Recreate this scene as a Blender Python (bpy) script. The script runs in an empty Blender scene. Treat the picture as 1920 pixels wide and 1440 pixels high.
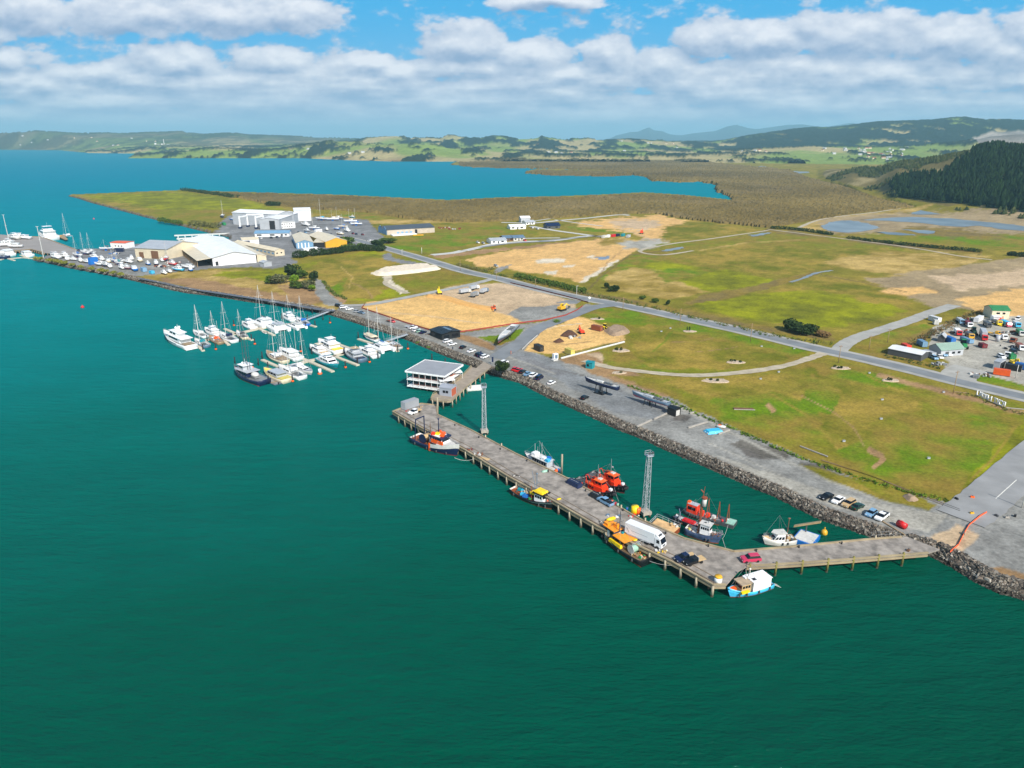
import bpy, math, random
import numpy as np
from mathutils import Vector
R = math.radians
C = bpy.context.scene.collection
sc = bpy.context.scene
# ---------------------------------------------------------------- camera
FPX = 1332.0
PITCH = math.atan(460 / FPX)
CAMZ = 100.0
cam_d = bpy.data.cameras.new('camera'); cam = bpy.data.objects.new('camera', cam_d); C.objects.link(cam)
cam.location = (0, 0, CAMZ); cam.rotation_euler = (math.pi / 2 - PITCH, 0, 0)
cam_d.sensor_width = 36; cam_d.lens = 36 * FPX / 1920; cam_d.clip_start = 1; cam_d.clip_end = 120000
sc.camera = cam
# ---------------------------------------------------------------- world and sun
SUN_AZ, SUN_EL = R(28), R(40)          # the sun stands behind the camera, to its right
world = bpy.data.worlds.new('World'); sc.world = world; world.use_nodes = True
wn = world.node_tree; bg = wn.nodes['Background']
sk = wn.nodes.new('ShaderNodeTexSky'); sk.sky_type = 'NISHITA'; sk.sun_disc = False
sk.sun_elevation = SUN_EL; sk.sun_rotation = math.pi - SUN_AZ; sk.altitude = 100
sk.air_density = 1.0; sk.dust_density = 1.0; sk.ozone_density = 1.5
wn.links.new(sk.outputs[0], bg.inputs[0]); bg.inputs[1].default_value = 0.12
sd = bpy.data.lights.new('sun', 'SUN'); sd.energy = 4.5; sd.angle = R(0.5); sd.color = (1, .955, .88)
so = bpy.data.objects.new('sun', sd); C.objects.link(so)
_to = Vector((math.sin(SUN_AZ) * math.cos(SUN_EL), -math.cos(SUN_AZ) * math.cos(SUN_EL), math.sin(SUN_EL)))
so.rotation_euler = _to.to_track_quat('Z', 'Y').to_euler()
sc.view_settings.view_transform = 'Standard'; sc.view_settings.look = 'None'
sc.view_settings.exposure = 0.3; sc.view_settings.gamma = 1.0
sc.cycles.max_bounces = 6; sc.cycles.volume_bounces = 0; sc.cycles.transparent_max_bounces = 8
# ---------------------------------------------------------------- numbers
LZ = 2.6                               # level of the reclaimed land above the water
WZ = 3.1                               # level of the wharf deck
cP, sP = math.cos(PITCH), math.sin(PITCH)
def P(u, v, z=LZ):
    """where the ground at height z lies for a traced photograph point"""
    a, b = (u - 960) / FPX, (720 - v) / FPX
    dy, dz = cP + b * sP, -sP + b * cP
    t = (z - CAMZ) / dz
    return (a * t, dy * t)
def proj(x, y, z=0.0):
    zz = z - CAMZ
    dep = y * cP - zz * sP; up = y * sP + zz * cP
    return 960 + FPX * x / dep, 720 - FPX * up / dep
def theta(v): return PITCH - math.atan((720 - v) / FPX)
def hpx(u, vb, vt, z=LZ):
    """height of an upright thing whose base and top are vb and vt"""
    x, y = P(u, vb, z); lo, hi = 0.0, 80.0
    for _ in range(30):
        m = (lo + hi) / 2
        if proj(x, y, z + m)[1] > vt: lo = m
        else: hi = m
    return lo
def lin(c):
    return tuple((x / 255 / 12.92 if x <= 10 else ((x / 255 + .055) / 1.055) ** 2.4) for x in c)
rng = random.Random(7)
# value noise
_T = np.random.RandomState(5).rand(256 * 256).astype(np.float32)
def vn(x, y):
    xi = np.floor(x).astype(np.int64); yi = np.floor(y).astype(np.int64)
    fx = x - xi; fy = y - yi; fx = fx * fx * (3 - 2 * fx); fy = fy * fy * (3 - 2 * fy)
    h = lambda a, b: _T[((a & 255) * 256 + (b & 255))]
    return (h(xi, yi) * (1 - fx) + h(xi + 1, yi) * fx) * (1 - fy) + (h(xi, yi + 1) * (1 - fx) + h(xi + 1, yi + 1) * fx) * fy
def fbm(x, y, o=4, g=.5):
    s = 0; a = 1; t = 0
    for i in range(o):
        s = s + a * vn(x + 17.3 * i, y + 9.1 * i); t += a; a *= g; x = x * 2.03; y = y * 2.03
    return s / t
def inside(px, py, poly):
    r = np.zeros(px.shape, bool); n = len(poly); j = n - 1
    for i in range(n):
        xi, yi = poly[i]; xj, yj = poly[j]
        if yi != yj:
            r ^= ((yi > py) != (yj > py)) & (px < (xj - xi) * (py - yi) / (yj - yi) + xi)
        j = i
    return r
def pdist(px, py, pts, closed=False):
    d = np.full(px.shape, 1e12); n = len(pts)
    for i in range(n if closed else n - 1):
        ax, ay = pts[i]; bx, by = pts[(i + 1) % n]
        ex, ey = bx - ax, by - ay; L = ex * ex + ey * ey + 1e-9
        t = np.clip(((px - ax) * ex + (py - ay) * ey) / L, 0, 1)
        d = np.minimum(d, (px - ax - t * ex) ** 2 + (py - ay - t * ey) ** 2)
    return np.sqrt(d)
def sstep(a, b, x):
    t = np.clip((x - a) / (b - a), 0, 1); return t * t * (3 - 2 * t)
# ---------------------------------------------------------------- materials
_M = {}
def nt(name):
    m = bpy.data.materials.new(name); m.use_nodes = True
    return m, m.node_tree, m.node_tree.nodes['Principled BSDF']
def mat(key, col=None, rough=.6, metal=0., var=.14, scale=1.2, bump=0., stretch=None, spec=None):
    """a plain painted, metal or timber surface with uneven wear; col is 0-255"""
    if key in _M: return _M[key]
    m, t, b = nt(key); c = lin(col)
    tc = t.nodes.new('ShaderNodeTexCoord'); n = t.nodes.new('ShaderNodeTexNoise')
    n.inputs['Scale'].default_value = scale; n.inputs['Detail'].default_value = 5
    src = tc.outputs['Object']
    if stretch:
        mp = t.nodes.new('ShaderNodeMapping'); mp.inputs['Scale'].default_value = stretch
        t.links.new(src, mp.inputs[0]); src = mp.outputs[0]
    t.links.new(src, n.inputs['Vector'])
    r = t.nodes.new('ShaderNodeValToRGB'); e = r.color_ramp.elements
    e[0].position = .3; e[1].position = .7
    e[0].color = (*[x * (1 - var) for x in c], 1); e[1].color = (*[min(1, x * (1 + var)) for x in c], 1)
    t.links.new(n.outputs['Fac'], r.inputs[0]); t.links.new(r.outputs[0], b.inputs['Base Color'])
    b.inputs['Roughness'].default_value = rough; b.inputs['Metallic'].default_value = metal
    if spec is not None: b.inputs['Specular IOR Level'].default_value = spec
    if bump:
        bp = t.nodes.new('ShaderNodeBump'); bp.inputs['Distance'].default_value = bump
        t.links.new(n.outputs['Fac'], bp.inputs['Height']); t.links.new(bp.outputs[0], b.inputs['Normal'])
    _M[key] = m; return m
def ribbed(key, col, axis=0, scale=6., rough=.45, metal=0., depth=.04, var=.08):
    """corrugated sheet, cladding or planking"""
    if key in _M: return _M[key]
    m = mat(key, col, rough, metal, var, .25); t = m.node_tree; b = t.nodes['Principled BSDF']
    w = t.nodes.new('ShaderNodeTexWave'); w.inputs['Scale'].default_value = scale; w.bands_direction = 'XYZ'[axis]
    w.inputs['Distortion'].default_value = 0.3
    tc = [n for n in t.nodes if n.type == 'TEX_COORD'][0]; t.links.new(tc.outputs['Object'], w.inputs['Vector'])
    bp = t.nodes.new('ShaderNodeBump'); bp.inputs['Distance'].default_value = depth
    t.links.new(w.outputs['Fac'], bp.inputs['Height']); t.links.new(bp.outputs[0], b.inputs['Normal'])
    return m
PAL = dict(white=(240, 240, 238), cream=(222, 208, 178), offwhite=(205, 203, 196), grey=(140, 142, 142), dgrey=(78, 80, 82), black=(26, 27, 30),
    navy=(22, 36, 70), blue=(30, 110, 190), sky=(60, 180, 220), teal=(20, 140, 150), red=(205, 30, 32), maroon=(120, 30, 34), orange=(244, 96, 20), yellow=(244, 205, 20),
    green=(30, 130, 70), dgreen=(26, 62, 46), tan=(196, 166, 120), brown=(112, 80, 56), rust=(140, 72, 40), silver=(176, 180, 184), pink=(196, 60, 92),
    wood=(156, 132, 100), lblue=(120, 160, 190), lime=(180, 210, 60), concrete=(164, 158, 148), bluegrey=(100, 122, 142), orred=(238, 62, 24), palm=(208, 192, 92), mint=(150, 190, 170), gold=(222, 168, 40), amber=(250, 152, 36))
def pm(name, rough=.45, **k):
    if name == 'glass': return mat('glass', (18, 26, 34), .08, 0, .05)
    return mat(name + '_paint%d' % int(rough * 10), PAL[name], rough, **k)
def boatc(name): return mat(name + '_hull', PAL[name], .35, 0, .10, .9)
# ---------------------------------------------------------------- mesh collector
class MB:
    def __init__(s): s.v = []; s.f = []; s.m = []; s.cur = 0
    def add(s, vs, fs, m=None):
        o = len(s.v); s.v += [tuple(p) for p in vs]
        for f in fs: s.f.append(tuple(i + o for i in f)); s.m.append(s.cur if m is None else m)
        return s
    def box(s, x, y, z, sx, sy, sz, rz=0, tx=1, ty=1, dx=0, m=None):
        """box centred on x, y with its foot at z; top scaled by tx, ty and shifted dx"""
        c, q = math.cos(rz), math.sin(rz); vs = []
        for k, (a, b, d) in enumerate(((1, 1, 0), (tx, ty, dx))):
            for ux, uy in ((-1, -1), (1, -1), (1, 1), (-1, 1)):
                px, py = ux * sx / 2 * a + d, uy * sy / 2 * b
                vs.append((x + px * c - py * q, y + px * q + py * c, z + k * sz))
        return s.add(vs, [(3, 2, 1, 0), (4, 5, 6, 7), (0, 1, 5, 4), (1, 2, 6, 5), (2, 3, 7, 6), (3, 0, 4, 7)], m)
    def prism(s, poly, z0, z1, m=None, mt=None, inset=0):
        n = len(poly); a = sum(poly[i][0] * poly[(i + 1) % n][1] - poly[(i + 1) % n][0] * poly[i][1] for i in range(n))
        if a < 0: poly = poly[::-1]
        cx = sum(p[0] for p in poly) / n; cy = sum(p[1] for p in poly) / n; k = 1 - inset
        s.add([(p[0], p[1], z0) for p in poly] + [(cx + (p[0] - cx) * k, cy + (p[1] - cy) * k, z1) for p in poly],
              [tuple(range(n - 1, -1, -1))] + [(i, (i + 1) % n, n + (i + 1) % n, n + i) for i in range(n)], m)
        o = len(s.v) - n; s.f.append(tuple(range(o, o + n))); s.m.append(s.cur if (mt is None and m is None) else (mt if mt is not None else m)); return s
    def tube(s, p0, p1, r0, r1=None, n=6, m=None, caps=True):
        r1 = r0 if r1 is None else r1; p0, p1 = Vector(p0), Vector(p1); d = (p1 - p0)
        if d.length < 1e-6: return s
        d.normalize(); a = d.orthogonal().normalized(); b = d.cross(a); vs = []
        for p, r in ((p0, r0), (p1, r1)):
            for i in range(n):
                w = 2 * math.pi * i / n; vs.append(p + (a * math.cos(w) + b * math.sin(w)) * r)
        fs = [(i, (i + 1) % n, n + (i + 1) % n, n + i) for i in range(n)]
        if caps: fs += [tuple(range(n - 1, -1, -1)), tuple(range(n, 2 * n))]
        return s.add(vs, fs, m)
    def path(s, pts, r, n=5, m=None):
        for a, b in zip(pts[:-1], pts[1:]): s.tube(a, b, r, r, n, m)
        return s
    def ball(s, x, y, z, rx, ry=None, rz=None, n=8, k=5, m=None, jit=0):
        ry = rx if ry is None else ry; rz = rx if rz is None else rz; vs = [(x, y, z - rz)]
        for i in range(1, k):
            t = math.pi * i / k
            for j in range(n):
                w = 2 * math.pi * j / n; q = 1 + (rng.uniform(-jit, jit) if jit else 0)
                vs.append((x + rx * q * math.sin(t) * math.cos(w), y + ry * q * math.sin(t) * math.sin(w), z - rz * q * math.cos(t)))
        vs.append((x, y, z + rz)); L = len(vs) - 1; fs = []
        for j in range(n): fs.append((0, 1 + (j + 1) % n, 1 + j)); fs.append((L, L - n + j, L - n + (j + 1) % n))
        for i in range(k - 2):
            for j in range(n):
                a = 1 + i * n + j; b = 1 + i * n + (j + 1) % n; fs.append((a, b, b + n, a + n))
        return s.add(vs, fs, m)
    def extr(s, prof, y0, y1, m=None, k=1.0):
        """x-z side profile drawn out from y0 to y1"""
        n = len(prof); a = sum(prof[i][0] * prof[(i + 1) % n][1] - prof[(i + 1) % n][0] * prof[i][1] for i in range(n))
        if a < 0: prof = prof[::-1]
        return s.add([(p[0], y0, p[1]) for p in prof] + [(p[0], y1, p[1]) for p in prof],
                     [tuple(range(n)), tuple(range(2 * n - 1, n - 1, -1))] + [(i + n, (i + 1) % n + n, (i + 1) % n, i) for i in range(n)], m)
    def build(s, name, mats, parent=None, smooth=False):
        me = bpy.data.meshes.new(name); me.from_pydata(s.v, [], s.f)
        if not isinstance(mats, (list, tuple)): mats = [mats]
        for m in mats: me.materials.append(m)
        if len(mats) > 1: me.polygons.foreach_set('material_index', [min(i, len(mats) - 1) for i in s.m])
        if smooth: me.polygons.foreach_set('use_smooth', [True] * len(s.f))
        me.update(); o = bpy.data.objects.new(name, me); C.objects.link(o)
        if parent is not None: o.parent = parent
        return o
def tag(o, label=None, cat=None, group=None, kind=None):
    if label: o['label'] = label
    if cat: o['category'] = cat
    if group: o['group'] = group
    if kind: o['kind'] = kind
    return o
def thing(name, label, cat, loc=(0, 0, 0), rz=0, group=None):
    o = bpy.data.objects.new(name, None); C.objects.link(o); o.location = loc; o.rotation_euler = (0, 0, rz)
    o.empty_display_size = .5
    return tag(o, label, cat, group)
def kids(o): return [c for c in _kids.get(o.name, [])]
_kids = {}
def copy_tree(o, parent=None):
    c = o.copy(); C.objects.link(c)
    if parent is not None: c.parent = parent
    for ch in o.children: copy_tree(ch, c)
    return c
_proto = {}
def placed(key, builder, loc, rz, label, cat, group=None):
    """the first of a kind is built, the later ones are copies of it and of its parts"""
    if key not in _proto:
        _proto[key] = builder(); o = _proto[key]
    else: o = copy_tree(_proto[key])
    o.location = loc; o.rotation_euler = (0, 0, rz); o.scale = (1, 1, 1)
    if 'group' in o: del o['group']
    return tag(o, label, cat, group)
def seg(a, b, z=LZ):
    """stern/rear point a and bow/front point b -> centre, heading, length"""
    p, q = P(*a, z), P(*b, z)
    return ((p[0] + q[0]) / 2, (p[1] + q[1]) / 2, z), math.atan2(q[1] - p[1], q[0] - p[0]), math.hypot(q[0] - p[0], q[1] - p[1])
def at(u, v, z=LZ): x, y = P(u, v, z); return (x, y, z)
def hd(u, v, du, dv, z=LZ):
    p, q = P(u - du, v - dv, z), P(u + du, v + dv, z); return math.atan2(q[1] - p[1], q[0] - p[0])
# ================================================================ coast, ground and hills
SHORE = [(63,488),(95,494),(125,501.5),(187,513),(229,521),(260,528.5),(292,536),(323,544),(354,550),(400,555),(467,566),(508,571),(571,579.6),(612,589),
 (622,591),(669,605.6),(724,624),(759,635),(797,651),(833.5,666),(884,686),(912,699),(977,718),(1029,745),(1112,782),(1160,805),(1200,820),(1243,840),(1330,877),(1420,917),(1458,932),(1537,972),(1597,993),(1640,1008),
 (1700,1030),(1749,1042),(1792,1065),(1833,1091),(1874,1110),(1920,1122),(2100,1190),(2700,1420)]
FARCOAST = [(2700,262.3),(-900,262.3),(-420,279),(0,280.7),(113,281.7),(167,287),(253,288),(240,296.7),(400,296.7),(567,296.7),(640,300),(740,303),(857,303),(842,309),(893,311.7),(1007,313),(1133,317),(1145,320),(1007,317.5),(983,322),(1040,326),(1140,328),(1187,325),(1207,328),(1222,336.7),(1273,338.5),(1313,337.5),(1343,344),(1340,355),(1370,366.7),(1373,376.7),
 (1280,367),(1206,362),(1140,366),(1040,370),(940,372),(840,377),(740,372),(640,367),(500,363),(400,360),(350,356.7),(342,358),(240,362),(125,367),(146,372),(170,380),(208,390),(271,407),(333,422),(389,436),(429,445),(431,451),(360,452),(345,455),(313,466),(300,458),(235,463),(215,469),(171,469),(130,474),(95,482)]
COAST_W = [P(u, v, 0) for u, v in SHORE + FARCOAST]
def interp(u, pts): return np.interp(u, [p[0] for p in pts], [p[1] for p in pts])
def top_z(u, pts, d):
    v = interp(u, pts); el = np.arctan((720 - v) / FPX) - PITCH
    return CAMZ + d * np.tan(el)
R_FAR = [(1100,263),(1140,261),(1155,254),(1180,248),(1195,247),(1215,239),(1226,245),(1240,246),(1255,252),(1275,254),(1300,250),(1340,246),(1360,238),(1378,235),(1400,241),(1415,243),(1440,240),(1470,236),(1500,235),(1540,240),(1570,236),(1590,233),(1610,236),(1660,246)]
R_LEFT = [(-600,250),(0,250),(35,249),(60,247),(75,246),(110,248),(150,250),(200,249),(240,250),(290,248),(345,246),(360,249),(385,251),(420,249),(445,249),(470,252),(520,253),(600,256),(640,257),(700,260),(800,262),(1000,262),(1300,263),(2300,263)]
R_MID = [(500,272),(600,266),(660,262),(700,255),(715,253),(745,252),(770,256),(800,256),(825,258),(835,252),(848,250),(862,253),(880,256),(905,257),(925,253),(945,254),(970,258),(1000,257),(1015,253),(1030,256),(1060,259),(1100,257),(1130,261),(1180,259),(1250,262),(1400,268),(2300,268)]
R_RIGHT = [(1230,280),(1290,269),(1350,262),(1400,253),(1430,249),(1480,242),(1520,239),(1560,239),(1600,234),(1640,230),(1700,229),(1740,228),(1770,225),(1795,224),(1830,228),(1880,229),(1920,231),(2100,226),(2500,238)]
R_RF = [(1280,282),(1400,276),(1480,272),(1530,270),(1600,272),(1700,270),(1800,262),(1850,252),(1920,247),(2200,244),(2400,250)]
H_BASE = [(1500,327),(1520,331),(1597,350),(1640,357),(1680,372),(1780,386),(1920,396),(2100,398),(2600,398)]
H_TOP = [(1480,331),(1520,327),(1563,317),(1613,310),(1680,300),(1747,290),(1813,278),(1847,273),(1920,281),(2100,270),(2600,275)]
TH = lambda v: PITCH - np.arctan((720 - v) / FPX)
PEN_HILL = [(240,0),(262,8),(300,22),(350,20),(420,24),(520,30),(640,30),(740,34),(900,24),(1200,22),(2300,20)]
def height(x, y, sd, u):
    """ground height over world x, y; sd is metres inland of the coast"""
    d = np.hypot(x, y)
    z = np.where(sd > 0, LZ * np.clip(sd / 2.7, 0, 1) ** .8, np.maximum(sd * .55, -3))
    n1 = fbm(x / 900 + 3, y / 900, 4); n2 = fbm(x / 260, y / 260 + 8, 3)
    land = sstep(30, 500, sd)
    far = sstep(3350, 4600, d) * land
    z = z + far * (n1 ** 2) * 62 * (1 + .5 * n2) * np.where(u > 1150, .75, 1)
    # low headland beyond the water on the left
    z = z + interp(u, PEN_HILL) * np.exp(-((d - 4200) / 420.0) ** 2) * sstep(0, 200, sd) * (.55 + .8 * n2) * np.where(u < 900, 1, .35)
    def ridge(pts, d0, wf, wb, rough):
        w = np.where(d < d0, wf, wb); g = np.exp(-((d - d0) / w) ** 2)
        t = (top_z(u, pts, d0) - 14) * (1 - rough * (1 - g)) * g
        return t * (1 - .55 * (1 - g) * n2)
    for pts, d0, wf, wb, ro in ((R_MID, 6200, 900, 1500, .2), (R_LEFT, 9500, 2300, 4000, .2), (R_RF, 4700, 700, 900, .2), (R_RIGHT, 6900, 1500, 2200, .25)):
        z = np.where(land > 0, np.maximum(z, ridge(pts, d0, wf, wb, ro) * land), z)
    g = np.exp(-((d - 22000) / 2600.0) ** 2); z = np.where((u > 1120) & (u < 1680) & (g > .01), np.maximum(z, top_z(u, R_FAR, 22000) * g), z)
    # the hill with the pine forest
    db = (CAMZ - LZ) / np.tan(TH(interp(u, H_BASE))); wr = interp(u, [(1500, 250), (1600, 420), (1700, 620), (2600, 700)]); dr = db + wr
    tz = np.maximum(0, CAMZ - dr * np.tan(TH(interp(u, H_TOP))) - LZ)
    prof = np.where(d < dr, sstep(0, 1, (d - db) / wr) ** .9, np.exp(-((d - dr) / 500.0) ** 2))
    hh = tz * prof * (1 + .12 * (n2 - .5)) * (u > 1500)
    return z + np.where(d > db, hh, 0)
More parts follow.
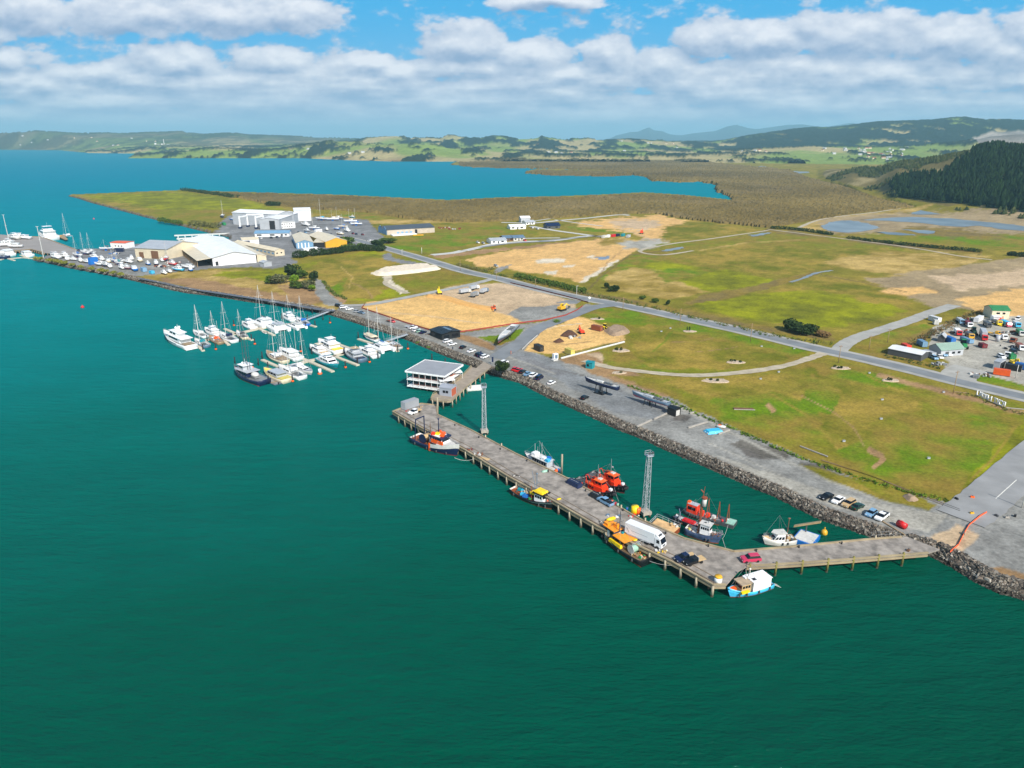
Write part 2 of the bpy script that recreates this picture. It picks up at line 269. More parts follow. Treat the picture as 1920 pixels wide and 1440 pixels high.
# ---- what grows or lies on the ground, traced as outlines; colours are the things' own
G = dict(grass=(108,110,26), lush=(90,114,14), yell=(130,132,16), dry=(172,146,86), drygrass=(140,120,50), dirt=(150,120,84), sand=(212,172,108), osand=(206,166,106), ptan=(186,162,130), gravel=(134,133,127),
 gravb=(126,128,127), dark=(98,94,86), asph=(122,122,121), lgrav=(160,156,144), wet=(96,92,86), pale=(206,194,170), brush=(108,94,58), mang=(98,92,52), mud=(150,132,100), water=(120,140,158))
PAINT = [  # (colour key, edge raggedness in px, outline)
 ('drygrass',2,[(125,366),(342,357),(470,375),(560,395),(640,402),(700,410),(860,420),(700,440),(430,415),(390,436),(330,420),(210,388)]),
 ('yell',3,[(150,367),(340,359),(480,380),(540,395),(430,405),(330,400),(230,380)]),
 ('grass',3,[(250,395),(420,392),(560,400),(560,410),(430,412),(390,425),(330,415)]),
 ('lush',2,[(640,402),(700,400),(760,405),(690,413),(655,411)]),
 ('dry',1.5,[(620,402),(700,414),(790,406),(900,418),(800,418),(700,420),(640,415)]),
 # boatyard hard standing
 ('asph',.6,[(60,490),(70,478),(95,468),(171,465),(215,466),(240,452),(312,462),(345,447),(431,450),(388,437),(400,425),(430,404),(470,408),(560,410),(600,406),(690,412),(712,438),(730,452),(690,466),(655,466),(560,480),(545,484),(560,492),(520,505),(470,500),(402,503),(338,509),(290,513),(240,519),(150,500)]),
 ('gravel',1,[(180,488),(300,480),(345,505),(290,515),(230,517),(180,503)]),
 ('grass',1.5,[(388,436),(342,421),(300,412),(345,416),(400,420),(415,428),(400,434)]),
 # tongue of land along the shore
 ('dry',2,[(230,521),(300,514),(345,510),(400,506),(500,505),(560,500),(560,520),(620,560),(640,572),(625,585),(560,577),(467,565),(380,552),(300,536)]),
 ('dirt',2,[(300,520),(400,525),(480,545),(560,555),(600,568),(560,572),(467,560),(380,546),(310,530)]),
 ('yell',2,[(395,515),(440,507),(500,505),(545,500),(540,525),(520,532),(460,522),(425,520)]),
 ('yell',2,[(540,500),(700,470),(860,505),(905,520),(700,565),(640,560),(600,520)]),
 ('drygrass',3,[(560,505),(640,480),(750,480),(780,500),(740,530),(700,560),(650,560),(600,525)]),
 ('lush',2.5,[(610,540),(650,520),(640,560)]),('grass',3,[(740,520),(840,502),(905,520),(800,545),(760,545)]),
 ('dirt',1.5,[(520,535),(600,535),(650,562),(640,574),(590,565),(540,552)]),
 ('gravel',1,[(590,520),(605,528),(625,555),(645,572),(610,572),(590,548)]),
 ('pale',1,[(694,512),(716,504),(800,496),(824,505),(720,516)]),
 ('pale',1,[(719,516),(735,518),(735,528),(768,548),(752,550),(722,530)]),
 ('asph',.6,[(716,478),(730,474),(740,484),(780,492),(810,494),(790,498),(750,493),(722,487)]),
 # fields behind the main road
 ('lush',3,[(700,465),(760,445),(880,430),(960,436),(900,452),(860,465),(800,474),(760,470)]),
 ('grass',2,[(860,418),(1000,424),(1010,440),(930,440),(860,434)]),
 ('lush',2.5,[(905,425),(1000,432),(960,440),(900,438)]),
 ('grass',2,[(800,476),(870,466),(1060,452),(1190,448),(1130,465),(870,485),(860,478)]),
 ('dirt',1,[(800,478),(970,462),(1130,447),(1135,450),(970,467),(830,484)]),
 ('drygrass',2,[(1000,427),(1060,410),(1140,400),(1180,405),(1160,420),(1100,430)]),
 ('lush',1.5,[(1060,420),(1075,422),(1190,437),(1180,441),(1065,428)]),
 ('osand',3,[(1075,418),(1160,408),(1240,404),(1290,415),(1265,445),(1215,450),(1185,436),(1085,424)]),
 ('ptan',3,[(1140,412),(1230,412),(1240,425),(1200,432),(1150,424)]),
 ('osand',2,[(874,485),(960,470),(1065,455),(1150,446),(1215,450),(1195,465),(1180,478),(1120,510),(1090,528),(1060,522),(960,505),(890,500)]),
 ('dry',3,[(1130,450),(1180,446),(1200,452),(1170,460),(1120,462)]),
 ('pale',1.5,[(1000,488),(1060,484),(1060,492),(1010,493)]),('pale',1.5,[(1055,498),(1080,496),(1078,501),(1056,502)]),('pale',1.5,[(1095,482),(1120,478),(1112,485)]),('pale',1.2,[(1020,510),(1044,508),(1040,515),(1024,515)]),
 ('water',.8,[(1118,483),(1145,479),(1138,485),(1120,487)]),('gravel',1,[(930,502),(958,496),(955,502),(925,513)]),
 ('pale',1.5,[(1085,528),(1110,512),(1150,490),(1165,487),(1130,508),(1098,528)]),
 ('lgrav',3,[(1160,455),(1230,448),(1270,445),(1250,458),(1200,468),(1170,466)]),
 ('drygrass',3,[(1250,425),(1300,412),(1440,432),(1380,440),(1260,455),(1235,450)]),
 # paddocks on the right
 ('grass',3,[(1200,468),(1260,455),(1420,435),(1560,445),(1700,465),(1640,480),(1500,520),(1400,530),(1230,500),(1190,480)]),
 ('drygrass',4,[(1250,470),(1400,455),(1540,470),(1680,465),(1600,490),(1480,520),(1330,500)]),
 ('lush',2,[(1125,520),(1190,478),(1260,480),(1180,500),(1140,535)]),
 ('yell',3,[(1175,500),(1250,490),(1320,500),(1440,520),(1470,530),(1400,545),(1330,552),(1260,545),(1230,510)]),
 ('dry',2,[(1130,520),(1180,502),(1235,505),(1245,520),(1330,548),(1250,562),(1170,548),(1140,535)]),
 ('lush',3,[(1220,505),(1290,503),(1340,510),(1250,530)]),
 ('brush',1.5,[(1330,550),(1440,530),(1530,508),(1545,512),(1450,540),(1350,562),(1300,572),(1280,568)]),
 ('yell',3,[(1290,575),(1400,552),(1500,545),(1620,555),(1700,580),(1640,605),(1540,615),(1400,600)]),
 ('drygrass',3,[(1440,545),(1540,515),(1640,530),(1720,570),(1640,570),(1560,545)]),
 ('dry',3,[(1540,490),(1680,470),(1860,480),(1800,500),(1690,520),(1600,505)]),
 ('mud',3,[(1620,525),(1790,500),(1920,480),(2200,480),(2200,600),(1800,580),(1740,575),(1700,555)]),
 ('osand',3,[(1790,560),(1920,540),(2200,540),(2200,600),(1920,600),(1840,590)]),('osand',3,[(1650,545),(1730,535),(1760,550),(1700,556)]),
 ('ptan',3,[(1740,520),(1920,505),(2100,500),(2100,520),(1800,545)]),
 ('grass',3,[(1480,425),(1600,428),(1920,445),(2300,445),(2300,480),(1920,470),(1800,468),(1560,440)]),
 ('dry',1.5,[(1495,425),(1545,408),(1720,390),(1760,388),(1700,398),(1560,415),(1560,432),(1500,432)]),
 ('lush',2.5,[(1620,418),(1700,415),(1800,435),(1920,440),(2200,440),(2200,466),(1900,464),(1750,450)]),
 ('dry',1,[(1690,400),(1920,408),(2300,410),(2300,416),(1920,413),(1690,404)]),
 ('brush',1,[(1600,448),(1700,458),(1840,472),(1840,478),(1700,466),(1590,452)]),
 ('brush',1.5,[(1440,428),(1560,440),(1550,446),(1430,434)]),
 ('brush',2,[(870,518),(1000,528),(1090,545),(1180,560),(1320,588),(1400,605),(1560,630),(1560,640),(1400,615),(1280,596),(1100,560),(980,530),(880,512)]),
 # construction lots
 ('gravel',.8,[(625,590),(640,572),(680,574),(815,622),(850,626),(975,608),(1010,604),(1060,592),(1100,570),(1125,574),(1090,588),(1030,610),(985,655),(1040,672),(1090,682),(1165,700),(1200,715),(1270,752),(1300,770),(1400,812),(1500,855),(1600,895),(1700,925),(1790,945),(1835,925),(1920,850),(2300,560),(2600,560),(2600,1300),(1920,1124),(1750,1042),(1640,1008),(1420,917),(1200,820),(1029,745),(912,699),(759,635),(669,606)]),
 ('sand',1.2,[(679,578),(690,566),(799,553),(838,557),(920,580),(980,599),(976,606),(849,624),(815,620)]),
 ('ptan',1.5,[(800,552),(861,534),(940,530),(959,530),(1078,563),(1078,583),(985,602),(920,581),(838,558)]),
 ('gravel',2,[(975,575),(1050,572),(1090,580),(1080,590),(985,604),(950,590)]),('gravb',1,[(1040,566),(1070,560),(1090,565),(1080,570)]),
 ('lush',1,[(895,632),(930,628),(985,614),(965,637),(937,648)]),
 ('sand',1.2,[(985,657),(1020,615),(1080,592),(1100,597),(1140,612),(1160,620),(1172,638),(1040,664),(1000,660)]),
 ('dirt',1.5,[(1135,612),(1180,615),(1185,630),(1150,628)]),
 ('lush',1,[(1030,608),(1045,601),(1058,605),(1040,610)]),
 ('gravb',1.5,[(960,655),(1040,672),(1060,690),(1080,700),(1160,728),(1250,765),(1240,785),(1150,775),(1060,720),(1000,690),(955,668)]),
 ('asph',1,[(950,668),(985,668),(1060,700),(1045,706),(1000,692)]),
 ('dirt',2,[(850,624),(890,632),(935,650),(920,655),(870,640),(845,632)]),
 ('dirt',2.5,[(1050,672),(1130,655),(1180,670),(1200,700),(1260,745),(1220,742),(1150,715),(1090,690)]),
 ('ptan',2,[(1100,662),(1150,660),(1170,672),(1200,690),(1150,690)]),
 # park
 ('grass',3,[(1085,588),(1150,576),(1290,598),(1520,655),(1520,668),(1470,690),(1330,705),(1230,700),(1140,682),(1172,638),(1160,618),(1100,597)]),
 ('lush',2.5,[(1090,588),(1150,577),(1300,602),(1420,632),(1515,655),(1490,668),(1380,640),(1280,622),(1180,608),(1120,600)]),
 ('drygrass',4,[(1180,640),(1300,640),(1450,650),(1480,672),(1380,690),(1250,694),(1190,668)]),
 ('drygrass',4,[(1160,630),(1220,610),(1280,625),(1280,650),(1200,655)]),
 ('lush',2,[(1125,655),(1160,655),(1230,690),(1280,700),(1200,695),(1130,680)]),
 ('grass',3,[(1140,700),(1240,710),(1340,710),(1470,695),(1530,675),(1600,680),(1920,760),(2300,850),(1925,835),(1840,915),(1790,940),(1700,920),(1500,850),(1300,765),(1240,735)]),
 ('drygrass',5,[(1230,715),(1400,705),(1560,690),(1700,730),(1740,770),(1600,800),(1480,790),(1330,750)]),
 ('drygrass',4,[(1530,780),(1640,800),(1660,860),(1560,840)]),
 ('lush',4,[(1330,745),(1450,735),(1540,760),(1550,820),(1440,800),(1360,790)]),
 ('lush',4,[(1560,840),(1700,800),(1860,790),(1900,800),(1830,900),(1740,920),(1620,880)]),
 ('lush',3,[(1750,745),(1860,760),(1880,790),(1800,780)]),('lush',3,[(1520,680),(1640,700),(1740,725),(1640,725),(1540,705)]),('lush',3,[(1520,700),(1580,730),(1560,780),(1500,750)]),
 ('yell',3,[(1920,790),(1930,830),(1840,910),(1800,915),(1850,860)]),
 ('dirt',1.5,[(1440,755),(1452,770),(1445,775),(1432,760)]),('dirt',1.2,[(1630,835),(1655,850),(1660,862),(1640,880),(1635,876),(1648,860),(1625,845)]),
 ('dirt',2,[(1650,700),(1800,738),(1920,770),(1920,776),(1790,745),(1640,706)]),
 ('dark',2.5,[(1355,810),(1400,825),(1470,845),(1480,860),(1440,858),(1380,838)]),('dark',3,[(1500,862),(1560,880),(1580,900),(1520,888)]),('wet',2,[(1385,835),(1450,862),(1400,855)]),
 ('drygrass',2.5,[(1500,868),(1580,890),(1680,925),(1760,950),(1740,958),(1660,940),(1560,905)]),('grass',2,[(1570,888),(1640,905),(1740,938),(1745,955),(1690,945)]),
 ('lgrav',2.5,[(1330,850),(1420,880),(1560,925),(1700,955),(1780,965),(1740,1000),(1680,985),(1540,940),(1420,895)]),
 ('gravel',1,[(1255,765),(1320,775),(1400,812),(1380,830),(1330,835),(1250,790)]),
 ('wet',2,[(1270,775),(1300,780),(1290,790),(1262,786)]),
 ('ptan',4,[(1740,1010),(1790,985),(1830,1000),(1800,1040),(1750,1040)]),('dirt',4,[(1820,1075),(1870,1060),(1930,1085),(2100,1150),(1960,1130)]),
 ('mud',4,[(1530,410),(1700,398),(1930,404),(2200,420),(2200,446),(1800,436),(1700,438),(1560,438)]),('brush',4,[(1700,424),(1800,428),(1900,446),(1800,446),(1680,436)]),
 # yard on the right
 ('lush',1.5,[(1600,650),(1640,628),(1735,607),(1750,612),(1680,640),(1640,660)]),
 ('brush',1.5,[(1650,662),(1700,630),(1760,610),(1800,590),(1830,580),(1870,590),(1800,610),(1720,645),(1672,665)]),
 ('brush',1.5,[(1610,658),(1668,662),(1760,685),(1776,695),(1700,683),(1620,664)]),
 ('lgrav',1.5,[(1750,612),(1820,595),(1860,595),(1920,590),(2300,590),(2300,720),(1920,722),(1860,706),(1810,700),(1800,706),(1770,695),(1780,680),(1740,650)]),
 ('lush',1.2,[(1816,702),(1850,703),(1920,723),(2100,770),(2100,790),(1920,735),(1850,717),(1820,708)]),
]
ROADS_EXCLUDE = []
TRACKS = [('lgrav',3.2,[(1190,725),(1300,775),(1420,835),(1540,895),(1640,935),(1740,965),(1800,975)]),('lgrav',1.6,[(1330,830),(1440,880),(1560,935),(1700,985)]),('gravb',1.8,[(930,655),(1010,690),(1110,735),(1230,790)]),('lgrav',2,[(870,645),(950,668),(1040,700)]),
 ('lush',1.6,[(1262,620),(1245,640),(1224,658)]),('drygrass',1.4,[(1255,618),(1238,640),(1216,660)]),('dirt',.9,[(1260,640),(1310,640),(1340,632)]),('dirt',.8,[(1300,660),(1350,655),(1380,650)]),('dirt',1.2,[(1500,740),(1560,770),(1600,800),(1620,835)]),('drygrass',2,[(1380,720),(1450,740),(1530,790),(1560,830)]),('drygrass',1.5,[(1600,690),(1700,740),(1800,770),(1900,775)]),
 ('dry',1.2,[(1310,470),(1400,455),(1500,450)]),('dirt',1,[(1165,470),(1140,490),(1125,515)]),('drygrass',2,[(1180,520),(1240,512),(1300,515)]),('dry',1,[(640,500),(660,520),(655,540)]),('dirt',1,[(460,520),(520,533),(560,545)]),('dry',1.2,[(400,521),(470,527),(540,540)]),('wet',1.5,[(1030,690),(1100,705),(1170,735)]),('ptan',1.5,[(720,585),(800,592),(900,606)]),('osand',1.5,[(900,495),(1000,487),(1100,470)]),('ptan',1.2,[(1150,425),(1200,440),(1230,452)]),('dirt',1.4,[(1020,640),(1060,646),(1110,640)]),('pale',1,[(1000,625),(1040,612),(1090,606)]),
 ('brush',1.6,[(1245,470),(1180,478),(1125,520),(1100,545)]),('brush',1.2,[(1540,515),(1620,530),(1700,548)]),('drygrass',2.5,[(1905,800),(1870,850),(1820,900)]),('dirt',1.2,[(700,560),(690,545),(660,530)])]
MANG = [(355,358),(400,361),(500,364),(640,368),(740,373),(840,378),(940,373),(1040,371),(1140,367),(1206,363),(1280,368),(1373,377.5),(1372,367),(1342,355),(1345,344),(1315,338.5),(1275,339.5),(1224,337.5),(1210,329),(1187,326),(1140,329),(1040,327),(984,323),(1008,318.5),(1145,321),(1133,318),(1008,314),(893,312.5),(862,309),(860,304),(1000,299),(1300,301),(1480,318),(1515,333),(1590,352),(1640,370),(1715,388),(1600,400),(1480,420),(1440,426),(1300,412),(1230,400),(1180,400),(1060,407),(950,414),(850,416),(760,409),(700,399),(640,394),(560,390),(500,382),(440,368)]
def paint(u, v, x, y, z):
    """colour of the ground per vertex, far slopes with shade and haze put in"""
    n = u.size; col = np.empty((n, 3), np.float32)
    g = {k: np.array(lin(c), np.float32) for k, c in G.items()}
    d = np.hypot(x, y)
    a2 = fbm(x / 17 + 5, y / 17, 5, .65)[:, None]; a = fbm(x / 26, y / 26, 4)[:, None]; b = fbm(x / 7 + 40, y / 7, 3)[:, None]
    col[:] = g['grass'] * (1 - a) + g['drygrass'] * a
    mot = np.ones((n, 1), np.float32); nu = (fbm(x / 9, y / 9, 4) - .5); nv = (fbm(x / 9 + 50, y / 9 + 50, 4) - .5)
    for key, rag, poly in PAINT:
        us = [p[0] for p in poly]; vs = [p[1] for p in poly]
        sel = (u > min(us) - 12) & (u < max(us) + 12) & (v > min(vs) - 8) & (v < max(vs) + 8)
        if not sel.any(): continue
        idx = np.nonzero(sel)[0]
        soft = 0 if rag <= 1 else rag; cov = 0
        for ju, jv in ((.5, .3), (-.6, .2), (.1, -.7), (-.2, .9)) if soft else ((0, 0),):
            uu = u[idx] + nu[idx] * rag * 9 + ju * soft * 1.2; vv = v[idx] + nv[idx] * rag * 4 + jv * soft * .5
            cov = cov + inside(uu, vv, poly) * (.25 if soft else 1.)
        ins = cov > 0; k = idx[ins]; cv = np.asarray(cov[ins])[:, None].astype(np.float32)
        natural = key in ('grass', 'lush', 'yell', 'drygrass', 'dry', 'brush')
        if natural:
            w = np.clip(.56 + (a[k] - .5) * 1.5 + (b[k] - .5) * .8 + (a2[k] - .5) * 2.2, 0, 1); mixc = g['drygrass'] if key != 'drygrass' else g['grass']
            if key == 'yell': mixc = g['grass']
            new = g[key] * w + mixc * (1 - w)
        else: new = g[key] * (.86 + .28 * a2[k])
        col[k] = col[k] * (1 - cv) + new * cv; mot[k] = .35 if key in ('sand', 'osand', 'ptan', 'pale') else 1.
    for key, w, line in TRACKS:
        us = [p[0] for p in line]; vs = [p[1] for p in line]; k = np.nonzero((u > min(us) - 12) & (u < max(us) + 12) & (v > min(vs) - 8) & (v < max(vs) + 8))[0]
        if k.size:
            dd_ = pdist(u[k] + nu[k] * 6, (v[k] + nv[k] * 2) * 1.8, [(p[0], p[1] * 1.8) for p in line]); cv = ((1 - sstep(w * .5, w * 1.9, dd_)) * .75 * (.5 + a2[k][:, 0]))[:, None]; cv = np.clip(cv, 0, 1); col[k] = col[k] * (1 - cv) + g[key] * cv
    col *= 1 + mot * (-.48 + .34 * a + .26 * b + .42 * a2)
    # light and dark speckle belongs to the tussocks and stones themselves
    col *= (.95 + .10 * np.random.RandomState(3).rand(n, 1))
    # far country: pasture, bush and bare paddocks
    far = (d > 3300) | ((u > 1500) & (v < 395) & (z > 8))
    k = np.nonzero(far)[0]
    if k.size:
        xf, yf = x[k], y[k]
        p = fbm(xf / 420, yf / 700, 4); q = fbm(xf / 110 + 9, yf / 300 + 4, 5, .6); r = fbm(xf / 900 + 30, yf / 1500, 3)
        past = np.array(lin((122, 140, 62))); tan = np.array(lin((166, 152, 104))); wood = np.array(lin((30, 46, 32))); brown = np.array(lin((120, 92, 62)))
        c = past + (tan - past) * sstep(.42, .62, p)[:, None]
        c = c + (brown - c) * (sstep(.6, .72, r) * .7)[:, None]
        uk = u[k]; dk = d[k]; f9 = sstep(6500, 9000, dk)[:, None]; c = c * (1 - f9) + (c * .4 + np.array(lin((92, 102, 80))) * .6) * f9 * .62  # distant slopes darkened and greyed in colour, as under cloud shadow
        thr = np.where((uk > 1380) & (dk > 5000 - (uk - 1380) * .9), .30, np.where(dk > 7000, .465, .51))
        w = sstep(0, .05, q - thr) * np.where((dk > 7000) & (uk < 1300), .6, 1)  # woods on the far left ridge paled in colour, as by haze

        mq = (uk > 1380) & (thr > .31) & (dk > 3300); w = np.where(mq, sstep(.55, .60, q), w)
        c = c + (wood - c) * w[:, None]
        h = (uk > 1500) & (dk < 3200)
        sc_ = np.array(lin((112, 100, 58))); c[h] = (sc_ * (.7 + .7 * q[:, None]))[h]
        c[h] = c[h] + (np.array(lin((176, 158, 112))) - c[h]) * (sstep(.55, .7, fbm(xf / 60, yf / 130, 4))[:, None])[h] * .6
        c[h] = c[h] + (np.array(lin((50, 66, 36))) - c[h]) * (sstep(.52, .6, fbm(xf / 90 + 7, yf / 160, 4))[:, None])[h] * .8
        qy = inside(uk, v[k], [(1815, 262), (1850, 248), (1920, 246), (2000, 248), (2000, 274), (1900, 275), (1840, 274)])
        c[qy] = np.array(lin((150, 142, 130))) * (.3 + 1.1 * q[qy][:, None])
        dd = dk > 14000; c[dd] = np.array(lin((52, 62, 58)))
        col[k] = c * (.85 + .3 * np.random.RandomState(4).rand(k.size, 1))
    # beach and stone toe
    return col
def attr_mat(key, rough=.95, bump=.25, bscale=1.2, var=.35):
    m, t, b = nt(key)
    at_ = t.nodes.new('ShaderNodeAttribute'); at_.attribute_name = 'vertex_colour'
    tc = t.nodes.new('ShaderNodeTexCoord')
    n = t.nodes.new('ShaderNodeTexNoise'); n.inputs['Scale'].default_value = bscale; n.inputs['Detail'].default_value = 6; n.inputs['Roughness'].default_value = .65
    t.links.new(tc.outputs['Object'], n.inputs['Vector'])
    mr = t.nodes.new('ShaderNodeMapRange'); mr.inputs[1].default_value = .37; mr.inputs[2].default_value = .63; mr.inputs[3].default_value = 1 - var; mr.inputs[4].default_value = 1 + var
    n2 = t.nodes.new('ShaderNodeTexNoise'); n2.inputs['Scale'].default_value = bscale * .16; n2.inputs['Detail'].default_value = 7; n2.inputs['Roughness'].default_value = .75; t.links.new(tc.outputs['Object'], n2.inputs['Vector'])
    av = t.nodes.new('ShaderNodeMath'); av.operation = 'MULTIPLY_ADD'; av.inputs[1].default_value = .5; t.links.new(n.outputs['Fac'], av.inputs[0])
    hf_ = t.nodes.new('ShaderNodeMath'); hf_.operation = 'MULTIPLY'; hf_.inputs[1].default_value = .5; t.links.new(n2.outputs['Fac'], hf_.inputs[0]); t.links.new(hf_.outputs[0], av.inputs[2])
    t.links.new(av.outputs[0], mr.inputs[0])
    vm = t.nodes.new('ShaderNodeVectorMath'); vm.operation = 'SCALE'
    t.links.new(at_.outputs['Color'], vm.inputs[0]); t.links.new(mr.outputs[0], vm.inputs['Scale']); t.links.new(vm.outputs[0], b.inputs['Base Color'])
    b.inputs['Roughness'].default_value = rough; b.inputs['Specular IOR Level'].default_value = .12
    if bump:
        bp = t.nodes.new('ShaderNodeBump'); bp.inputs['Distance'].default_value = bump
        t.links.new(n.outputs['Fac'], bp.inputs['Height']); t.links.new(bp.outputs[0], b.inputs['Normal'])
    return m
def grid_mesh(name, X, Y, Z, col, keep, m, smooth=True, extra=None):
    r, c = X.shape; idx = np.arange(r * c).reshape(r, c)
    q = np.stack([idx[:-1, :-1], idx[:-1, 1:], idx[1:, 1:], idx[1:, :-1]], -1).reshape(-1, 4)
    kq = (keep[:-1, :-1] | keep[1:, 1:] | keep[:-1, 1:] | keep[1:, :-1]).reshape(-1); q = q[kq]
    used = np.zeros(r * c, bool); used[q.reshape(-1)] = True; re = np.cumsum(used) - 1; q = re[q]
    co = np.stack([X.reshape(-1), Y.reshape(-1), Z.reshape(-1)], -1)[used].astype(np.float32)
    me = bpy.data.meshes.new(name); me.vertices.add(len(co)); me.vertices.foreach_set('co', co.reshape(-1))
    me.loops.add(q.size); me.loops.foreach_set('vertex_index', q.reshape(-1).astype(np.int32))
    me.polygons.add(len(q)); me.polygons.foreach_set('loop_start', np.arange(0, q.size, 4, dtype=np.int32))
    me.polygons.foreach_set('use_smooth', np.full(len(q), smooth))
    me.update(calc_edges=True)
    ca = me.color_attributes.new('vertex_colour', 'FLOAT_COLOR', 'POINT')
    rgba = np.ones((used.sum(), 4), np.float32); rgba[:, :3] = col.reshape(-1, 3)[used]; ca.data.foreach_set('color', rgba.reshape(-1))
    if extra is not None:
        ea = me.attributes.new('veil', 'FLOAT', 'POINT'); ea.data.foreach_set('value', extra.reshape(-1)[used].astype(np.float32))
    me.materials.append(m); o = bpy.data.objects.new(name, me); C.objects.link(o); return o
def make_ground():
    uu = np.arange(-380, 2320, 3.0)
    # near land: rows a fixed angle apart
    vv = np.concatenate([np.arange(1210, 700, -3.0), np.arange(700, 420, -1.8), np.arange(420, 303, -1.0)])
    U, V = np.meshgrid(uu, vv); X, Y = P(U, V, LZ)
    xs, ys = X.reshape(-1), Y.reshape(-1)
    sd_ = pdist(xs, ys, COAST_W, True) * np.where(inside(xs, ys, COAST_W), 1, -1)
    dd = np.hypot(xs, ys); up = 960 + (xs / ys) * FPX / cP   # column seen on the horizon
    hz = height(xs, ys, sd_, U.reshape(-1))
    mang_ = inside(U.reshape(-1), V.reshape(-1), MANG)
    hz = np.where(mang_ & (sd_ > 0), np.minimum(hz, .5), hz)
    hz = hz - np.where((sd_ > 6) & ~mang_, fbm(xs / 13, ys / 13, 3) * .22, 0)
    col = paint(U.reshape(-1), V.reshape(-1), xs, ys, hz)
    stone = np.array(lin((112, 104, 92)), np.float32)
    bk = (sd_ < 2.9) & (sd_ > -6); col[bk] = stone * (.7 + .6 * fbm(xs[bk] / 2, ys[bk] / 2, 3)[:, None])
    wl = sd_ < .5; col[wl] = np.array(lin((60, 54, 44)), np.float32)
    col[mang_] = np.array(lin((70, 62, 36)), np.float32)
    keep = (sd_ > -14).reshape(U.shape)
    grid_mesh('ground', X, Y, hz.reshape(U.shape), col, keep, attr_mat('ground', .95, .12, .9, .34)).__setitem__('kind', 'structure')
    # far country
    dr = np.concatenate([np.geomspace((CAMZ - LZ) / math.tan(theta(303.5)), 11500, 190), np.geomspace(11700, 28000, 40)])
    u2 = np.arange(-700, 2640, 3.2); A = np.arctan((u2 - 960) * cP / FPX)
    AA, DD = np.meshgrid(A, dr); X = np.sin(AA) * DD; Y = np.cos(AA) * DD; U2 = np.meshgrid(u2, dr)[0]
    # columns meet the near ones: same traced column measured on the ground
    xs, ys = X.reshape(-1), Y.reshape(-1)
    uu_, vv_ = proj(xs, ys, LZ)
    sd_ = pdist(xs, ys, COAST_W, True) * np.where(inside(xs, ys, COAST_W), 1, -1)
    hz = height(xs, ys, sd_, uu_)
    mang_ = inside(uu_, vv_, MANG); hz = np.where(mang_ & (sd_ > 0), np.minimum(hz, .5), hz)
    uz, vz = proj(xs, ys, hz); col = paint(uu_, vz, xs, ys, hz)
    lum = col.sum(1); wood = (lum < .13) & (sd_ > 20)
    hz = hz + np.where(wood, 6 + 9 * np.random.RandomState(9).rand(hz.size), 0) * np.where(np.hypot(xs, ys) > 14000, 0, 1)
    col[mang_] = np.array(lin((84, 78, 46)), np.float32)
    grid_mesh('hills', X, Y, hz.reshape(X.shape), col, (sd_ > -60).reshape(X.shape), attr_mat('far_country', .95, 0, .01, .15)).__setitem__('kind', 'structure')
    return
make_ground()
# ---------------------------------------------------------------- mangroves and pines (uncountable masses)
def make_mangroves():
    V = np.arange(428, 296, -.75); U = np.arange(340, 1730, 1.9)
    U, V = np.meshgrid(U, V); X, Y = P(U, V, 3.0); xs, ys = X.reshape(-1), Y.reshape(-1)
    c = vn(xs / 3.2, ys / 3.2 * .8); c2 = fbm(xs / 14, ys / 20, 3); big = fbm(xs / 90, ys / 140, 3)
    jit = np.random.RandomState(2).rand(xs.size)
    z = 1.6 + 2.6 * c + 1.6 * c2 + 1.2 * big + .8 * jit
    ins = inside(U.reshape(-1) + (c - .5) * 5, V.reshape(-1) + (c2 - .5) * 3, MANG)
    z = np.where(ins, z, -1.0)
    a = np.array(lin((116, 100, 56))); b = np.array(lin((88, 76, 40))); e = np.array(lin((128, 112, 78)))
    col = b + (a - b) * np.clip(.2 + .9 * c2 + .5 * (jit - .5), 0, 1)[:, None]; col = col + (e - col) * (sstep(.5, .75, big) * .35)[:, None]; col = col * (.55 + .9 * fbm(xs / 260, ys / 300 + 3, 4))[:, None]
    o = grid_mesh('mangrove_forest', X, Y, z.reshape(U.shape), col.astype(np.float32), ins.reshape(U.shape), attr_mat('mangrove_leaves', .9, .3, .35, .2), smooth=False)
    tag(o, 'olive brown mangrove swamp spreading round the head of the bay', 'mangroves', kind='stuff')
make_mangroves()
def zat(x, y):
    xs, ys = np.array([x]), np.array([y]); u, v = proj(xs, ys, LZ)
    sd_ = pdist(xs, ys, COAST_W, True) * np.where(inside(xs, ys, COAST_W), 1, -1)
    return float(height(xs, ys, sd_, u)[0])
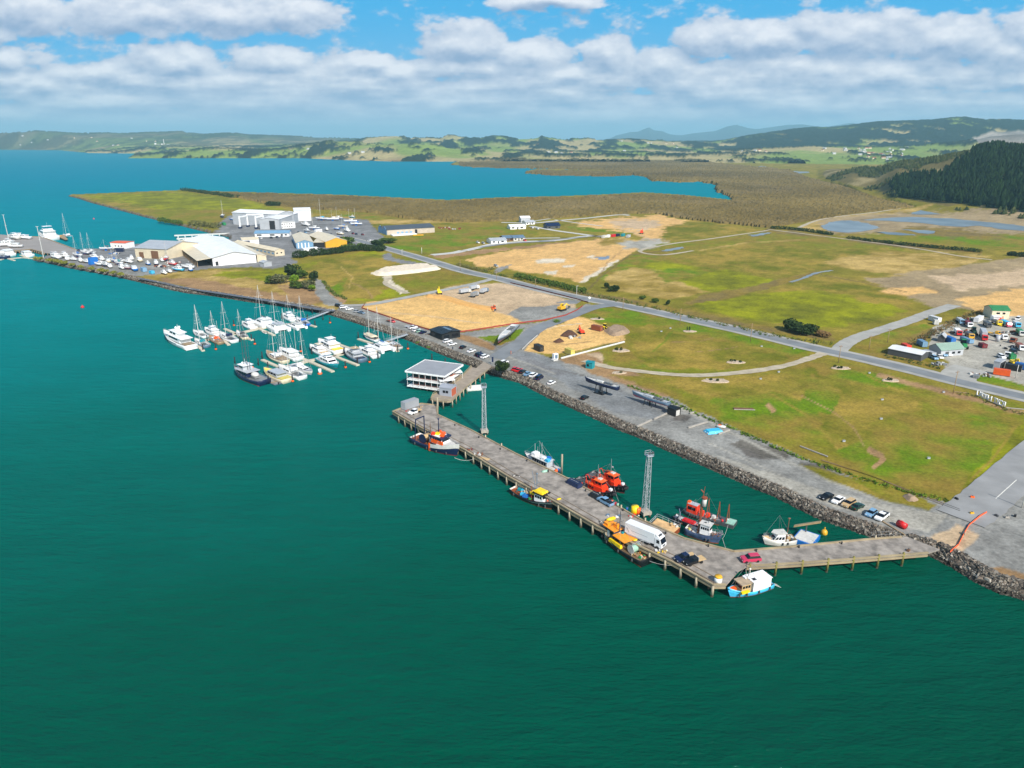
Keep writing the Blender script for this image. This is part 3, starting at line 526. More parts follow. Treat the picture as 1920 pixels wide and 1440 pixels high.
def make_pines():
    rs = np.random.RandomState(12); n = 30000
    a = rs.uniform(R(22), R(44), n); d = rs.uniform(1000, 2300, n); x = np.sin(a) * d; y = np.cos(a) * d
    u, v = proj(x, y, LZ); sd_ = np.full(n, 900.0); z = height(x, y, sd_, u); uz, vz = proj(x, y, z)
    fo = [(1677, 347), (1697, 331), (1760, 327), (1800, 304), (1840, 272), (1900, 270), (2100, 262), (2600, 262), (2600, 402), (1920, 398), (1845, 388), (1793, 380), (1740, 377), (1680, 367)]
    k = inside(uz + (fbm(x / 60, y / 60, 3) - .5) * 30, vz, fo)
    # thinner bush on the open slope
    k2 = (~k) & (uz > 1530) & (z > 6) & (fbm(x / 90 + 7, y / 160, 4) > .53) & (rs.rand(n) < .5)
    for nm, kk, lab, cc, hh in (('pine_forest', k, 'dark pine plantation covering the hill on the right', ((14, 28, 18), (36, 56, 28)), (6, 14)),
                                ('scrub', k2, 'scattered dark scrub on the open slope beside the pine plantation', ((44, 58, 32), (80, 84, 46)), (2.5, 6))):
        vs = []; fs = []; cols = []; xs, ys, zs = x[kk], y[kk], z[kk]; o = 0
        c0, c1 = np.array(lin(cc[0])), np.array(lin(cc[1]))
        for i in range(len(xs)):
            h = rs.uniform(*hh); r = h * rs.uniform(.30, .46) if nm == 'pine_forest' else h * .6; w0 = rs.rand() * 6
            base = zs[i] + h * .1; t = rs.rand()
            for q in range(3):
                zz = base + h * .28 * q; rr = r * (1 - .27 * q)
                ring = [(xs[i] + rr * math.cos(w0 + j * 1.2566) * (1 + .25 * rs.rand()), ys[i] + rr * math.sin(w0 + j * 1.2566) * (1 + .25 * rs.rand()), zz) for j in range(5)]
                vs += ring + [(xs[i], ys[i], zz + h * .42)]
                fs += [(o + j, o + (j + 1) % 5, o + 5) for j in range(5)]; o += 6
                cols += [c0 + (c1 - c0) * t] * 6
        me = bpy.data.meshes.new(nm); me.from_pydata(vs, [], fs); ca = me.color_attributes.new('vertex_colour', 'FLOAT_COLOR', 'POINT')
        rgba = np.ones((len(vs), 4), np.float32); rgba[:, :3] = np.array(cols); ca.data.foreach_set('color', rgba.reshape(-1))
        me.materials.append(attr_mat(nm + '_leaves', .9, 0, .5, .3)); ob = bpy.data.objects.new(nm, me); C.objects.link(ob)
        tag(ob, lab, 'trees', kind='stuff')
make_pines()
# ---------------------------------------------------------------- water
def make_water():
    m, t, b = nt('water'); tc = t.nodes.new('ShaderNodeTexCoord')
    def noise(scale, sx, sy, rot, det):
        mp = t.nodes.new('ShaderNodeMapping'); mp.inputs['Scale'].default_value = (sx, sy, 1); mp.inputs['Rotation'].default_value = (0, 0, R(rot))
        n = t.nodes.new('ShaderNodeTexNoise'); n.inputs['Scale'].default_value = scale; n.inputs['Detail'].default_value = det; n.inputs['Roughness'].default_value = .6
        t.links.new(tc.outputs['Object'], mp.inputs[0]); t.links.new(mp.outputs[0], n.inputs['Vector']); return n
    def math_(op, a, b_):
        q = t.nodes.new('ShaderNodeMath'); q.operation = op
        for i, s in enumerate((a, b_)):
            if isinstance(s, (int, float)): q.inputs[i].default_value = s
            else: t.links.new(s, q.inputs[i])
        return q.outputs[0]
    w1 = noise(.55, 1, 2.6, 25, 5); w2 = noise(.11, 1, 3.2, 18, 3); w3 = noise(.018, 1, 2.2, 12, 3)
    big = noise(.0042, 1, 2.0, 0, 4)
    h = math_('ADD', math_('MULTIPLY', w1.outputs['Fac'], .55), math_('MULTIPLY', w2.outputs['Fac'], 1.3)); h = math_('ADD', h, math_('MULTIPLY', w3.outputs['Fac'], 2.2))
    bp = t.nodes.new('ShaderNodeBump'); bp.inputs['Distance'].default_value = .8; bp.inputs['Strength'].default_value = .85
    t.links.new(h, bp.inputs['Height'])
    # water colour by distance: greener near the basin, bluer over the open harbour
    geo = t.nodes.new('ShaderNodeNewGeometry'); sep = t.nodes.new('ShaderNodeSeparateXYZ'); t.links.new(geo.outputs['Position'], sep.inputs[0])
    dist = math_('ADD', math_('MULTIPLY', sep.outputs['Y'], 1.0), math_('MULTIPLY', sep.outputs['X'], -.35))
    dist = math_('ADD', dist, math_('MULTIPLY', math_('SUBTRACT', big.outputs['Fac'], .5), 160))
    lg = math_('LOGARITHM', math_('MAXIMUM', dist, 60), 10)
    mr = t.nodes.new('ShaderNodeMapRange'); mr.inputs[1].default_value = math.log10(70); mr.inputs[2].default_value = math.log10(2500); t.links.new(lg, mr.inputs[0])
    r = t.nodes.new('ShaderNodeValToRGB'); e = r.color_ramp.elements
    WC = [(0, (0, 68, 48)), (.22, (0, 78, 60)), (.40, (0, 98, 88)), (.56, (0, 119, 119)), (.75, (0, 126, 136)), (1, (2, 122, 144))]
    e[0].position = 0; e[0].color = (*lin(WC[0][1]), 1); e[1].position = 1; e[1].color = (*lin(WC[-1][1]), 1)
    for p_, c in WC[1:-1]: q = e.new(p_); q.color = (*lin(c), 1)
    t.links.new(mr.outputs[0], r.inputs[0])
    m2 = t.nodes.new('ShaderNodeMapRange'); m2.inputs[1].default_value = .3; m2.inputs[2].default_value = .7; m2.inputs[3].default_value = .90; m2.inputs[4].default_value = 1.10  # light and dark of the ripples put into the water colour
    mix = math_('ADD', math_('MULTIPLY', w2.outputs['Fac'], .5), math_('MULTIPLY', w3.outputs['Fac'], .5)); t.links.new(mix, m2.inputs[0])
    vm = t.nodes.new('ShaderNodeVectorMath'); vm.operation = 'SCALE'; t.links.new(r.outputs[0], vm.inputs[0]); t.links.new(m2.outputs[0], vm.inputs['Scale'])
    # silty water: scattered light from below, with a capped share of mirror reflection because of the ripples
    t.nodes.remove(b); out = [q for q in t.nodes if q.type == 'OUTPUT_MATERIAL'][0]
    df = t.nodes.new('ShaderNodeBsdfDiffuse'); gl = t.nodes.new('ShaderNodeBsdfGlossy'); gl.inputs['Roughness'].default_value = .12; gl.inputs['Color'].default_value = (.4, .8, .9, 1); fr = t.nodes.new('ShaderNodeFresnel'); fr.inputs[0].default_value = 1.33
    t.links.new(bp.outputs[0], gl.inputs['Normal']); t.links.new(bp.outputs[0], df.inputs['Normal']); t.links.new(bp.outputs[0], fr.inputs['Normal'])
    fm = math_('MINIMUM', math_('MULTIPLY', fr.outputs[0], .7), .05); mx = t.nodes.new('ShaderNodeMixShader'); t.links.new(fm, mx.inputs[0]); t.links.new(df.outputs[0], mx.inputs[1]); t.links.new(gl.outputs[0], mx.inputs[2]); t.links.new(mx.outputs[0], out.inputs[0])
    t.links.new(vm.outputs[0], df.inputs['Color'])
    mb = MB(); mb.add([(-32000, -3000, 0), (32000, -3000, 0), (32000, 31000, 0), (-32000, 31000, 0)], [(0, 1, 2, 3)])
    mb.build('water', m)['kind'] = 'structure'
make_water()
# ---------------------------------------------------------------- sky with its clouds
BL = [(60,15,120,46,75),(240,25,170,52,75),(440,30,170,50,75),(560,28,90,40,72),(15,114,46,24,134),
 (330,118,108,44,158),(520,116,100,40,156),(690,112,70,24,140),(870,88,112,56,132),(740,128,80,30,160),(1000,108,90,40,150),(1030,0,130,22,20),(1140,104,80,48,158),
 (1330,64,80,40,118),(1440,78,110,48,124),(1600,66,170,60,132),(1780,76,150,54,130),(1900,96,110,50,150),(1240,120,90,40,160),(90,160,120,28,182),(200,140,90,30,170),(1960,60,110,50,120),(-80,60,120,60,110),(2080,110,160,60,160)]
def cloud_field(U, V):
    wx = (fbm(U / 60, V / 34, 4) - .5) * 46; wy = (fbm(U / 60 + 30, V / 34 + 11, 4) - .5) * 34
    n = fbm(U / 40, V / 22, 6, .6)
    F = np.full(U.shape, -1.0)
    for cx, cy, rx, ry, fl in BL:
        dv = (V + wy * .8 - cy); ry_ = np.where(dv > 0, np.maximum(fl - cy, 8), ry)
        d = np.sqrt(((U + wx - cx) / rx) ** 2 + (dv / ry_) ** 2); F = np.maximum(F, 1 - d)
    band = sstep(70, 170, V + wy * .7) * (.30 + 1.5 * (fbm(U / 170, V / 24 + 5, 4) - .33))
    F = np.maximum(F, band); return F + (n - .5) * .72
def make_sky():
    az = np.concatenate([np.arange(-80, -41, 1.5), np.arange(-41, 41, .085), np.arange(41, 81, 1.5)])
    el = np.concatenate([[-3, -1.5], np.arange(-.5, 10.6, .062), np.arange(10.8, 30, .8)])
    A, E = np.meshgrid(np.radians(az), np.radians(el)); Rr = 62000.0
    X = np.sin(A) * np.cos(E) * Rr; Y = np.cos(A) * np.cos(E) * Rr; Z = np.sin(E) * Rr + CAMZ
    U = 960 + 1430 * A; V = 260 - 1560 * E   # steady angular coordinates for the cloud noise
    u_, v_ = proj(X, Y, Z)
    w = sstep(0, 1, (46 - np.abs(np.degrees(A))) / 6); U = np.where(np.abs(np.degrees(A)) < 46, u_, U); V = np.where(np.abs(np.degrees(A)) < 46, v_, V)
    F = cloud_field(U, V); Fu = cloud_field(U + 9, V - 20)
    al = sstep(-.02, .22, F)
    s = np.clip(.50 + .85 * (F - Fu) + .10 * (F - .4), 0, 1)                 # sunlit from above and the right, grey below
    tt = np.clip(V / 260, 0, 1)
    blue_t = np.array(lin((70, 178, 236))); blue_b = np.array(lin((160, 205, 235)))
    base = blue_t + (blue_b - blue_t) * (tt ** 1.5)[..., None]
    hi = np.array(lin((238, 242, 250))); lo = np.array(lin((146, 172, 206)))
    c = lo + (hi - lo) * (s ** 1.2)[..., None]
    hz_ = np.array(lin((172, 203, 232))); c = c + (hz_ - c) * (sstep(140, 262, V) * .72)[..., None]
    al = al * (1 - .35 * sstep(215, 262, V))
    col = base + (c - base) * al[..., None]
    hb = np.array(lin((164, 203, 234))); col = col + (hb - col) * (sstep(225, 268, V) * .75)[..., None]; col = col * .84
    veil = sstep(0, 1, (80 - np.abs(np.degrees(A))) / 22) * sstep(0, 1, (29.5 - np.degrees(E)) / 14)
    m = bpy.data.materials.new('sky'); m.use_nodes = True; t = m.node_tree; t.nodes.clear()
    out = t.nodes.new('ShaderNodeOutputMaterial'); em = t.nodes.new('ShaderNodeEmission'); tr = t.nodes.new('ShaderNodeBsdfTransparent'); mx = t.nodes.new('ShaderNodeMixShader')
    a1 = t.nodes.new('ShaderNodeAttribute'); a1.attribute_name = 'vertex_colour'; a2 = t.nodes.new('ShaderNodeAttribute'); a2.attribute_name = 'veil'
    t.links.new(a1.outputs['Color'], em.inputs[0]); t.links.new(a2.outputs['Fac'], mx.inputs[0]); t.links.new(tr.outputs[0], mx.inputs[1]); t.links.new(em.outputs[0], mx.inputs[2]); t.links.new(mx.outputs[0], out.inputs[0])
    m.cycles.emission_sampling = 'NONE'
    o = grid_mesh('sky', X, Y, Z, col.astype(np.float32), np.ones(X.shape, bool), m, True, veil); o['kind'] = 'structure'
make_sky()
# ---------------------------------------------------------------- haze
def make_haze():
    mb = MB(); mb.box(0, 14000, -5, 70000, 36000, 560); m = bpy.data.materials.new('haze'); m.use_nodes = True; t = m.node_tree; t.nodes.clear()
    out = t.nodes.new('ShaderNodeOutputMaterial'); v = t.nodes.new('ShaderNodeVolumePrincipled'); v.inputs['Color'].default_value = (.44, .84, 1.0, 1)
    v.inputs['Density'].default_value = HAZE; v.inputs['Anisotropy'].default_value = 0.0; t.links.new(v.outputs[0], out.inputs['Volume'])
    o = mb.build('haze', m); tag(o, 'thin pale blue air fading the far hills and harbour', 'haze', kind='stuff')
HAZE = 6.6e-5
make_haze()
# ================================================================ roads and paths
def spline(pts, n=8):
    out = []
    for i in range(len(pts) - 1):
        p0 = pts[max(i - 1, 0)]; p1 = pts[i]; p2 = pts[i + 1]; p3 = pts[min(i + 2, len(pts) - 1)]
        for k in range(n):
            t = k / n; out.append(tuple(.5 * ((2 * p1[j]) + (-p0[j] + p2[j]) * t + (2 * p0[j] - 5 * p1[j] + 4 * p2[j] - p3[j]) * t * t + (-p0[j] + 3 * p1[j] - 3 * p2[j] + p3[j]) * t ** 3) for j in range(len(p1))))
    out.append(tuple(pts[-1])); return out
def strip_pts(wp, width):
    L = []; Rr = []; n = len(wp)
    for i in range(n):
        a = wp[max(i - 1, 0)]; b = wp[min(i + 1, n - 1)]; dx, dy = b[0] - a[0], b[1] - a[1]; q = math.hypot(dx, dy) or 1
        w = (width[i] if isinstance(width, list) else width) / 2
        L.append((wp[i][0] - dy / q * w, wp[i][1] + dx / q * w)); Rr.append((wp[i][0] + dy / q * w, wp[i][1] - dx / q * w))
    return L, Rr
def strip(name, px, width, z, m, kind='structure', th=.0, n=8, rag=0):
    wp = spline([P(u, v) for u, v in px], n)
    w = [width + (rng.uniform(-rag, rag) if rag else 0) for _ in wp]
    L, Rr = strip_pts(wp, w); mb = MB(); vs = []
    for a, b in zip(L, Rr): vs += [(a[0], a[1], z), (b[0], b[1], z)]
    mb.add(vs, [(2 * i, 2 * i + 1, 2 * i + 3, 2 * i + 2) for i in range(len(wp) - 1)])
    if th:
        k = len(vs); mb.add([(x, y, zz - th) for x, y, zz in vs] + vs, [(2 * i + 2, 2 * i, k + 2 * i, k + 2 * i + 2) for i in range(len(wp) - 1)] + [(2 * i + 1, 2 * i + 3, k + 2 * i + 3, k + 2 * i + 1) for i in range(len(wp) - 1)])
    o = mb.build(name, m); o['kind'] = kind; return o
M_seal = mat('road_seal', (122, 126, 128), .9, 0, .18, .12); M_gr = mat('road_gravel', (160, 158, 150), .95, 0, .16, .2); M_conc = mat('concrete', (190, 188, 180), .9, 0, .08, .3)
M_path = mat('path_seal', (92, 98, 106), .9, 0, .1, .2); M_track = mat('track_gravel', (176, 164, 140), .95, 0, .2, .3)
MAIN = [(560,432),(610,440),(660,448),(700,459),(740,470),(800,487),(870,508),(930,521),(1000,539),(1080,557),(1160,571),(1280,596),(1400,622),(1520,651),(1600,668),(1700,691),(1800,716),(1920,744),(2150,798)]
strip('road', MAIN, 13.5, LZ + .03, M_gr, rag=.5); strip('road', MAIN, 7.6, LZ + .06, M_seal)
strip('road', [(930,521),(880,534),(800,550),(740,562),(690,571),(640,573)], 6, LZ + .04, M_gr, rag=.4)
strip('road', [(1150,571),(1110,577),(1070,592),(1036,605),(1005,618),(980,640),(955,655),(930,672)], 9, LZ + .045, M_seal, rag=.3)
strip('path', [(262,522),(300,529),(340,538),(383,545.5),(467,558),(550,571.5),(600,580),(628,583)], 3.6, LZ + .04, M_path)
strip('path', [(1095,676),(1140,688),(1190,695),(1260,702),(1320,703.5),(1400,697),(1470,686),(1520,671),(1545,662)], 4.5, LZ + .04, M_track, rag=.8)
strip('road', [(1568,662),(1585,645),(1610,632),(1650,619),(1700,603),(1740,588),(1790,572)], 8, LZ + .045, M_gr, rag=.5)
strip('road', [(1795,712),(1800,700),(1820,690)], 14, LZ + .035, M_gr, rag=.5)
strip('road', [(1800,972),(1838,945),(1900,890),(1990,812),(2120,715)], 12.5, LZ + .05, mat('old_seal', (142, 142, 140), .9, 0, .16, .15), rag=.5)
strip('road_marking', [(1867,935),(1906,900)], .22, LZ + .06, mat('line_paint', (225, 222, 210), .8))
strip('road_marking', [(1945,866),(1990,826)], .22, LZ + .06, mat('line_paint', (225, 222, 210), .8))
for px, w in (([(872,470),(902,463),(929,457),(980,453),(1038,451),(1098,443),(1130,443)], 8), ([(995,424),(1040,432),(1090,439),(1128,444)], 7), ([(940,417),(1000,418),(1048,413.5),(1100,409),(1157,403),(1180,404)], 7), ([(985,417),(1040,409),(1118,401),(1180,402)], 4), ([(1040,412),(1075,417),(1130,424)], 4), ([(868,470),(850,474),(810,478)], 9), ([(935,456),(950,450),(985,447),(1050,446)], 5)):
    strip('road', px, w, LZ + .04, M_conc, rag=.1)
for px, w in (([(1010,452),(1100,444)], 5), ([(900,464),(960,456),(1040,452)], 5)): strip('road', px, w, LZ + .07, M_seal)
strip('path', [(732,521),(722,530),(740,541),(765,550)], 4, LZ + .03, M_track, rag=.6)
strip('path', [(1300,470),(1240,478),(1200,470),(1260,457),(1330,448),(1440,432)], 4, LZ + .03, M_track, rag=.8)
strip('path', [(1440,430),(1560,445),(1700,463),(1800,480),(1860,487)], 4, LZ + .03, M_track, rag=.8)
strip('path', [(1495,428),(1545,410),(1640,398),(1720,388),(1820,397)], 5, LZ + .03, M_track, rag=.8)
# railway lines sunk in the quay
M_rail = mat('rail', (126, 100, 78), .8)
for off in (0, 3):
    strip('rail_track', [(1540,862 + off * .3),(1640,895),(1720,925 + off),(1800,955 + off)], .25, LZ + .05, M_rail)
# water lying in ditches and ponds
M_pond = mat('pond', (122, 130, 132), .35, 0, .3, .03); strip('ditch', [(1482,529),(1505,522),(1530,512),(1560,507)], 3, LZ + .03, M_pond, rag=1)
def sheet(name, poly, z, m, kind='structure'):
    mb = MB(); mb.add([(*P(u, v), z) for u, v in poly], [tuple(range(len(poly)))]); o = mb.build(name, m); o['kind'] = kind; return o
for poly in ([(1240,470),(1275,463),(1279,466),(1250,471)], [(1403,441),(1440,436),(1443,438),(1415,443)], [(1640,434),(1680,436),(1720,441),(1668,440)],
             [(1540,424),(1560,416),(1600,414),(1645,424),(1640,430),(1590,436),(1553,432)], [(1610,413),(1690,407),(1800,411),(1920,422),(2200,432),(2200,441),(1920,433),(1840,424),(1790,425),(1700,416)], [(1705,402),(1740,392),(1830,396),(1830,401)], [(1690,430),(1750,433),(1740,439)],
             [(1450,320.5),(1510,321.5),(1515,324.5),(1460,323.5)], [(1292,308),(1330,309.5),(1300,310.5)], [(1330,313.5),(1370,314.5),(1340,316)], [(1420,311.5),(1436,312),(1430,314.5)]):
    sheet('pond', [(u + rng.uniform(-2.5, 2.5), v + rng.uniform(-.6, .6)) for u, v in spline(poly + [poly[0]], 6)[:-1]], LZ + .05, M_pond)
# ================================================================ wharf
M_deck = mat('wharf_deck', (144, 136, 126), .92, 0, .4, .5); M_timb = ribbed('wharf_timber', (158, 142, 112), 0, 1.5, .9, 0, .03, .22)
M_pile = mat('pile_timber', (172, 160, 136), .9, 0, .25, .9, stretch=(1, 1, .25)); M_dpile = mat('dark_pile', (40, 36, 36), .85, 0, .2, .8); M_weed = mat('weed_pile', (52, 54, 36), .9)
WHARF = [(736,772),(754,765),(790,757),(818,760),(821,778),(882,806),(967,851),(1053,892),(1125,930),(1198,973),(1283,1010),(1376,1034.5),(1500,1024),(1636,1011),(1700,1006),(1762,1030),(1740,1037),(1620,1047),(1500,1056),(1400,1062),(1396,1064),(1385,1070),(1361,1097),(1337,1097),(1260,1054),(1119,987),(1040,941),(953,894),(870,843),(775,795)]
wp = [P(u, v, WZ) for u, v in WHARF]
wh = thing('wharf', 'long grey timber wharf on piles with a ramp bending to the shore', 'wharf', (*wp[0], 0))
o0 = wp[0]
def rel(p, o=o0): return (p[0] - o[0], p[1] - o[1])
MB().prism([rel(p) for p in wp], WZ - .35, WZ).build('deck', M_deck, wh)
def edge(mb, a, b, w, h, z, o=o0, ext=0):
    a, b = rel(a, o), rel(b, o); L = math.hypot(b[0] - a[0], b[1] - a[1]); mb.box((a[0] + b[0]) / 2, (a[1] + b[1]) / 2, z, L + ext, w, h, math.atan2(b[1] - a[1], b[0] - a[0]))
sea = [(736,772),(775,795),(870,843),(953,894),(1040,941),(1119,987),(1260,1054),(1337,1097),(1361,1097)]
inn = [(818,760),(821,778),(882,806),(967,851),(1053,892),(1125,930),(1198,973),(1283,1010),(1376,1034.5),(1500,1024),(1636,1011),(1690,1007)]
brg = [(1740,1037),(1620,1047),(1500,1056),(1400,1062)]
for nm, line, m in (('edge_beam', sea, M_timb), ('edge_beam', inn, M_timb), ('edge_beam', brg, M_timb), ('edge_beam', [(736,772),(754,765),(790,757),(818,760)], M_timb)):
    mb = MB(); q = [P(u, v, WZ) for u, v in line]
    for a, b in zip(q[:-1], q[1:]): edge(mb, a, b, .45, .32, WZ); edge(mb, a, b, .3, .5, WZ - .95)
    mb.build(nm, m, wh)
# a lower walkway beam along the seaward side
mb = MB(); q = [P(u, v, WZ) for u, v in sea[:-1]]
for a, b in zip(q[:-1], q[1:]):
    dx, dy = b[0] - a[0], b[1] - a[1]; L = math.hypot(dx, dy); nx, ny = dy / L * .9, -dx / L * .9
    a2 = (a[0] - nx, a[1] - ny); b2 = (b[0] - nx, b[1] - ny)
    edge(mb, a2, b2, .28, .18, WZ); edge(mb, (a[0] - nx * 3.2, a[1] - ny * 3.2), (b[0] - nx * 3.2, b[1] - ny * 3.2), .25, .08, WZ)
mb.build('guide_rail', mat('guide_rail', (120, 106, 88), .9, 0, .3), wh)
def walk(line, step):
    q = [P(u, v, WZ) for u, v in line]; out = []; carry = 0
    for a, b in zip(q[:-1], q[1:]):
        L = math.hypot(b[0] - a[0], b[1] - a[1]); t = carry
        while t < L: out.append((a[0] + (b[0] - a[0]) * t / L, a[1] + (b[1] - a[1]) * t / L, math.atan2(b[1] - a[1], b[0] - a[0]))); t += step
        carry = t - L
    return out
def pile(x, y, top, par, r=.28, m=None, bot=-3, o=o0):
    mb = MB(); mb.tube((x - o[0], y - o[1], bot), (x - o[0], y - o[1], .5), r * 1.05, r * 1.05, 8, 1); mb.tube((x - o[0], y - o[1], .5), (x - o[0], y - o[1], top), r, r * .95, 8, 0)
    return mb.build('pile', [m or M_pile, M_weed], par, True)
sp = walk(sea, 4.6)[1:]
for x, y, a in sp: pile(x, y, WZ - .3, wh, .34)
for x, y, a in walk(inn[2:], 9)[1:]: pile(x, y, WZ + rng.choice([.1, .1, 1.1]), wh, .22)
for x, y, a in walk(brg, 6.6)[1:]: pile(x, y, WZ + .75, wh, .3, mat('mossy_pile', (128, 120, 62), .9, 0, .25))
mb = MB()
for x, y, a in sp[::1]:
    nx, ny = -math.sin(a), math.cos(a); mb.tube((x - o0[0], y - o0[1], WZ - .75), (x + nx * 9 - o0[0], y + ny * 9 - o0[1], WZ - .75), .2, .2, 4)
    for k in (3, 6, 8.6): mb.tube((x + nx * k - o0[0], y + ny * k - o0[1], -2), (x + nx * k - o0[0], y + ny * k - o0[1], WZ - .3), .25, .25, 6)
mb.build('under_frame', mat('wet_timber', (84, 74, 58), .9, 0, .3), wh)
def bollard():
    t = thing('bollard', None, None); MB().tube((0, 0, 0), (0, 0, .5), .2, .16, 8).build('post', pm('black'), t, True); MB().ball(0, 0, .55, .26, .26, .14).build('cap', pm('black'), t, True); return t
# ================================================================ light towers in the basin
def light_tower(u, vb, vt, label, gap):
    x, y = P(u, vb, 1.6); H = hpx(u, vb, vt, 1.6); t = thing('light_tower', label, 'light tower', (x, y, 0), R(gap), 'lattice light towers in the basin')
    m = pm('silver'); mb = MB(); mb.box(0, 0, .9, 2.6, 2.6, .9); mb.build('pile_cap', mat('old_concrete', (168, 160, 146), .9, 0, .2), t)
    for sx in (-1, 1):
        for sy in (-1, 1): pile(sx * .95, sy * .95, 1.0, t, .26, o=(0, 0))
    mb = MB(); w0, w1 = .74, .50; n = 11; hh = H - 2
    cor = lambda k, i: ((-1, 1, 1, -1)[i] * (w0 + (w1 - w0) * k / n), (-1, -1, 1, 1)[i] * (w0 + (w1 - w0) * k / n), 1.8 + hh * k / n)
    for k in range(n):
        for i in range(4):
            mb.tube(cor(k, i), cor(k + 1, i), .075, .075, 4); mb.tube(cor(k, i), cor(k + 1, (i + 1) % 4), .035, .035, 4) if (k + i) % 2 else mb.tube(cor(k + 1, i), cor(k, (i + 1) % 4), .035, .035, 4); mb.tube(cor(k + 1, i), cor(k + 1, (i + 1) % 4), .035, .035, 4)
    mb.build('lattice', m, t)
    mb = MB(); z = 1.8 + hh; mb.box(0, 0, z, 1.8, 1.8, .12)
    for zz in (z + .6, z + 1.2):
        for i in range(4): a = ((-1, 1, 1, -1)[i] * .88, (-1, -1, 1, 1)[i] * .88, zz); b = ((1, 1, -1, -1)[i] * .88, (-1, 1, 1, -1)[i] * .88, zz); mb.tube(a, b, .05, .05, 4)
    for i in range(4): mb.tube(((-1, 1, 1, -1)[i] * .88, (-1, -1, 1, 1)[i] * .88, z), ((-1, 1, 1, -1)[i] * .88, (-1, -1, 1, 1)[i] * .88, z + 1.2), .05, .05, 4)
    mb.build('top_platform', m, t)
    mb = MB(); mb.tube((.3, .2, 1.8), (.3, .2, z), .03, .03, 4)
    for k in range(40): mb.box(0, 0, 1.9 + k * (hh - .4) / 40, .5, .06, .06)
    mb.build('ladder', pm('grey'), t)
    for sx in (-1, 1): MB().box(sx * .5, -.95, z + .9, .6, .3, .5).build('floodlight', pm('dgrey'), t)
light_tower(908, 806, 717, 'tall lattice light tower on a pile cap beside the short jetty with the shed', 12)
light_tower(1210, 958, 843, 'tall lattice light tower on a pile cap beside the timber decked barge', 20)
# ================================================================ jetty with the restaurant
JZ = 3.0
jt = [(922,686),(907,678),(893,690),(884,688),(860,713),(812,741),(808,750),(838,754),(846,753),(880,721),(914,694)]
jp = [P(u, v, JZ) for u, v in jt]; j0 = jp[0]
jy = thing('jetty', 'sloping timber jetty between the shore and the little grey shed', 'jetty', (*j0, 0))
MB().prism([rel(p, j0) for p in jp], JZ - .35, JZ).build('deck', mat('jetty_deck', (150, 138, 122), .9, 0, .18, .5), jy)
mb = MB()
for a, b in zip(jp[3:8], jp[4:9]): edge(mb, a, b, .3, .4, JZ, j0); edge(mb, a, b, .2, .12, JZ + .9, j0)
for a, b in zip(jp[8:10], jp[9:11]): edge(mb, a, b, .35, .35, JZ, j0)
mb.build('rail', M_timb, jy)
for a, b, n in ((jp[8], jp[9], 5), (jp[9], jp[10], 4), (jp[6], jp[7], 3), (jp[4], jp[5], 5)):
    for k in range(n):
        t = (k + .3) / n; pile(a[0] + (b[0] - a[0]) * t, a[1] + (b[1] - a[1]) * t, JZ + .2, jy, .24, o=j0)
# two storey pavilion on stilts
def pavilion():
    A, B = P(768, 722, 1.6), P(832, 731, 1.6)
    x0, y0 = A; rz = math.atan2(B[1] - A[1], B[0] - A[0]); W = math.hypot(B[0] - A[0], B[1] - A[1]); D = W * .95
    t = thing('restaurant', 'flat roofed two storey waterside restaurant standing on stilts', 'building', (x0, y0, 0), rz)
    wall = mat('brick_red', (168, 96, 72), .85, 0, .15, 3); wh_ = pm('white')
    MB().box(W / 2, D / 2, 1.5, W * .9, D * .84, 6.0).build('wall', wall, t)
    H1, H2, H3 = 1.5, 4.5, 7.6
    for z in (H1 - .25, H2 - .25): MB().box(W / 2, D / 2 - .8, z, W + 1.4, D + .4, .3).build('balcony', wh_, t)
    mb = MB(); mb.box(W / 2, D / 2, H3 - .1, W + 2.4, D + 1.8, .45); mb.build('roof', [ribbed('grey_roof', (150, 152, 156), 0, 1.2, .6, 0, .04)], t)
    mb = MB()
    for sy, L in ((-.96, 0), (D + .96, 0)): mb.box(W / 2, sy, H3 - .2, W + 2.7, .16, .75)
    for sx in (-1.27, W + 1.27): mb.box(sx, D / 2, H3 - .2, .16, D + 2.0, .75)
    mb.build('fascia', wh_, t)
    for z in (H1 + .45, H2 + .45):
        for k in range(5):
            mb = MB(); mb.box(W * .05 + (k + .5) * W * .18, D * .08 - .06, z, W * .165, .12, 2.1); mb.build('window', pm('glass'), t)
        for k in range(4):
            mb = MB(); mb.box(W * .95 + .06, D * .1 + (k + .5) * D * .2, z + .3, .12, D * .12, 1.5); mb.build('window', pm('glass'), t)
    for z in (H1, H2):
        mb = MB(); y = -.95
        mb.tube((-.6, y, z + 1.0), (W + .6, y, z + 1.0), .04, .04, 4); mb.tube((-.6, y, z + .5), (W + .6, y, z + .5), .03, .03, 4)
        for k in range(13): xx = -.6 + (W + 1.2) * k / 12; mb.tube((xx, y, z), (xx, y, z + 1.0), .035, .035, 4)
        mb.tube((-.6, y, z + 1), (-.6, D, z + 1), .04, .04, 4); mb.tube((W + .6, y, z + 1), (W + .6, D * .3, z + 1), .04, .04, 4)
        mb.build('railing', pm('silver'), t)
    for k in range(7):
        mb = MB(); mb.tube((-.5 + (W + 1) * k / 6, -.75, H1), (-.5 + (W + 1) * k / 6, -.75, H3), .07, .07, 6); mb.build('post', wh_, t)
    for ix in range(5):
        for iy in range(4): MB().tube((W * (.08 + .21 * ix), D * (.05 + .3 * iy), -3), (W * (.08 + .21 * ix), D * (.05 + .3 * iy), 1.3), .3, .3, 8).build('pile', M_pile, t, True)
    return t
pavilion()
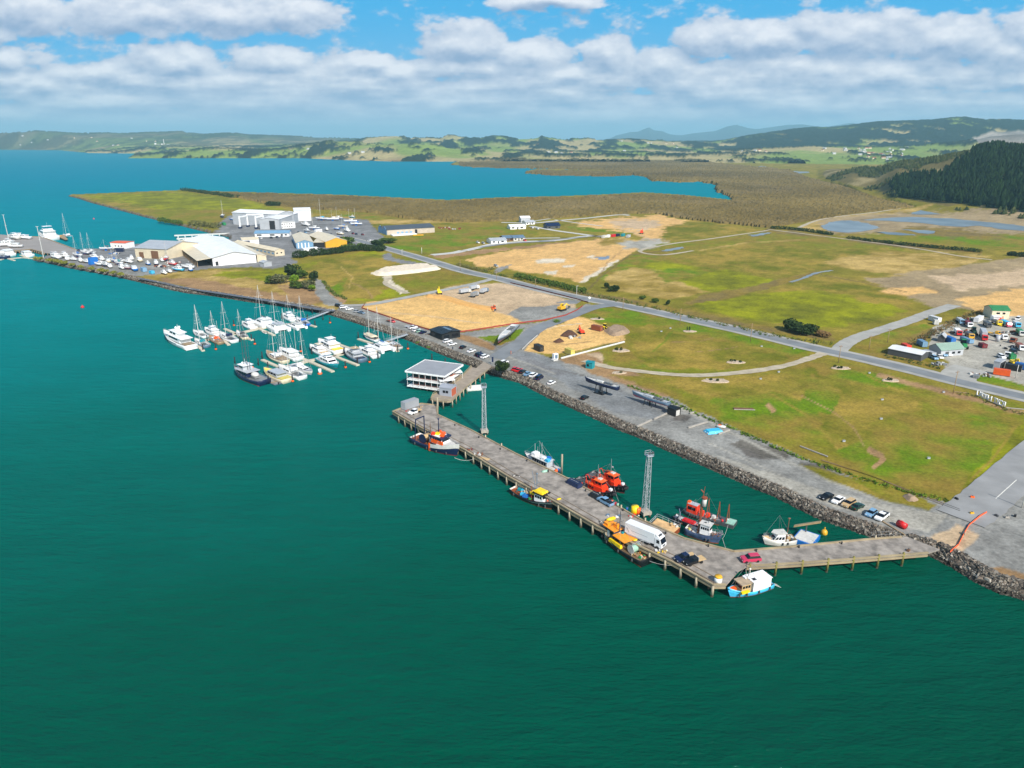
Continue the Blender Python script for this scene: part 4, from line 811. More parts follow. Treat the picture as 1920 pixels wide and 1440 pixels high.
def canopy(c, w, d, h, rz, label, par=None):
    t = thing('canopy', label, 'canopy', c, rz, 'white canopies beside the restaurant')
    MB().box(0, 0, h, w, d, .18).build('awning', pm('white'), t)
    for sx in (-1, 1):
        for sy in (-1, 1): MB().tube((sx * (w / 2 - .15), sy * (d / 2 - .15), 0), (sx * (w / 2 - .15), sy * (d / 2 - .15), h), .07, .07, 6).build('post', pm('white'), t)
    MB().box(0, d / 2 - .1, .1, w * .9, .08, h - .2).build('back_screen', pm('dgrey'), t)
canopy(at(851,707,JZ), 6.5, 5.5, 2.6, R(18), 'far white canopy with dark back screen next to the gangway')
canopy(at(837,722,JZ), 6.5, 5.0, 2.6, R(18), 'near white canopy between the restaurant and the grey shed')
MB_ = MB(); pp = [P(u, v, JZ) for u, v in ((828,724),(850,698),(868,702),(850,722),(838,732))]; MB_.prism(pp, JZ - .4, JZ); tag(MB_.build('terrace', mat('jetty_deck', (150, 138, 122))), 'narrow timber terrace under the white canopies beside the restaurant', 'terrace')
def gable(name, label, cat, A, B, depth, eave, ridge, wall, roof, z=LZ, along='x', over=.4, doors=(), wins=(), group=None, foot=.5, skew=0):
    """gabled shed from the traced ground corners A and B of its near wall"""
    a, b = P(*A, z), P(*B, z); rz = math.atan2(b[1] - a[1], b[0] - a[0]); W = math.hypot(b[0] - a[0], b[1] - a[1]); D = depth
    t = thing(name, label, cat, (*a, z), rz, group)
    mb = MB()
    if along == 'x': prof = [(0, -foot), (D, -foot), (D, eave), (D / 2, ridge), (0, eave)]; vs = [(0, p[0], p[1]) for p in prof] + [(W, p[0], p[1]) for p in prof]
    else: prof = [(0, -foot), (W, -foot), (W, eave), (W / 2, ridge), (0, eave)]; vs = [(p[0], D, p[1]) for p in prof] + [(p[0], 0, p[1]) for p in prof]
    n = 5; mb.add(vs, [(4, 3, 2, 1, 0), (5, 6, 7, 8, 9)] + [(i, (i + 1) % n, n + (i + 1) % n, n + i) for i in (0, 1, 4)])
    mb.build('wall', wall, t)
    mb = MB(); o = over; th = .18
    def slab(p0, p1, p2, p3): mb.add([p0, p1, p2, p3] + [(p[0], p[1], p[2] + th) for p in (p0, p1, p2, p3)], [(3, 2, 1, 0), (4, 5, 6, 7), (0, 1, 5, 4), (1, 2, 6, 5), (2, 3, 7, 6), (3, 0, 4, 7)])
    s = (ridge - eave) / ((D if along == 'x' else W) / 2) * o; e = .03
    if along == 'x':
        slab((-o, -o, eave - s + e), (W + o, -o, eave - s + e), (W + o, D / 2, ridge + e), (-o, D / 2, ridge + e)); slab((-o, D / 2, ridge + e), (W + o, D / 2, ridge + e), (W + o, D + o, eave - s + e), (-o, D + o, eave - s + e))
    else:
        slab((-o, -o, eave - s + e), (W / 2, -o, ridge + e), (W / 2, D + o, ridge + e), (-o, D + o, eave - s + e)); slab((W / 2, -o, ridge + e), (W + o, -o, eave - s + e), (W + o, D + o, eave - s + e), (W / 2, D + o, ridge + e))
    mb.build('roof', roof, t)
    for (side, f0, f1, z0, z1, mm) in list(doors) + list(wins):
        nm = 'door' if (side, f0, f1, z0, z1, mm) in doors else 'window'; mb = MB()
        if side == 'f': mb.box(W * (f0 + f1) / 2, -.04, z0, W * (f1 - f0), .12, z1 - z0)
        elif side == 'r': mb.box(W + .04, D * (f0 + f1) / 2, z0, .12, D * (f1 - f0), z1 - z0)
        elif side == 'l': mb.box(-.04, D * (f0 + f1) / 2, z0, .12, D * (f1 - f0), z1 - z0)
        mb.build(nm, mm, t)
    return t, W, D
# little grey shed on the jetty
gable('jetty_shed', 'small grey shed with a red end standing on the timber jetty', 'shed', (824,741), (846,744), 5.0, 3.3, 3.9, ribbed('shed_grey', (170, 176, 186), 0, 3), ribbed('shed_roof', (168, 172, 180), 0, 3), JZ, 'x', .2,
      doors=[('r', .1, .9, 0, 2.9, mat('brick_end', (182, 92, 62), .8, 0, .15, 3))], wins=[('f', .3, .5, 1.3, 2.3, pm('glass')), ('f', .55, .75, 1.3, 2.3, pm('glass'))], foot=.02)
# floating pontoon
pt = thing('pontoon', 'square white floating pontoon beside the sloping jetty', 'pontoon', at(888,729,0), R(12))
MB().box(0, 0, -.3, 6.8, 5.2, .9).build('hull', pm('offwhite'), pt); MB().box(0, 0, .6, 6.9, 5.3, .12).build('deck', pm('white'), pt)
# ================================================================ marina pontoons
M_pont = mat('pontoon_deck', (196, 186, 164), .9, 0, .12, .6)
def pontoon(parts_px, label, gang=None, piles=()):
    x0, y0 = P(*parts_px[0][0][0], .5); t = thing('marina_pier', label, 'pier', (x0, y0, 0))
    for i, (line, w) in enumerate(parts_px):
        mb = MB(); q = [P(u, v, .5) for u, v in line]
        for a, b in zip(q[:-1], q[1:]): edge(mb, a, b, w, .55, 0 + (.01 * (i % 3)), (x0, y0), .2)
        mb.build('walkway' if w > 2 else 'finger', M_pont, t)
    if gang:
        (ua, va, za), (ub, vb, zb) = gang; a, b = P(ua, va, za), P(ub, vb, zb); mb = MB()
        pa = Vector((a[0] - x0, a[1] - y0, za)); pb = Vector((b[0] - x0, b[1] - y0, zb)); n = (pb - pa).cross(Vector((0, 0, 1))).normalized() * .9
        mb.add([pa - n, pa + n, pb + n, pb - n, pa - n + Vector((0, 0, .15)), pa + n + Vector((0, 0, .15)), pb + n + Vector((0, 0, .15)), pb - n + Vector((0, 0, .15))], [(3, 2, 1, 0), (4, 5, 6, 7), (0, 1, 5, 4), (1, 2, 6, 5), (2, 3, 7, 6), (3, 0, 4, 7)])
        mb.build('gangway', pm('silver'), t); mb = MB()
        for s in (-1, 1):
            o_ = n * s; mb.tube(pa + o_ + Vector((0, 0, 1.1)), pb + o_ + Vector((0, 0, 1.1)), .05, .05, 4)
            for k in range(13): q = pa.lerp(pb, k / 12) + o_; mb.tube(q, q + Vector((0, 0, 1.1)), .035, .035, 4)
        mb.build('handrail', pm('silver'), t)
def mpile(u, v, top, label, ring=False):
    x, y = P(u, v, 0); o = thing('mooring_pile', label, 'mooring pile', (x, y, 0), 0, 'dark mooring piles in the marina')
    MB().tube((0, 0, -2), (0, 0, top), .3, .28, 8).build('post', M_dpile, o, True)
    if ring: MB().tube((0, 0, .1), (0, 0, .75), .62, .55, 10).build('float_collar', pm('orange'), o, True)
pontoon([([(570,602),(540,607.5),(485,615.5),(430,628),(390,636),(363,643)], 2.6), ([(578,608),(592,612)], 1.6), ([(485,615.5),(514,628)], 1.6), ([(421,616),(445,626)], 1.8), ([(445,626),(473,637)], 1.6), ([(418,637),(429,646)], 1.6), ([(365,642),(381,657)], 1.6), ([(468,606),(484,615)], 1.6), ([(380,637),(392,645)], 1.6)],
        'white decked pier at the far left of the marina with its gangway', ((626,580.5,LZ),(575,600,.6)))
pontoon([([(725,641),(700,648),(660,658),(626,667),(578,676),(552,683),(532,688)], 2.6), ([(672,635),(699,644)], 1.8), ([(629,643),(668,657)], 1.8), ([(626,667),(671,684)], 1.8), ([(580,677),(624,696)], 1.8), ([(726,642),(746,658)], 1.6), ([(492,674),(524,688)], 1.8), ([(560,669),(580,677)], 1.8), ([(696,650),(708,664)], 1.6), ([(640,664),(655,658)], 1.6)],
        'pale decked pier nearer the wharf with its gangway and many fingers', ((764,627,LZ),(724,640,.6)))
MPL = [(478,646,1),(405,656,1),(472,638,0),(381,658,0),(389,640,0),(439,611,1),(450,641,0),(600,592,0),(577,600,0),(586,588,0),(606,600,0),(619,606,1),(574,616,1),(591,612,0),(529,598,0),(441,682,0),(485,685,0),(503,692,0),(492,672,0),(564,660,1),(549,716,1),(504,718,0),(585,664,0),(607,659,0),(629,642,0),(648,690,1),(646,664,0),(672,634,0),(690,631,0),(708,634,0),(693,680,1),(709,672,0),(765,655,1),(746,660,0),(562,611,0),(810,676,0),(835,685,0),(859,694,0),(863,712,0),(671,683,0)]
near = ['beside the big white motor yacht','beside the navy ketch','at the gangway foot','off the far left pier','next to the teal trawler','next to the restaurant']
for i, (u, v, rg) in enumerate(MPL):
    row = 'off the far left pier' if (v < 660 and u < 625) else ('beside the restaurant' if u > 800 else 'off the nearer pier')
    mpile(u, v, 3.4, ('dark mooring pile with orange collar ' if rg else 'dark bare mooring pile ') + row, bool(rg))
bu = thing('buoy', 'white cylindrical buoy on an orange float near the marina piers', 'buoy', at(600,701,0)); MB().tube((0, 0, .5), (0, 0, 2.4), .7, .7, 12).build('drum', pm('white'), bu, True); MB().tube((0, 0, -.3), (0, 0, .5), 1.0, 1.0, 12).build('float', pm('orange'), bu, True)
for u, v, l, c in ((155,577,'lone red buoy floating far out on the open water left of the marina','red'), (176,411,'small pink buoy on the water between the far wharf and the green point','pink'), (1545,1001,'weathered yellow mooring buoy in the basin beside the rock bank','gold')):
    b = thing('buoy', l, 'buoy', at(u, v, 0)); MB().ball(0, 0, .4, .9 if u > 500 else 1.1, None, 1.0).build('float', pm(c), b, True); MB().tube((0, 0, 1.2), (0, 0, 2.0), .15, .15, 6).build('post', pm(c), b)
# ================================================================ boats
def hull_mb(L, B, fs, fm, fb, bul=.5, tr=.75, draft=.7, full=2.2, rake=.8, chine=.82, boot=.28, inner=3, wl=.88):
    """hull lofted from stern (-x) to bow (+x); returns collector, deck height and half beam functions"""
    mb = MB(); n = 13; S = []
    sh = lambda t: fm + (fs - fm) * (1 - t) ** 2 * 1.0 if t < .5 else fm + (fs - fm) * .25 + (fb - fm - (fs - fm) * .25) * ((t - .5) * 2) ** 1.8
    sh = lambda t: fs * (1 - t) * (1 - 2 * t) + 4 * fm * t * (1 - t) + fb * t * (2 * t - 1)
    def hw(t, f=full): 
        a = tr + (1 - tr) * math.sin(math.pi / 2 * min(1, t / .4)); b = 1 - max(0, (t - .45) / .55) ** f; return B / 2 * a * b
    for i in range(n):
        t = i / (n - 1); x = -L / 2 + L * t; w = max(hw(t), .03); wf = max(hw(t, full * .72) * wl, .02); z = sh(t); rk = rake * t ** 4
        xb = x - rk; S.append([(x, w, z), (x - rk * .5, (w + wf) / 2 * (1.02 if t < .7 else .95), z * .5), (xb, wf, boot), (xb, wf * chine, -draft * .45), (xb - .3 * rk, .0, -draft * (.6 if i == 0 else 1 if i < n - 1 else .2))])
    rows = []
    for s in S:
        r = list(s) + [(p[0], -p[1], p[2]) for p in s[-2::-1]]; rows.append(r)
    k = len(rows[0]); vs = [p for r in rows for p in r]; mb.add(vs, [])
    for i in range(n - 1):
        for j in range(k - 1):
            a = i * k + j; m = 0 if j in (0, 1, k - 2, k - 3) else 1
            mb.f.append((a, a + k, a + k + 1, a + 1)); mb.m.append(m)
    mb.f.append(tuple(range(k))); mb.m.append(0)                      # transom
    # deck and bulwark
    d = []
    for i in range(n):
        t = i / (n - 1); x, w, z = S[i][0]; q = max(w - .10, .012); d.append((x if i else x + .08, q, z - bul, z))
    vs = [];
    for x, q, zd, zt in d: vs += [(x, q, zt), (x, q, zd), (x, -q, zd), (x, -q, zt)]
    o = len(mb.v); mb.add(vs, [])
    for i in range(n - 1):
        a = o + i * 4; b = a + 4
        mb.f += [(a, a + 1, b + 1, b), (a + 1, a + 2, b + 2, b + 1), (a + 2, a + 3, b + 3, b + 2)]; mb.m += [inner, 2, inner]
        mb.f += [(i * k, a, b, (i + 1) * k), (i * k + k - 1, (i + 1) * k + k - 1, b + 3, a + 3)]; mb.m += [0, 0]
    mb.f += [(o, o + 3, o + 2, o + 1)]; mb.m += [inner]
    return mb, (lambda x: sh((x + L / 2) / L) - bul), (lambda x: hw((x + L / 2) / L)), sh
def cab(x0, x1, w, z0, h, f=.5, b=.1, s=.06, m=0):
    """raked deckhouse; the front (x1) leans back by f, the rear by b, the sides by s"""
    mb = MB(); W = w / 2; q = W - s * h
    mb.add([(x0, -W, z0), (x1, -W * .9, z0), (x1, W * .9, z0), (x0, W, z0), (x0 + b, -q, z0 + h), (x1 - f, -q * .9, z0 + h), (x1 - f, q * .9, z0 + h), (x0 + b, q, z0 + h)],
           [(3, 2, 1, 0), (4, 5, 6, 7), (0, 1, 5, 4), (1, 2, 6, 5), (2, 3, 7, 6), (3, 0, 4, 7)], m); return mb
def winband(x0, x1, w, z0, h, f, b, s, lo, hi, parent, n=0, e=.03, name='window', glass=None):
    """window strip round a deckhouse between heights lo and hi of it; n panes a side or one band"""
    W = w / 2; g = glass or pm('glass')
    def wy(k, front): q = W - s * h * k; return (q * .9 if front else q) + e
    def wx(k, front): return (x1 - f * k + e) if front else (x0 + b * k - e)
    k0, k1 = lo, hi
    L = x1 - x0
    for sgn in (-1, 1):
        for i in range(max(n, 1)):
            a = .06 + (i + .1) * .88 / max(n, 1); c = .06 + (i + .9) * .88 / max(n, 1); mb = MB(); P4 = []
            for k, t in ((k0, a), (k0, c), (k1, c), (k1, a)):
                P4.append((wx(k, 0) + (wx(k, 1) - wx(k, 0)) * t, sgn * (wy(k, 0) + (wy(k, 1) - wy(k, 0)) * t), z0 + h * k))
            mb.add(P4, [(0, 1, 2, 3) if sgn < 0 else (3, 2, 1, 0)]); mb.build(name, g, parent)
    mb = MB(); mb.add([(wx(k0, 1), -wy(k0, 1) * .88, z0 + h * k0), (wx(k0, 1), wy(k0, 1) * .88, z0 + h * k0), (wx(k1, 1), wy(k1, 1) * .88, z0 + h * k1), (wx(k1, 1), -wy(k1, 1) * .88, z0 + h * k1)], [(0, 1, 2, 3)]); mb.build('windscreen' if name == 'window' else name, g, parent)
def mastset(par, x, z, h, boom=0, sp=2, r=.11, mc='offwhite', cover=None, rig=None, L=10, B=3):
    m = pm(mc); mb = MB(); mb.tube((x, 0, z), (x - h * .01, 0, z + h), r, r * .7, 6)
    for k in range(sp):
        zz = z + h * (k + 1) / (sp + 1); w = B * (.34 - .07 * k); mb.tube((x, -w, zz), (x, w, zz), .05, .05, 4)
    mb.build('mast', m, par)
    if boom: MB().tube((x, 0, z + 1.1), (x - boom, 0, z + 1.15), .09, .09, 6).build('boom', m, par)
    if cover and boom:
        mb = MB(); mb.ball(x - boom / 2, 0, z + 1.42, boom / 2, .2, .28, 8, 6); mb.build('sail_cover', boatc(cover), par, True)
    if rig:
        mb = MB(); rr = .022
        mb.tube((x, 0, z + h * .98), (rig[0], 0, rig[2]), rr * 1.5, rr * 1.5, 3); mb.tube((x, 0, z + h), (rig[1], 0, rig[3]), rr, rr, 3)
        for s in (-1, 1): mb.tube((x, 0, z + h * .95), (x - .2, s * B * .45, z * .7), rr, rr, 3)
        mb.build('rigging', pm('silver'), par)
def rail(par, hwf, zf, x0, x1, h=.8, n=8, inset=.12, m=None, name='railing', r=.03):
    mb = MB(); 
    for s in (-1, 1):
        pts = [(x0 + (x1 - x0) * i / n, s * max(hwf(x0 + (x1 - x0) * i / n) - inset, .02), zf(x0 + (x1 - x0) * i / n)) for i in range(n + 1)]
        for a, b in zip(pts[:-1], pts[1:]): mb.tube((a[0], a[1], a[2] + h), (b[0], b[1], b[2] + h), r, r, 3); mb.tube((a[0], a[1], a[2] + h * .5), (b[0], b[1], b[2] + h * .5), r * .7, r * .7, 3)
        for a in pts: mb.tube(a, (a[0], a[1], a[2] + h), r, r, 3)
    mb.build(name, m or pm('silver'), par)
def clutter(par, x0, x1, w, z, n, cols, seed=1, big=.5, name='deck_gear'):
    """gear lying about the deck, one mesh per colour"""
    r = random.Random(seed)
    for ci, c in enumerate(cols):
        mb = MB()
        for _ in range(n):
            x = r.uniform(x0, x1); y = r.uniform(-w / 2, w / 2); s = r.uniform(.4, 1) * big; k = r.random()
            if k < .4: mb.box(x, y, z, s * 1.3, s, s * .7, r.uniform(0, 3))
            elif k < .7: mb.tube((x, y, z), (x, y, z + s * .8), s * .4, s * .4, 7)
            else: mb.ball(x, y, z + s * .3, s * .6, s * .5, s * .35, 7, 4, jit=.2)
        mb.build(name, pm(c, 0.7), par)
def sailboat(key, L, col='white', deck='offwhite', h=None, cover='navy', masts=1, cradle=False, keel=True, canopy=None, blue_boot='blue'):
    def f():
        t = thing('sailing_yacht', None, None); B = L * .30; H = h or L * 1.25; z0 = 0
        root = t
        if cradle: z0 = 1.9
        mb, zf, hf, _ = hull_mb(L, B, L * .085, L * .08, L * .12, .06, .7, L * .05, 2.0, L * .08, .8, .2)
        if z0: mb.v = [(x, y, z + z0) for x, y, z in mb.v]
        hl = mb.build('hull', [boatc(col), pm(blue_boot), boatc(deck), boatc(col)], t, True)
        D = zf(0) + z0; mb = cab(-L * .12, L * .22, B * .58, D - .08, L * .055, L * .08, .1, .1); cb = mb.build('cabin', boatc('white'), t)
        winband(-L * .12, L * .22, B * .58, D - .08, L * .055, L * .08, .1, .1, .35, .8, cb, 2)
        MB().box(-L * .30, 0, D - .02, L * .24, B * .42, .1).build('cockpit', boatc('dgrey' if deck != 'wood' else 'wood'), t)
        if cover: mb = MB(); mb.box(-L * .14, 0, D + L * .05, L * .10, B * .52, L * .055, 0, .7, .9, -L * .01); mb.build('spray_hood', boatc(cover), t)
        mastset(t, L * .08, D + .3, H, L * .36, 2, .10 if L < 14 else .13, 'offwhite', cover, (L * .48, -L * .49, D + .3, D + .3), L, B)
        if masts > 1: mastset(t, -L * .33, D, H * .74, L * .2, 1, .09, 'offwhite', cover, None, L, B)
        rail(t, hf, lambda x: zf(x) + z0, -L * .46, L * .46, .6, 8)
        if canopy: mb = MB(); mb.box(-L * .05, 0, D + .9, L * .55, B * .9, .9, 0, .96, .3); mb.build('cover', boatc(canopy), t)
        if cradle:
            MB().box(0, 0, z0 - L * .05 - 1.3, L * .16, .35, 1.6).build('keel', pm(blue_boot), t)
            mb = MB(); 
            for sx in (-1, 1):
                for sy in (-1, 1): mb.tube((sx * L * .2, sy * B * .5, 0), (sx * L * .2, sy * B * .33, z0 + .1), .08, .08, 5)
                mb.box(sx * L * .2, 0, 0, .2, B * 1.1, .15)
            mb.build('cradle', pm('rust'), t)
        return t
    return f
def catamaran(L, col='white', top='white', h=None, cover='white', cradle=False):
    def f():
        t = thing('catamaran', None, None); B = L * .52; z0 = 1.0 if cradle else 0; H = h or L * 1.2
        mb = MB()
        for s in (-1, 1):
            q, zf, hf, _ = hull_mb(L, L * .13, L * .11, L * .10, L * .13, .03, .85, L * .04, 2.2, L * .05, .8, .2)
            q.v = [(x, y + s * B * .38, z + z0) for x, y, z in q.v]; o = len(mb.v); mb.v += q.v; mb.f += [tuple(i + o for i in g) for g in q.f]; mb.m += q.m
        D = zf(0) + z0; mb.cur = 0; mb.box(-L * .1, 0, D - L * .05, L * .62, B * .70, L * .05, m=2); mb.build('hull', [boatc(col), pm('navy'), boatc('white'), boatc('white')], t, False)
        c0 = cab(-L * .28, L * .22, B * .66, D - .02, L * .10, L * .16, .05, .12).build('cabin', boatc('white'), t); winband(-L * .28, L * .22, B * .66, D - .02, L * .10, L * .16, .05, .12, .35, .8, c0, 0)
        MB().box(-L * .20, 0, D + L * .13, L * .34, B * .56, .12).build('roof', boatc(top), t)
        MB().box(L * .34, 0, D - .12, L * .2, B * .6, .04).build('net', pm('dgrey'), t)
        mastset(t, L * .1, D + L * .1, H, L * .38, 2, .13, 'offwhite', cover, (L * .47, -L * .3, D, D + L * .12), L, B)
        rail(t, lambda x: B * .44, lambda x: D, -L * .4, L * .4, .6, 8, 0)
        if cradle:
            mb = MB()
            for sx in (-1, 1):
                for sy in (-1, 1): mb.box(sx * L * .25, sy * B * .38, 0, .6, .6, 1.0)
            mb.build('cradle', pm('brown'), t)
        return t
    return f
def launch(L, col='white', deck='offwhite', fly=True, top='white', boot='navy', arch=True, cradle=False, B=None, glass=None, bim=None, aft='offwhite', mast=0):
    def f():
        t = thing('motor_launch', None, None); W = B or L * .32; z0 = .9 if cradle else 0
        mb, zf, hf, _ = hull_mb(L, W, L * .10, L * .10, L * .15, .12, .88, L * .05, 2.4, L * .10, .82, .22)
        mb.v = [(x, y, z + z0) for x, y, z in mb.v]; mb.build('hull', [boatc(col), pm(boot), boatc(deck), boatc(col)], t, True)
        D = zf(0) + z0; h = L * .115 if L < 16 else L * .09; x0, x1 = -L * .26, L * .22
        c = cab(x0, x1, W * .78, D - .05, h, L * .09, .05, .06).build('cabin', boatc(top), t); winband(x0, x1, W * .78, D - .05, h, L * .09, .05, .06, .42, .82, c, 3)
        fo = cab(L * .18, L * .36, W * .5, D - .02, h * .35, L * .10, 0, .1).build('foredeck_trunk', boatc(top), t)
        MB().box(-L * .10, 0, D + h - .05, L * .44, W * .76, .12).build('cabin_top', boatc(top), t)
        MB().box(-L * .39, 0, D - .04, L * .2, W * .72, .06).build('cockpit', boatc(aft), t)
        if fly:
            q = cab(-L * .16, L * .08, W * .6, D + h + .06, h * .42, L * .05, .02, .04).build('flybridge', boatc(top), t); winband(-L * .16, L * .08, W * .6, D + h + .06, h * .42, L * .05, .02, .04, .3, .9, q, 0)
            MB().box(-L * .08, 0, D + h * 2.05, L * .20, W * .56, .08).build('hardtop', boatc(bim or top), t)
            mb = MB(); [mb.tube((-L * .08 + sx * L * .085, sy * W * .26, D + h), (-L * .08 + sx * L * .085, sy * W * .26, D + h * 2.05), .04, .04, 4) for sx in (-1, 1) for sy in (-1, 1)]; mb.box(-L * .08, 0, D + h + .1, L * .172, W * .53, .04); mb.build('hardtop_frame', pm('silver'), t)
        if arch: mb = MB(); mb.tube((-L * .12, 0, D + h * 2), (-L * .14, 0, D + h * 2 + L * .10), .05, .03, 5); mb.ball(-L * .12, 0, D + h * 2.1 + .2, .3, .3, .18); mb.build('aerial', pm('white'), t)
        if mast: mastset(t, -L * .02, D + h, mast, L * .2, 1, .08, 'offwhite', None, (L * .45, -L * .45, D + .4, D + .2), L, W)
        rail(t, hf, lambda x: zf(x) + z0, 0, L * .47, .7, 6)
        if cradle:
            mb = MB(); [mb.box(sx * L * .25, 0, 0, .5, W * .7, .95) for sx in (-1, 1)]; mb.build('cradle', pm('brown'), t)
        return t
    return f
def put(builder, a, b, label, cat, group, z=0, key=None, size=None):
    loc, rz, L = seg(a, b, z); o = builder(size or L)() if key is None else None
    o.location = loc; o.rotation_euler = (0, 0, rz); return tag(o, label, cat, group)
def mh(u, vb, vt): return hpx(u, vb, vt, 1.5)
GM = 'boats moored at the marina piers'
# ---- the large white motor yacht
def superyacht(L):
    def f():
        t = thing('motor_yacht', None, None); B = L * .21
        mb, zf, hf, _ = hull_mb(L, B, 2.6, 2.6, 4.6, .25, .92, 1.6, 2.4, L * .1, .85, .3); mb.build('hull', [boatc('white'), pm('maroon'), boatc('offwhite'), boatc('white')], t, True)
        W = boatc('white'); D = 2.5
        a = cab(-L * .30, L * .24, B * .82, D, 2.3, L * .10, .3, .05).build('main_deckhouse', W, t); winband(-L * .30, L * .24, B * .82, D, 2.3, L * .10, .3, .05, .42, .78, a, 1)
        MB().box(-L * .06, 0, D + 2.3, L * .62, B * .88, .18).build('upper_deck', W, t)
        b = cab(-L * .16, L * .15, B * .66, D + 2.48, 2.0, L * .07, .3, .06).build('wheelhouse', W, t); winband(-L * .16, L * .15, B * .66, D + 2.48, 2.0, L * .07, .3, .06, .4, .85, b, 2)
        MB().box(-L * .06, 0, D + 4.48, L * .34, B * .66, .16).build('top_deck', W, t)
        mb = MB(); mb.box(-L * .08, 0, D + 4.6, 1.6, 2.6, 1.6, 0, .5, .5, -.3); mb.ball(-L * .08, -.8, D + 6.6, .65); mb.ball(-L * .08, .9, D + 6.6, .65); mb.tube((-L * .08, 0, D + 5), (-L * .08, 0, D + 8.2), .12, .06, 6); mb.build('radar_mast', W, t)
        for s in (-1, 1):
            mb = MB(); mb.box(L * .02, s * (B * .485), 1.5, L * .42, .06, .35); mb.build('hull_window', pm('glass'), t)
        MB().box(-L * .40, 0, D - .05, L * .14, B * .7, .08).build('aft_deck', boatc('wood'), t); MB().box(-L * .505, 0, .4, L * .03, B * .8, .2).build('swim_platform', W, t)
        rail(t, hf, zf, 0, L * .48, 1.0, 8, .2); return t
    return f
loc, rz, L = seg((360,656), (309,633), 0); o = superyacht(L)(); o.location = loc; o.rotation_euler = (0, 0, rz); o.name = 'motor_yacht'; tag(o, 'large white three deck motor yacht at the outer end of the far pier', 'motor yacht', GM)
def put_sail(stern, bow, top_v, col, deck, cover, label, masts=1, z=0, cradle=False, group=GM, canopy=None, boot='blue'):
    loc, rz, L = seg(stern, bow, z); h = hpx((stern[0] + bow[0]) / 2, (stern[1] + bow[1]) / 2, top_v, z + L * .09)
    o = sailboat(None, L, col, deck, h, cover, masts, cradle, canopy=canopy, blue_boot=boot)(); o.location = loc; o.rotation_euler = (0, 0, rz); return tag(o, label, 'sailing yacht', group)
def put_cat(stern, bow, top_v, top, cover, label, z=0, cradle=False, group=GM, col='white'):
    loc, rz, L = seg(stern, bow, z); L = max(L, 9); h = hpx((stern[0] + bow[0]) / 2, (stern[1] + bow[1]) / 2, top_v, z + L * .2)
    o = catamaran(L, col, top, h, cover, cradle)(); o.location = loc; o.rotation_euler = (0, 0, rz); return tag(o, label, 'catamaran', group)
def put_launch(stern, bow, label, z=0, group=GM, **k):
    loc, rz, L = seg(stern, bow, z); o = launch(L, **k)(); o.location = loc; o.rotation_euler = (0, 0, rz); return tag(o, label, 'motor launch', group)
put_sail((389,652),(366,640),586,'bluegrey','offwhite','teal','grey hulled yacht with a teal sail cover beside the big motor yacht')
put_sail((386,634),(363,624),576,'white','offwhite','white','broad white yacht with a tall mast behind the grey hulled yacht')
put_launch((411,631),(385,621),'white launch with red trim between two masted yachts on the far pier', fly=True, boot='red', top='white')
put_sail((415,646),(393,634),588,'wood','wood','orange','varnished ketch with orange sail covers on the far pier', masts=2, boot='maroon')
put_sail((441,643),(413,629),571,'white','offwhite','navy','white yacht with a navy blue hood on the far pier', boot='navy')
put_sail((461,637),(445,625),585,'cream','offwhite','dgrey','slim cream yacht moored alone beside the pier walkway')
put_launch((477,618),(455,609),'white launch with red cabin windows at the middle of the far pier', fly=True, boot='red')
put_cat((507,614),(480,603),545,'white','dgrey','large white catamaran with its bows to open water on the far pier')
put_cat((531,623),(508,611),557,'silver','white','white catamaran with a grey roof in the middle of the far pier')
put_launch((552,604),(532,594),'white launch with a blue stripe near the gangway of the far pier', fly=True, boot='blue', mast=mh(545,600,562))
put_sail((577,612),(557,600),560,'blue','offwhite','blue','blue hulled yacht on the innermost finger of the far pier')
put_cat((567,618),(545,610),587,'offwhite','offwhite','white catamaran with a solid roof next to the blue hulled yacht')
def dinghy(L, col='white'):
    def f():
        t = thing('dinghy', None, None); mb, zf, hf, _ = hull_mb(L, L * .42, .5, .45, .7, .3, .85, .2, 2.2, .3, .8, .1); mb.build('hull', [boatc(col), pm('grey'), boatc('grey'), boatc(col)], t, True)
        MB().box(-L * .1, 0, .2, .35, L * .34, .2).build('seat', pm('wood'), t); MB().box(-L * .52, 0, .3, .4, .35, .9).build('outboard', pm('black'), t); return t
    return f
def put_d(stern, bow, label, col='white', z=0):
    loc, rz, L = seg(stern, bow, z); o = dinghy(max(L, 3.2), col)(); o.location = loc; o.rotation_euler = (0, 0, rz); tag(o, label, 'dinghy')
put_d((501,625.5),(492,621.5),'small white runabout tied beside a finger of the far pier')
put_d((522,721.5),(503,711),'grey inflatable tender tied between the navy ship and the yellow launch', 'bluegrey')
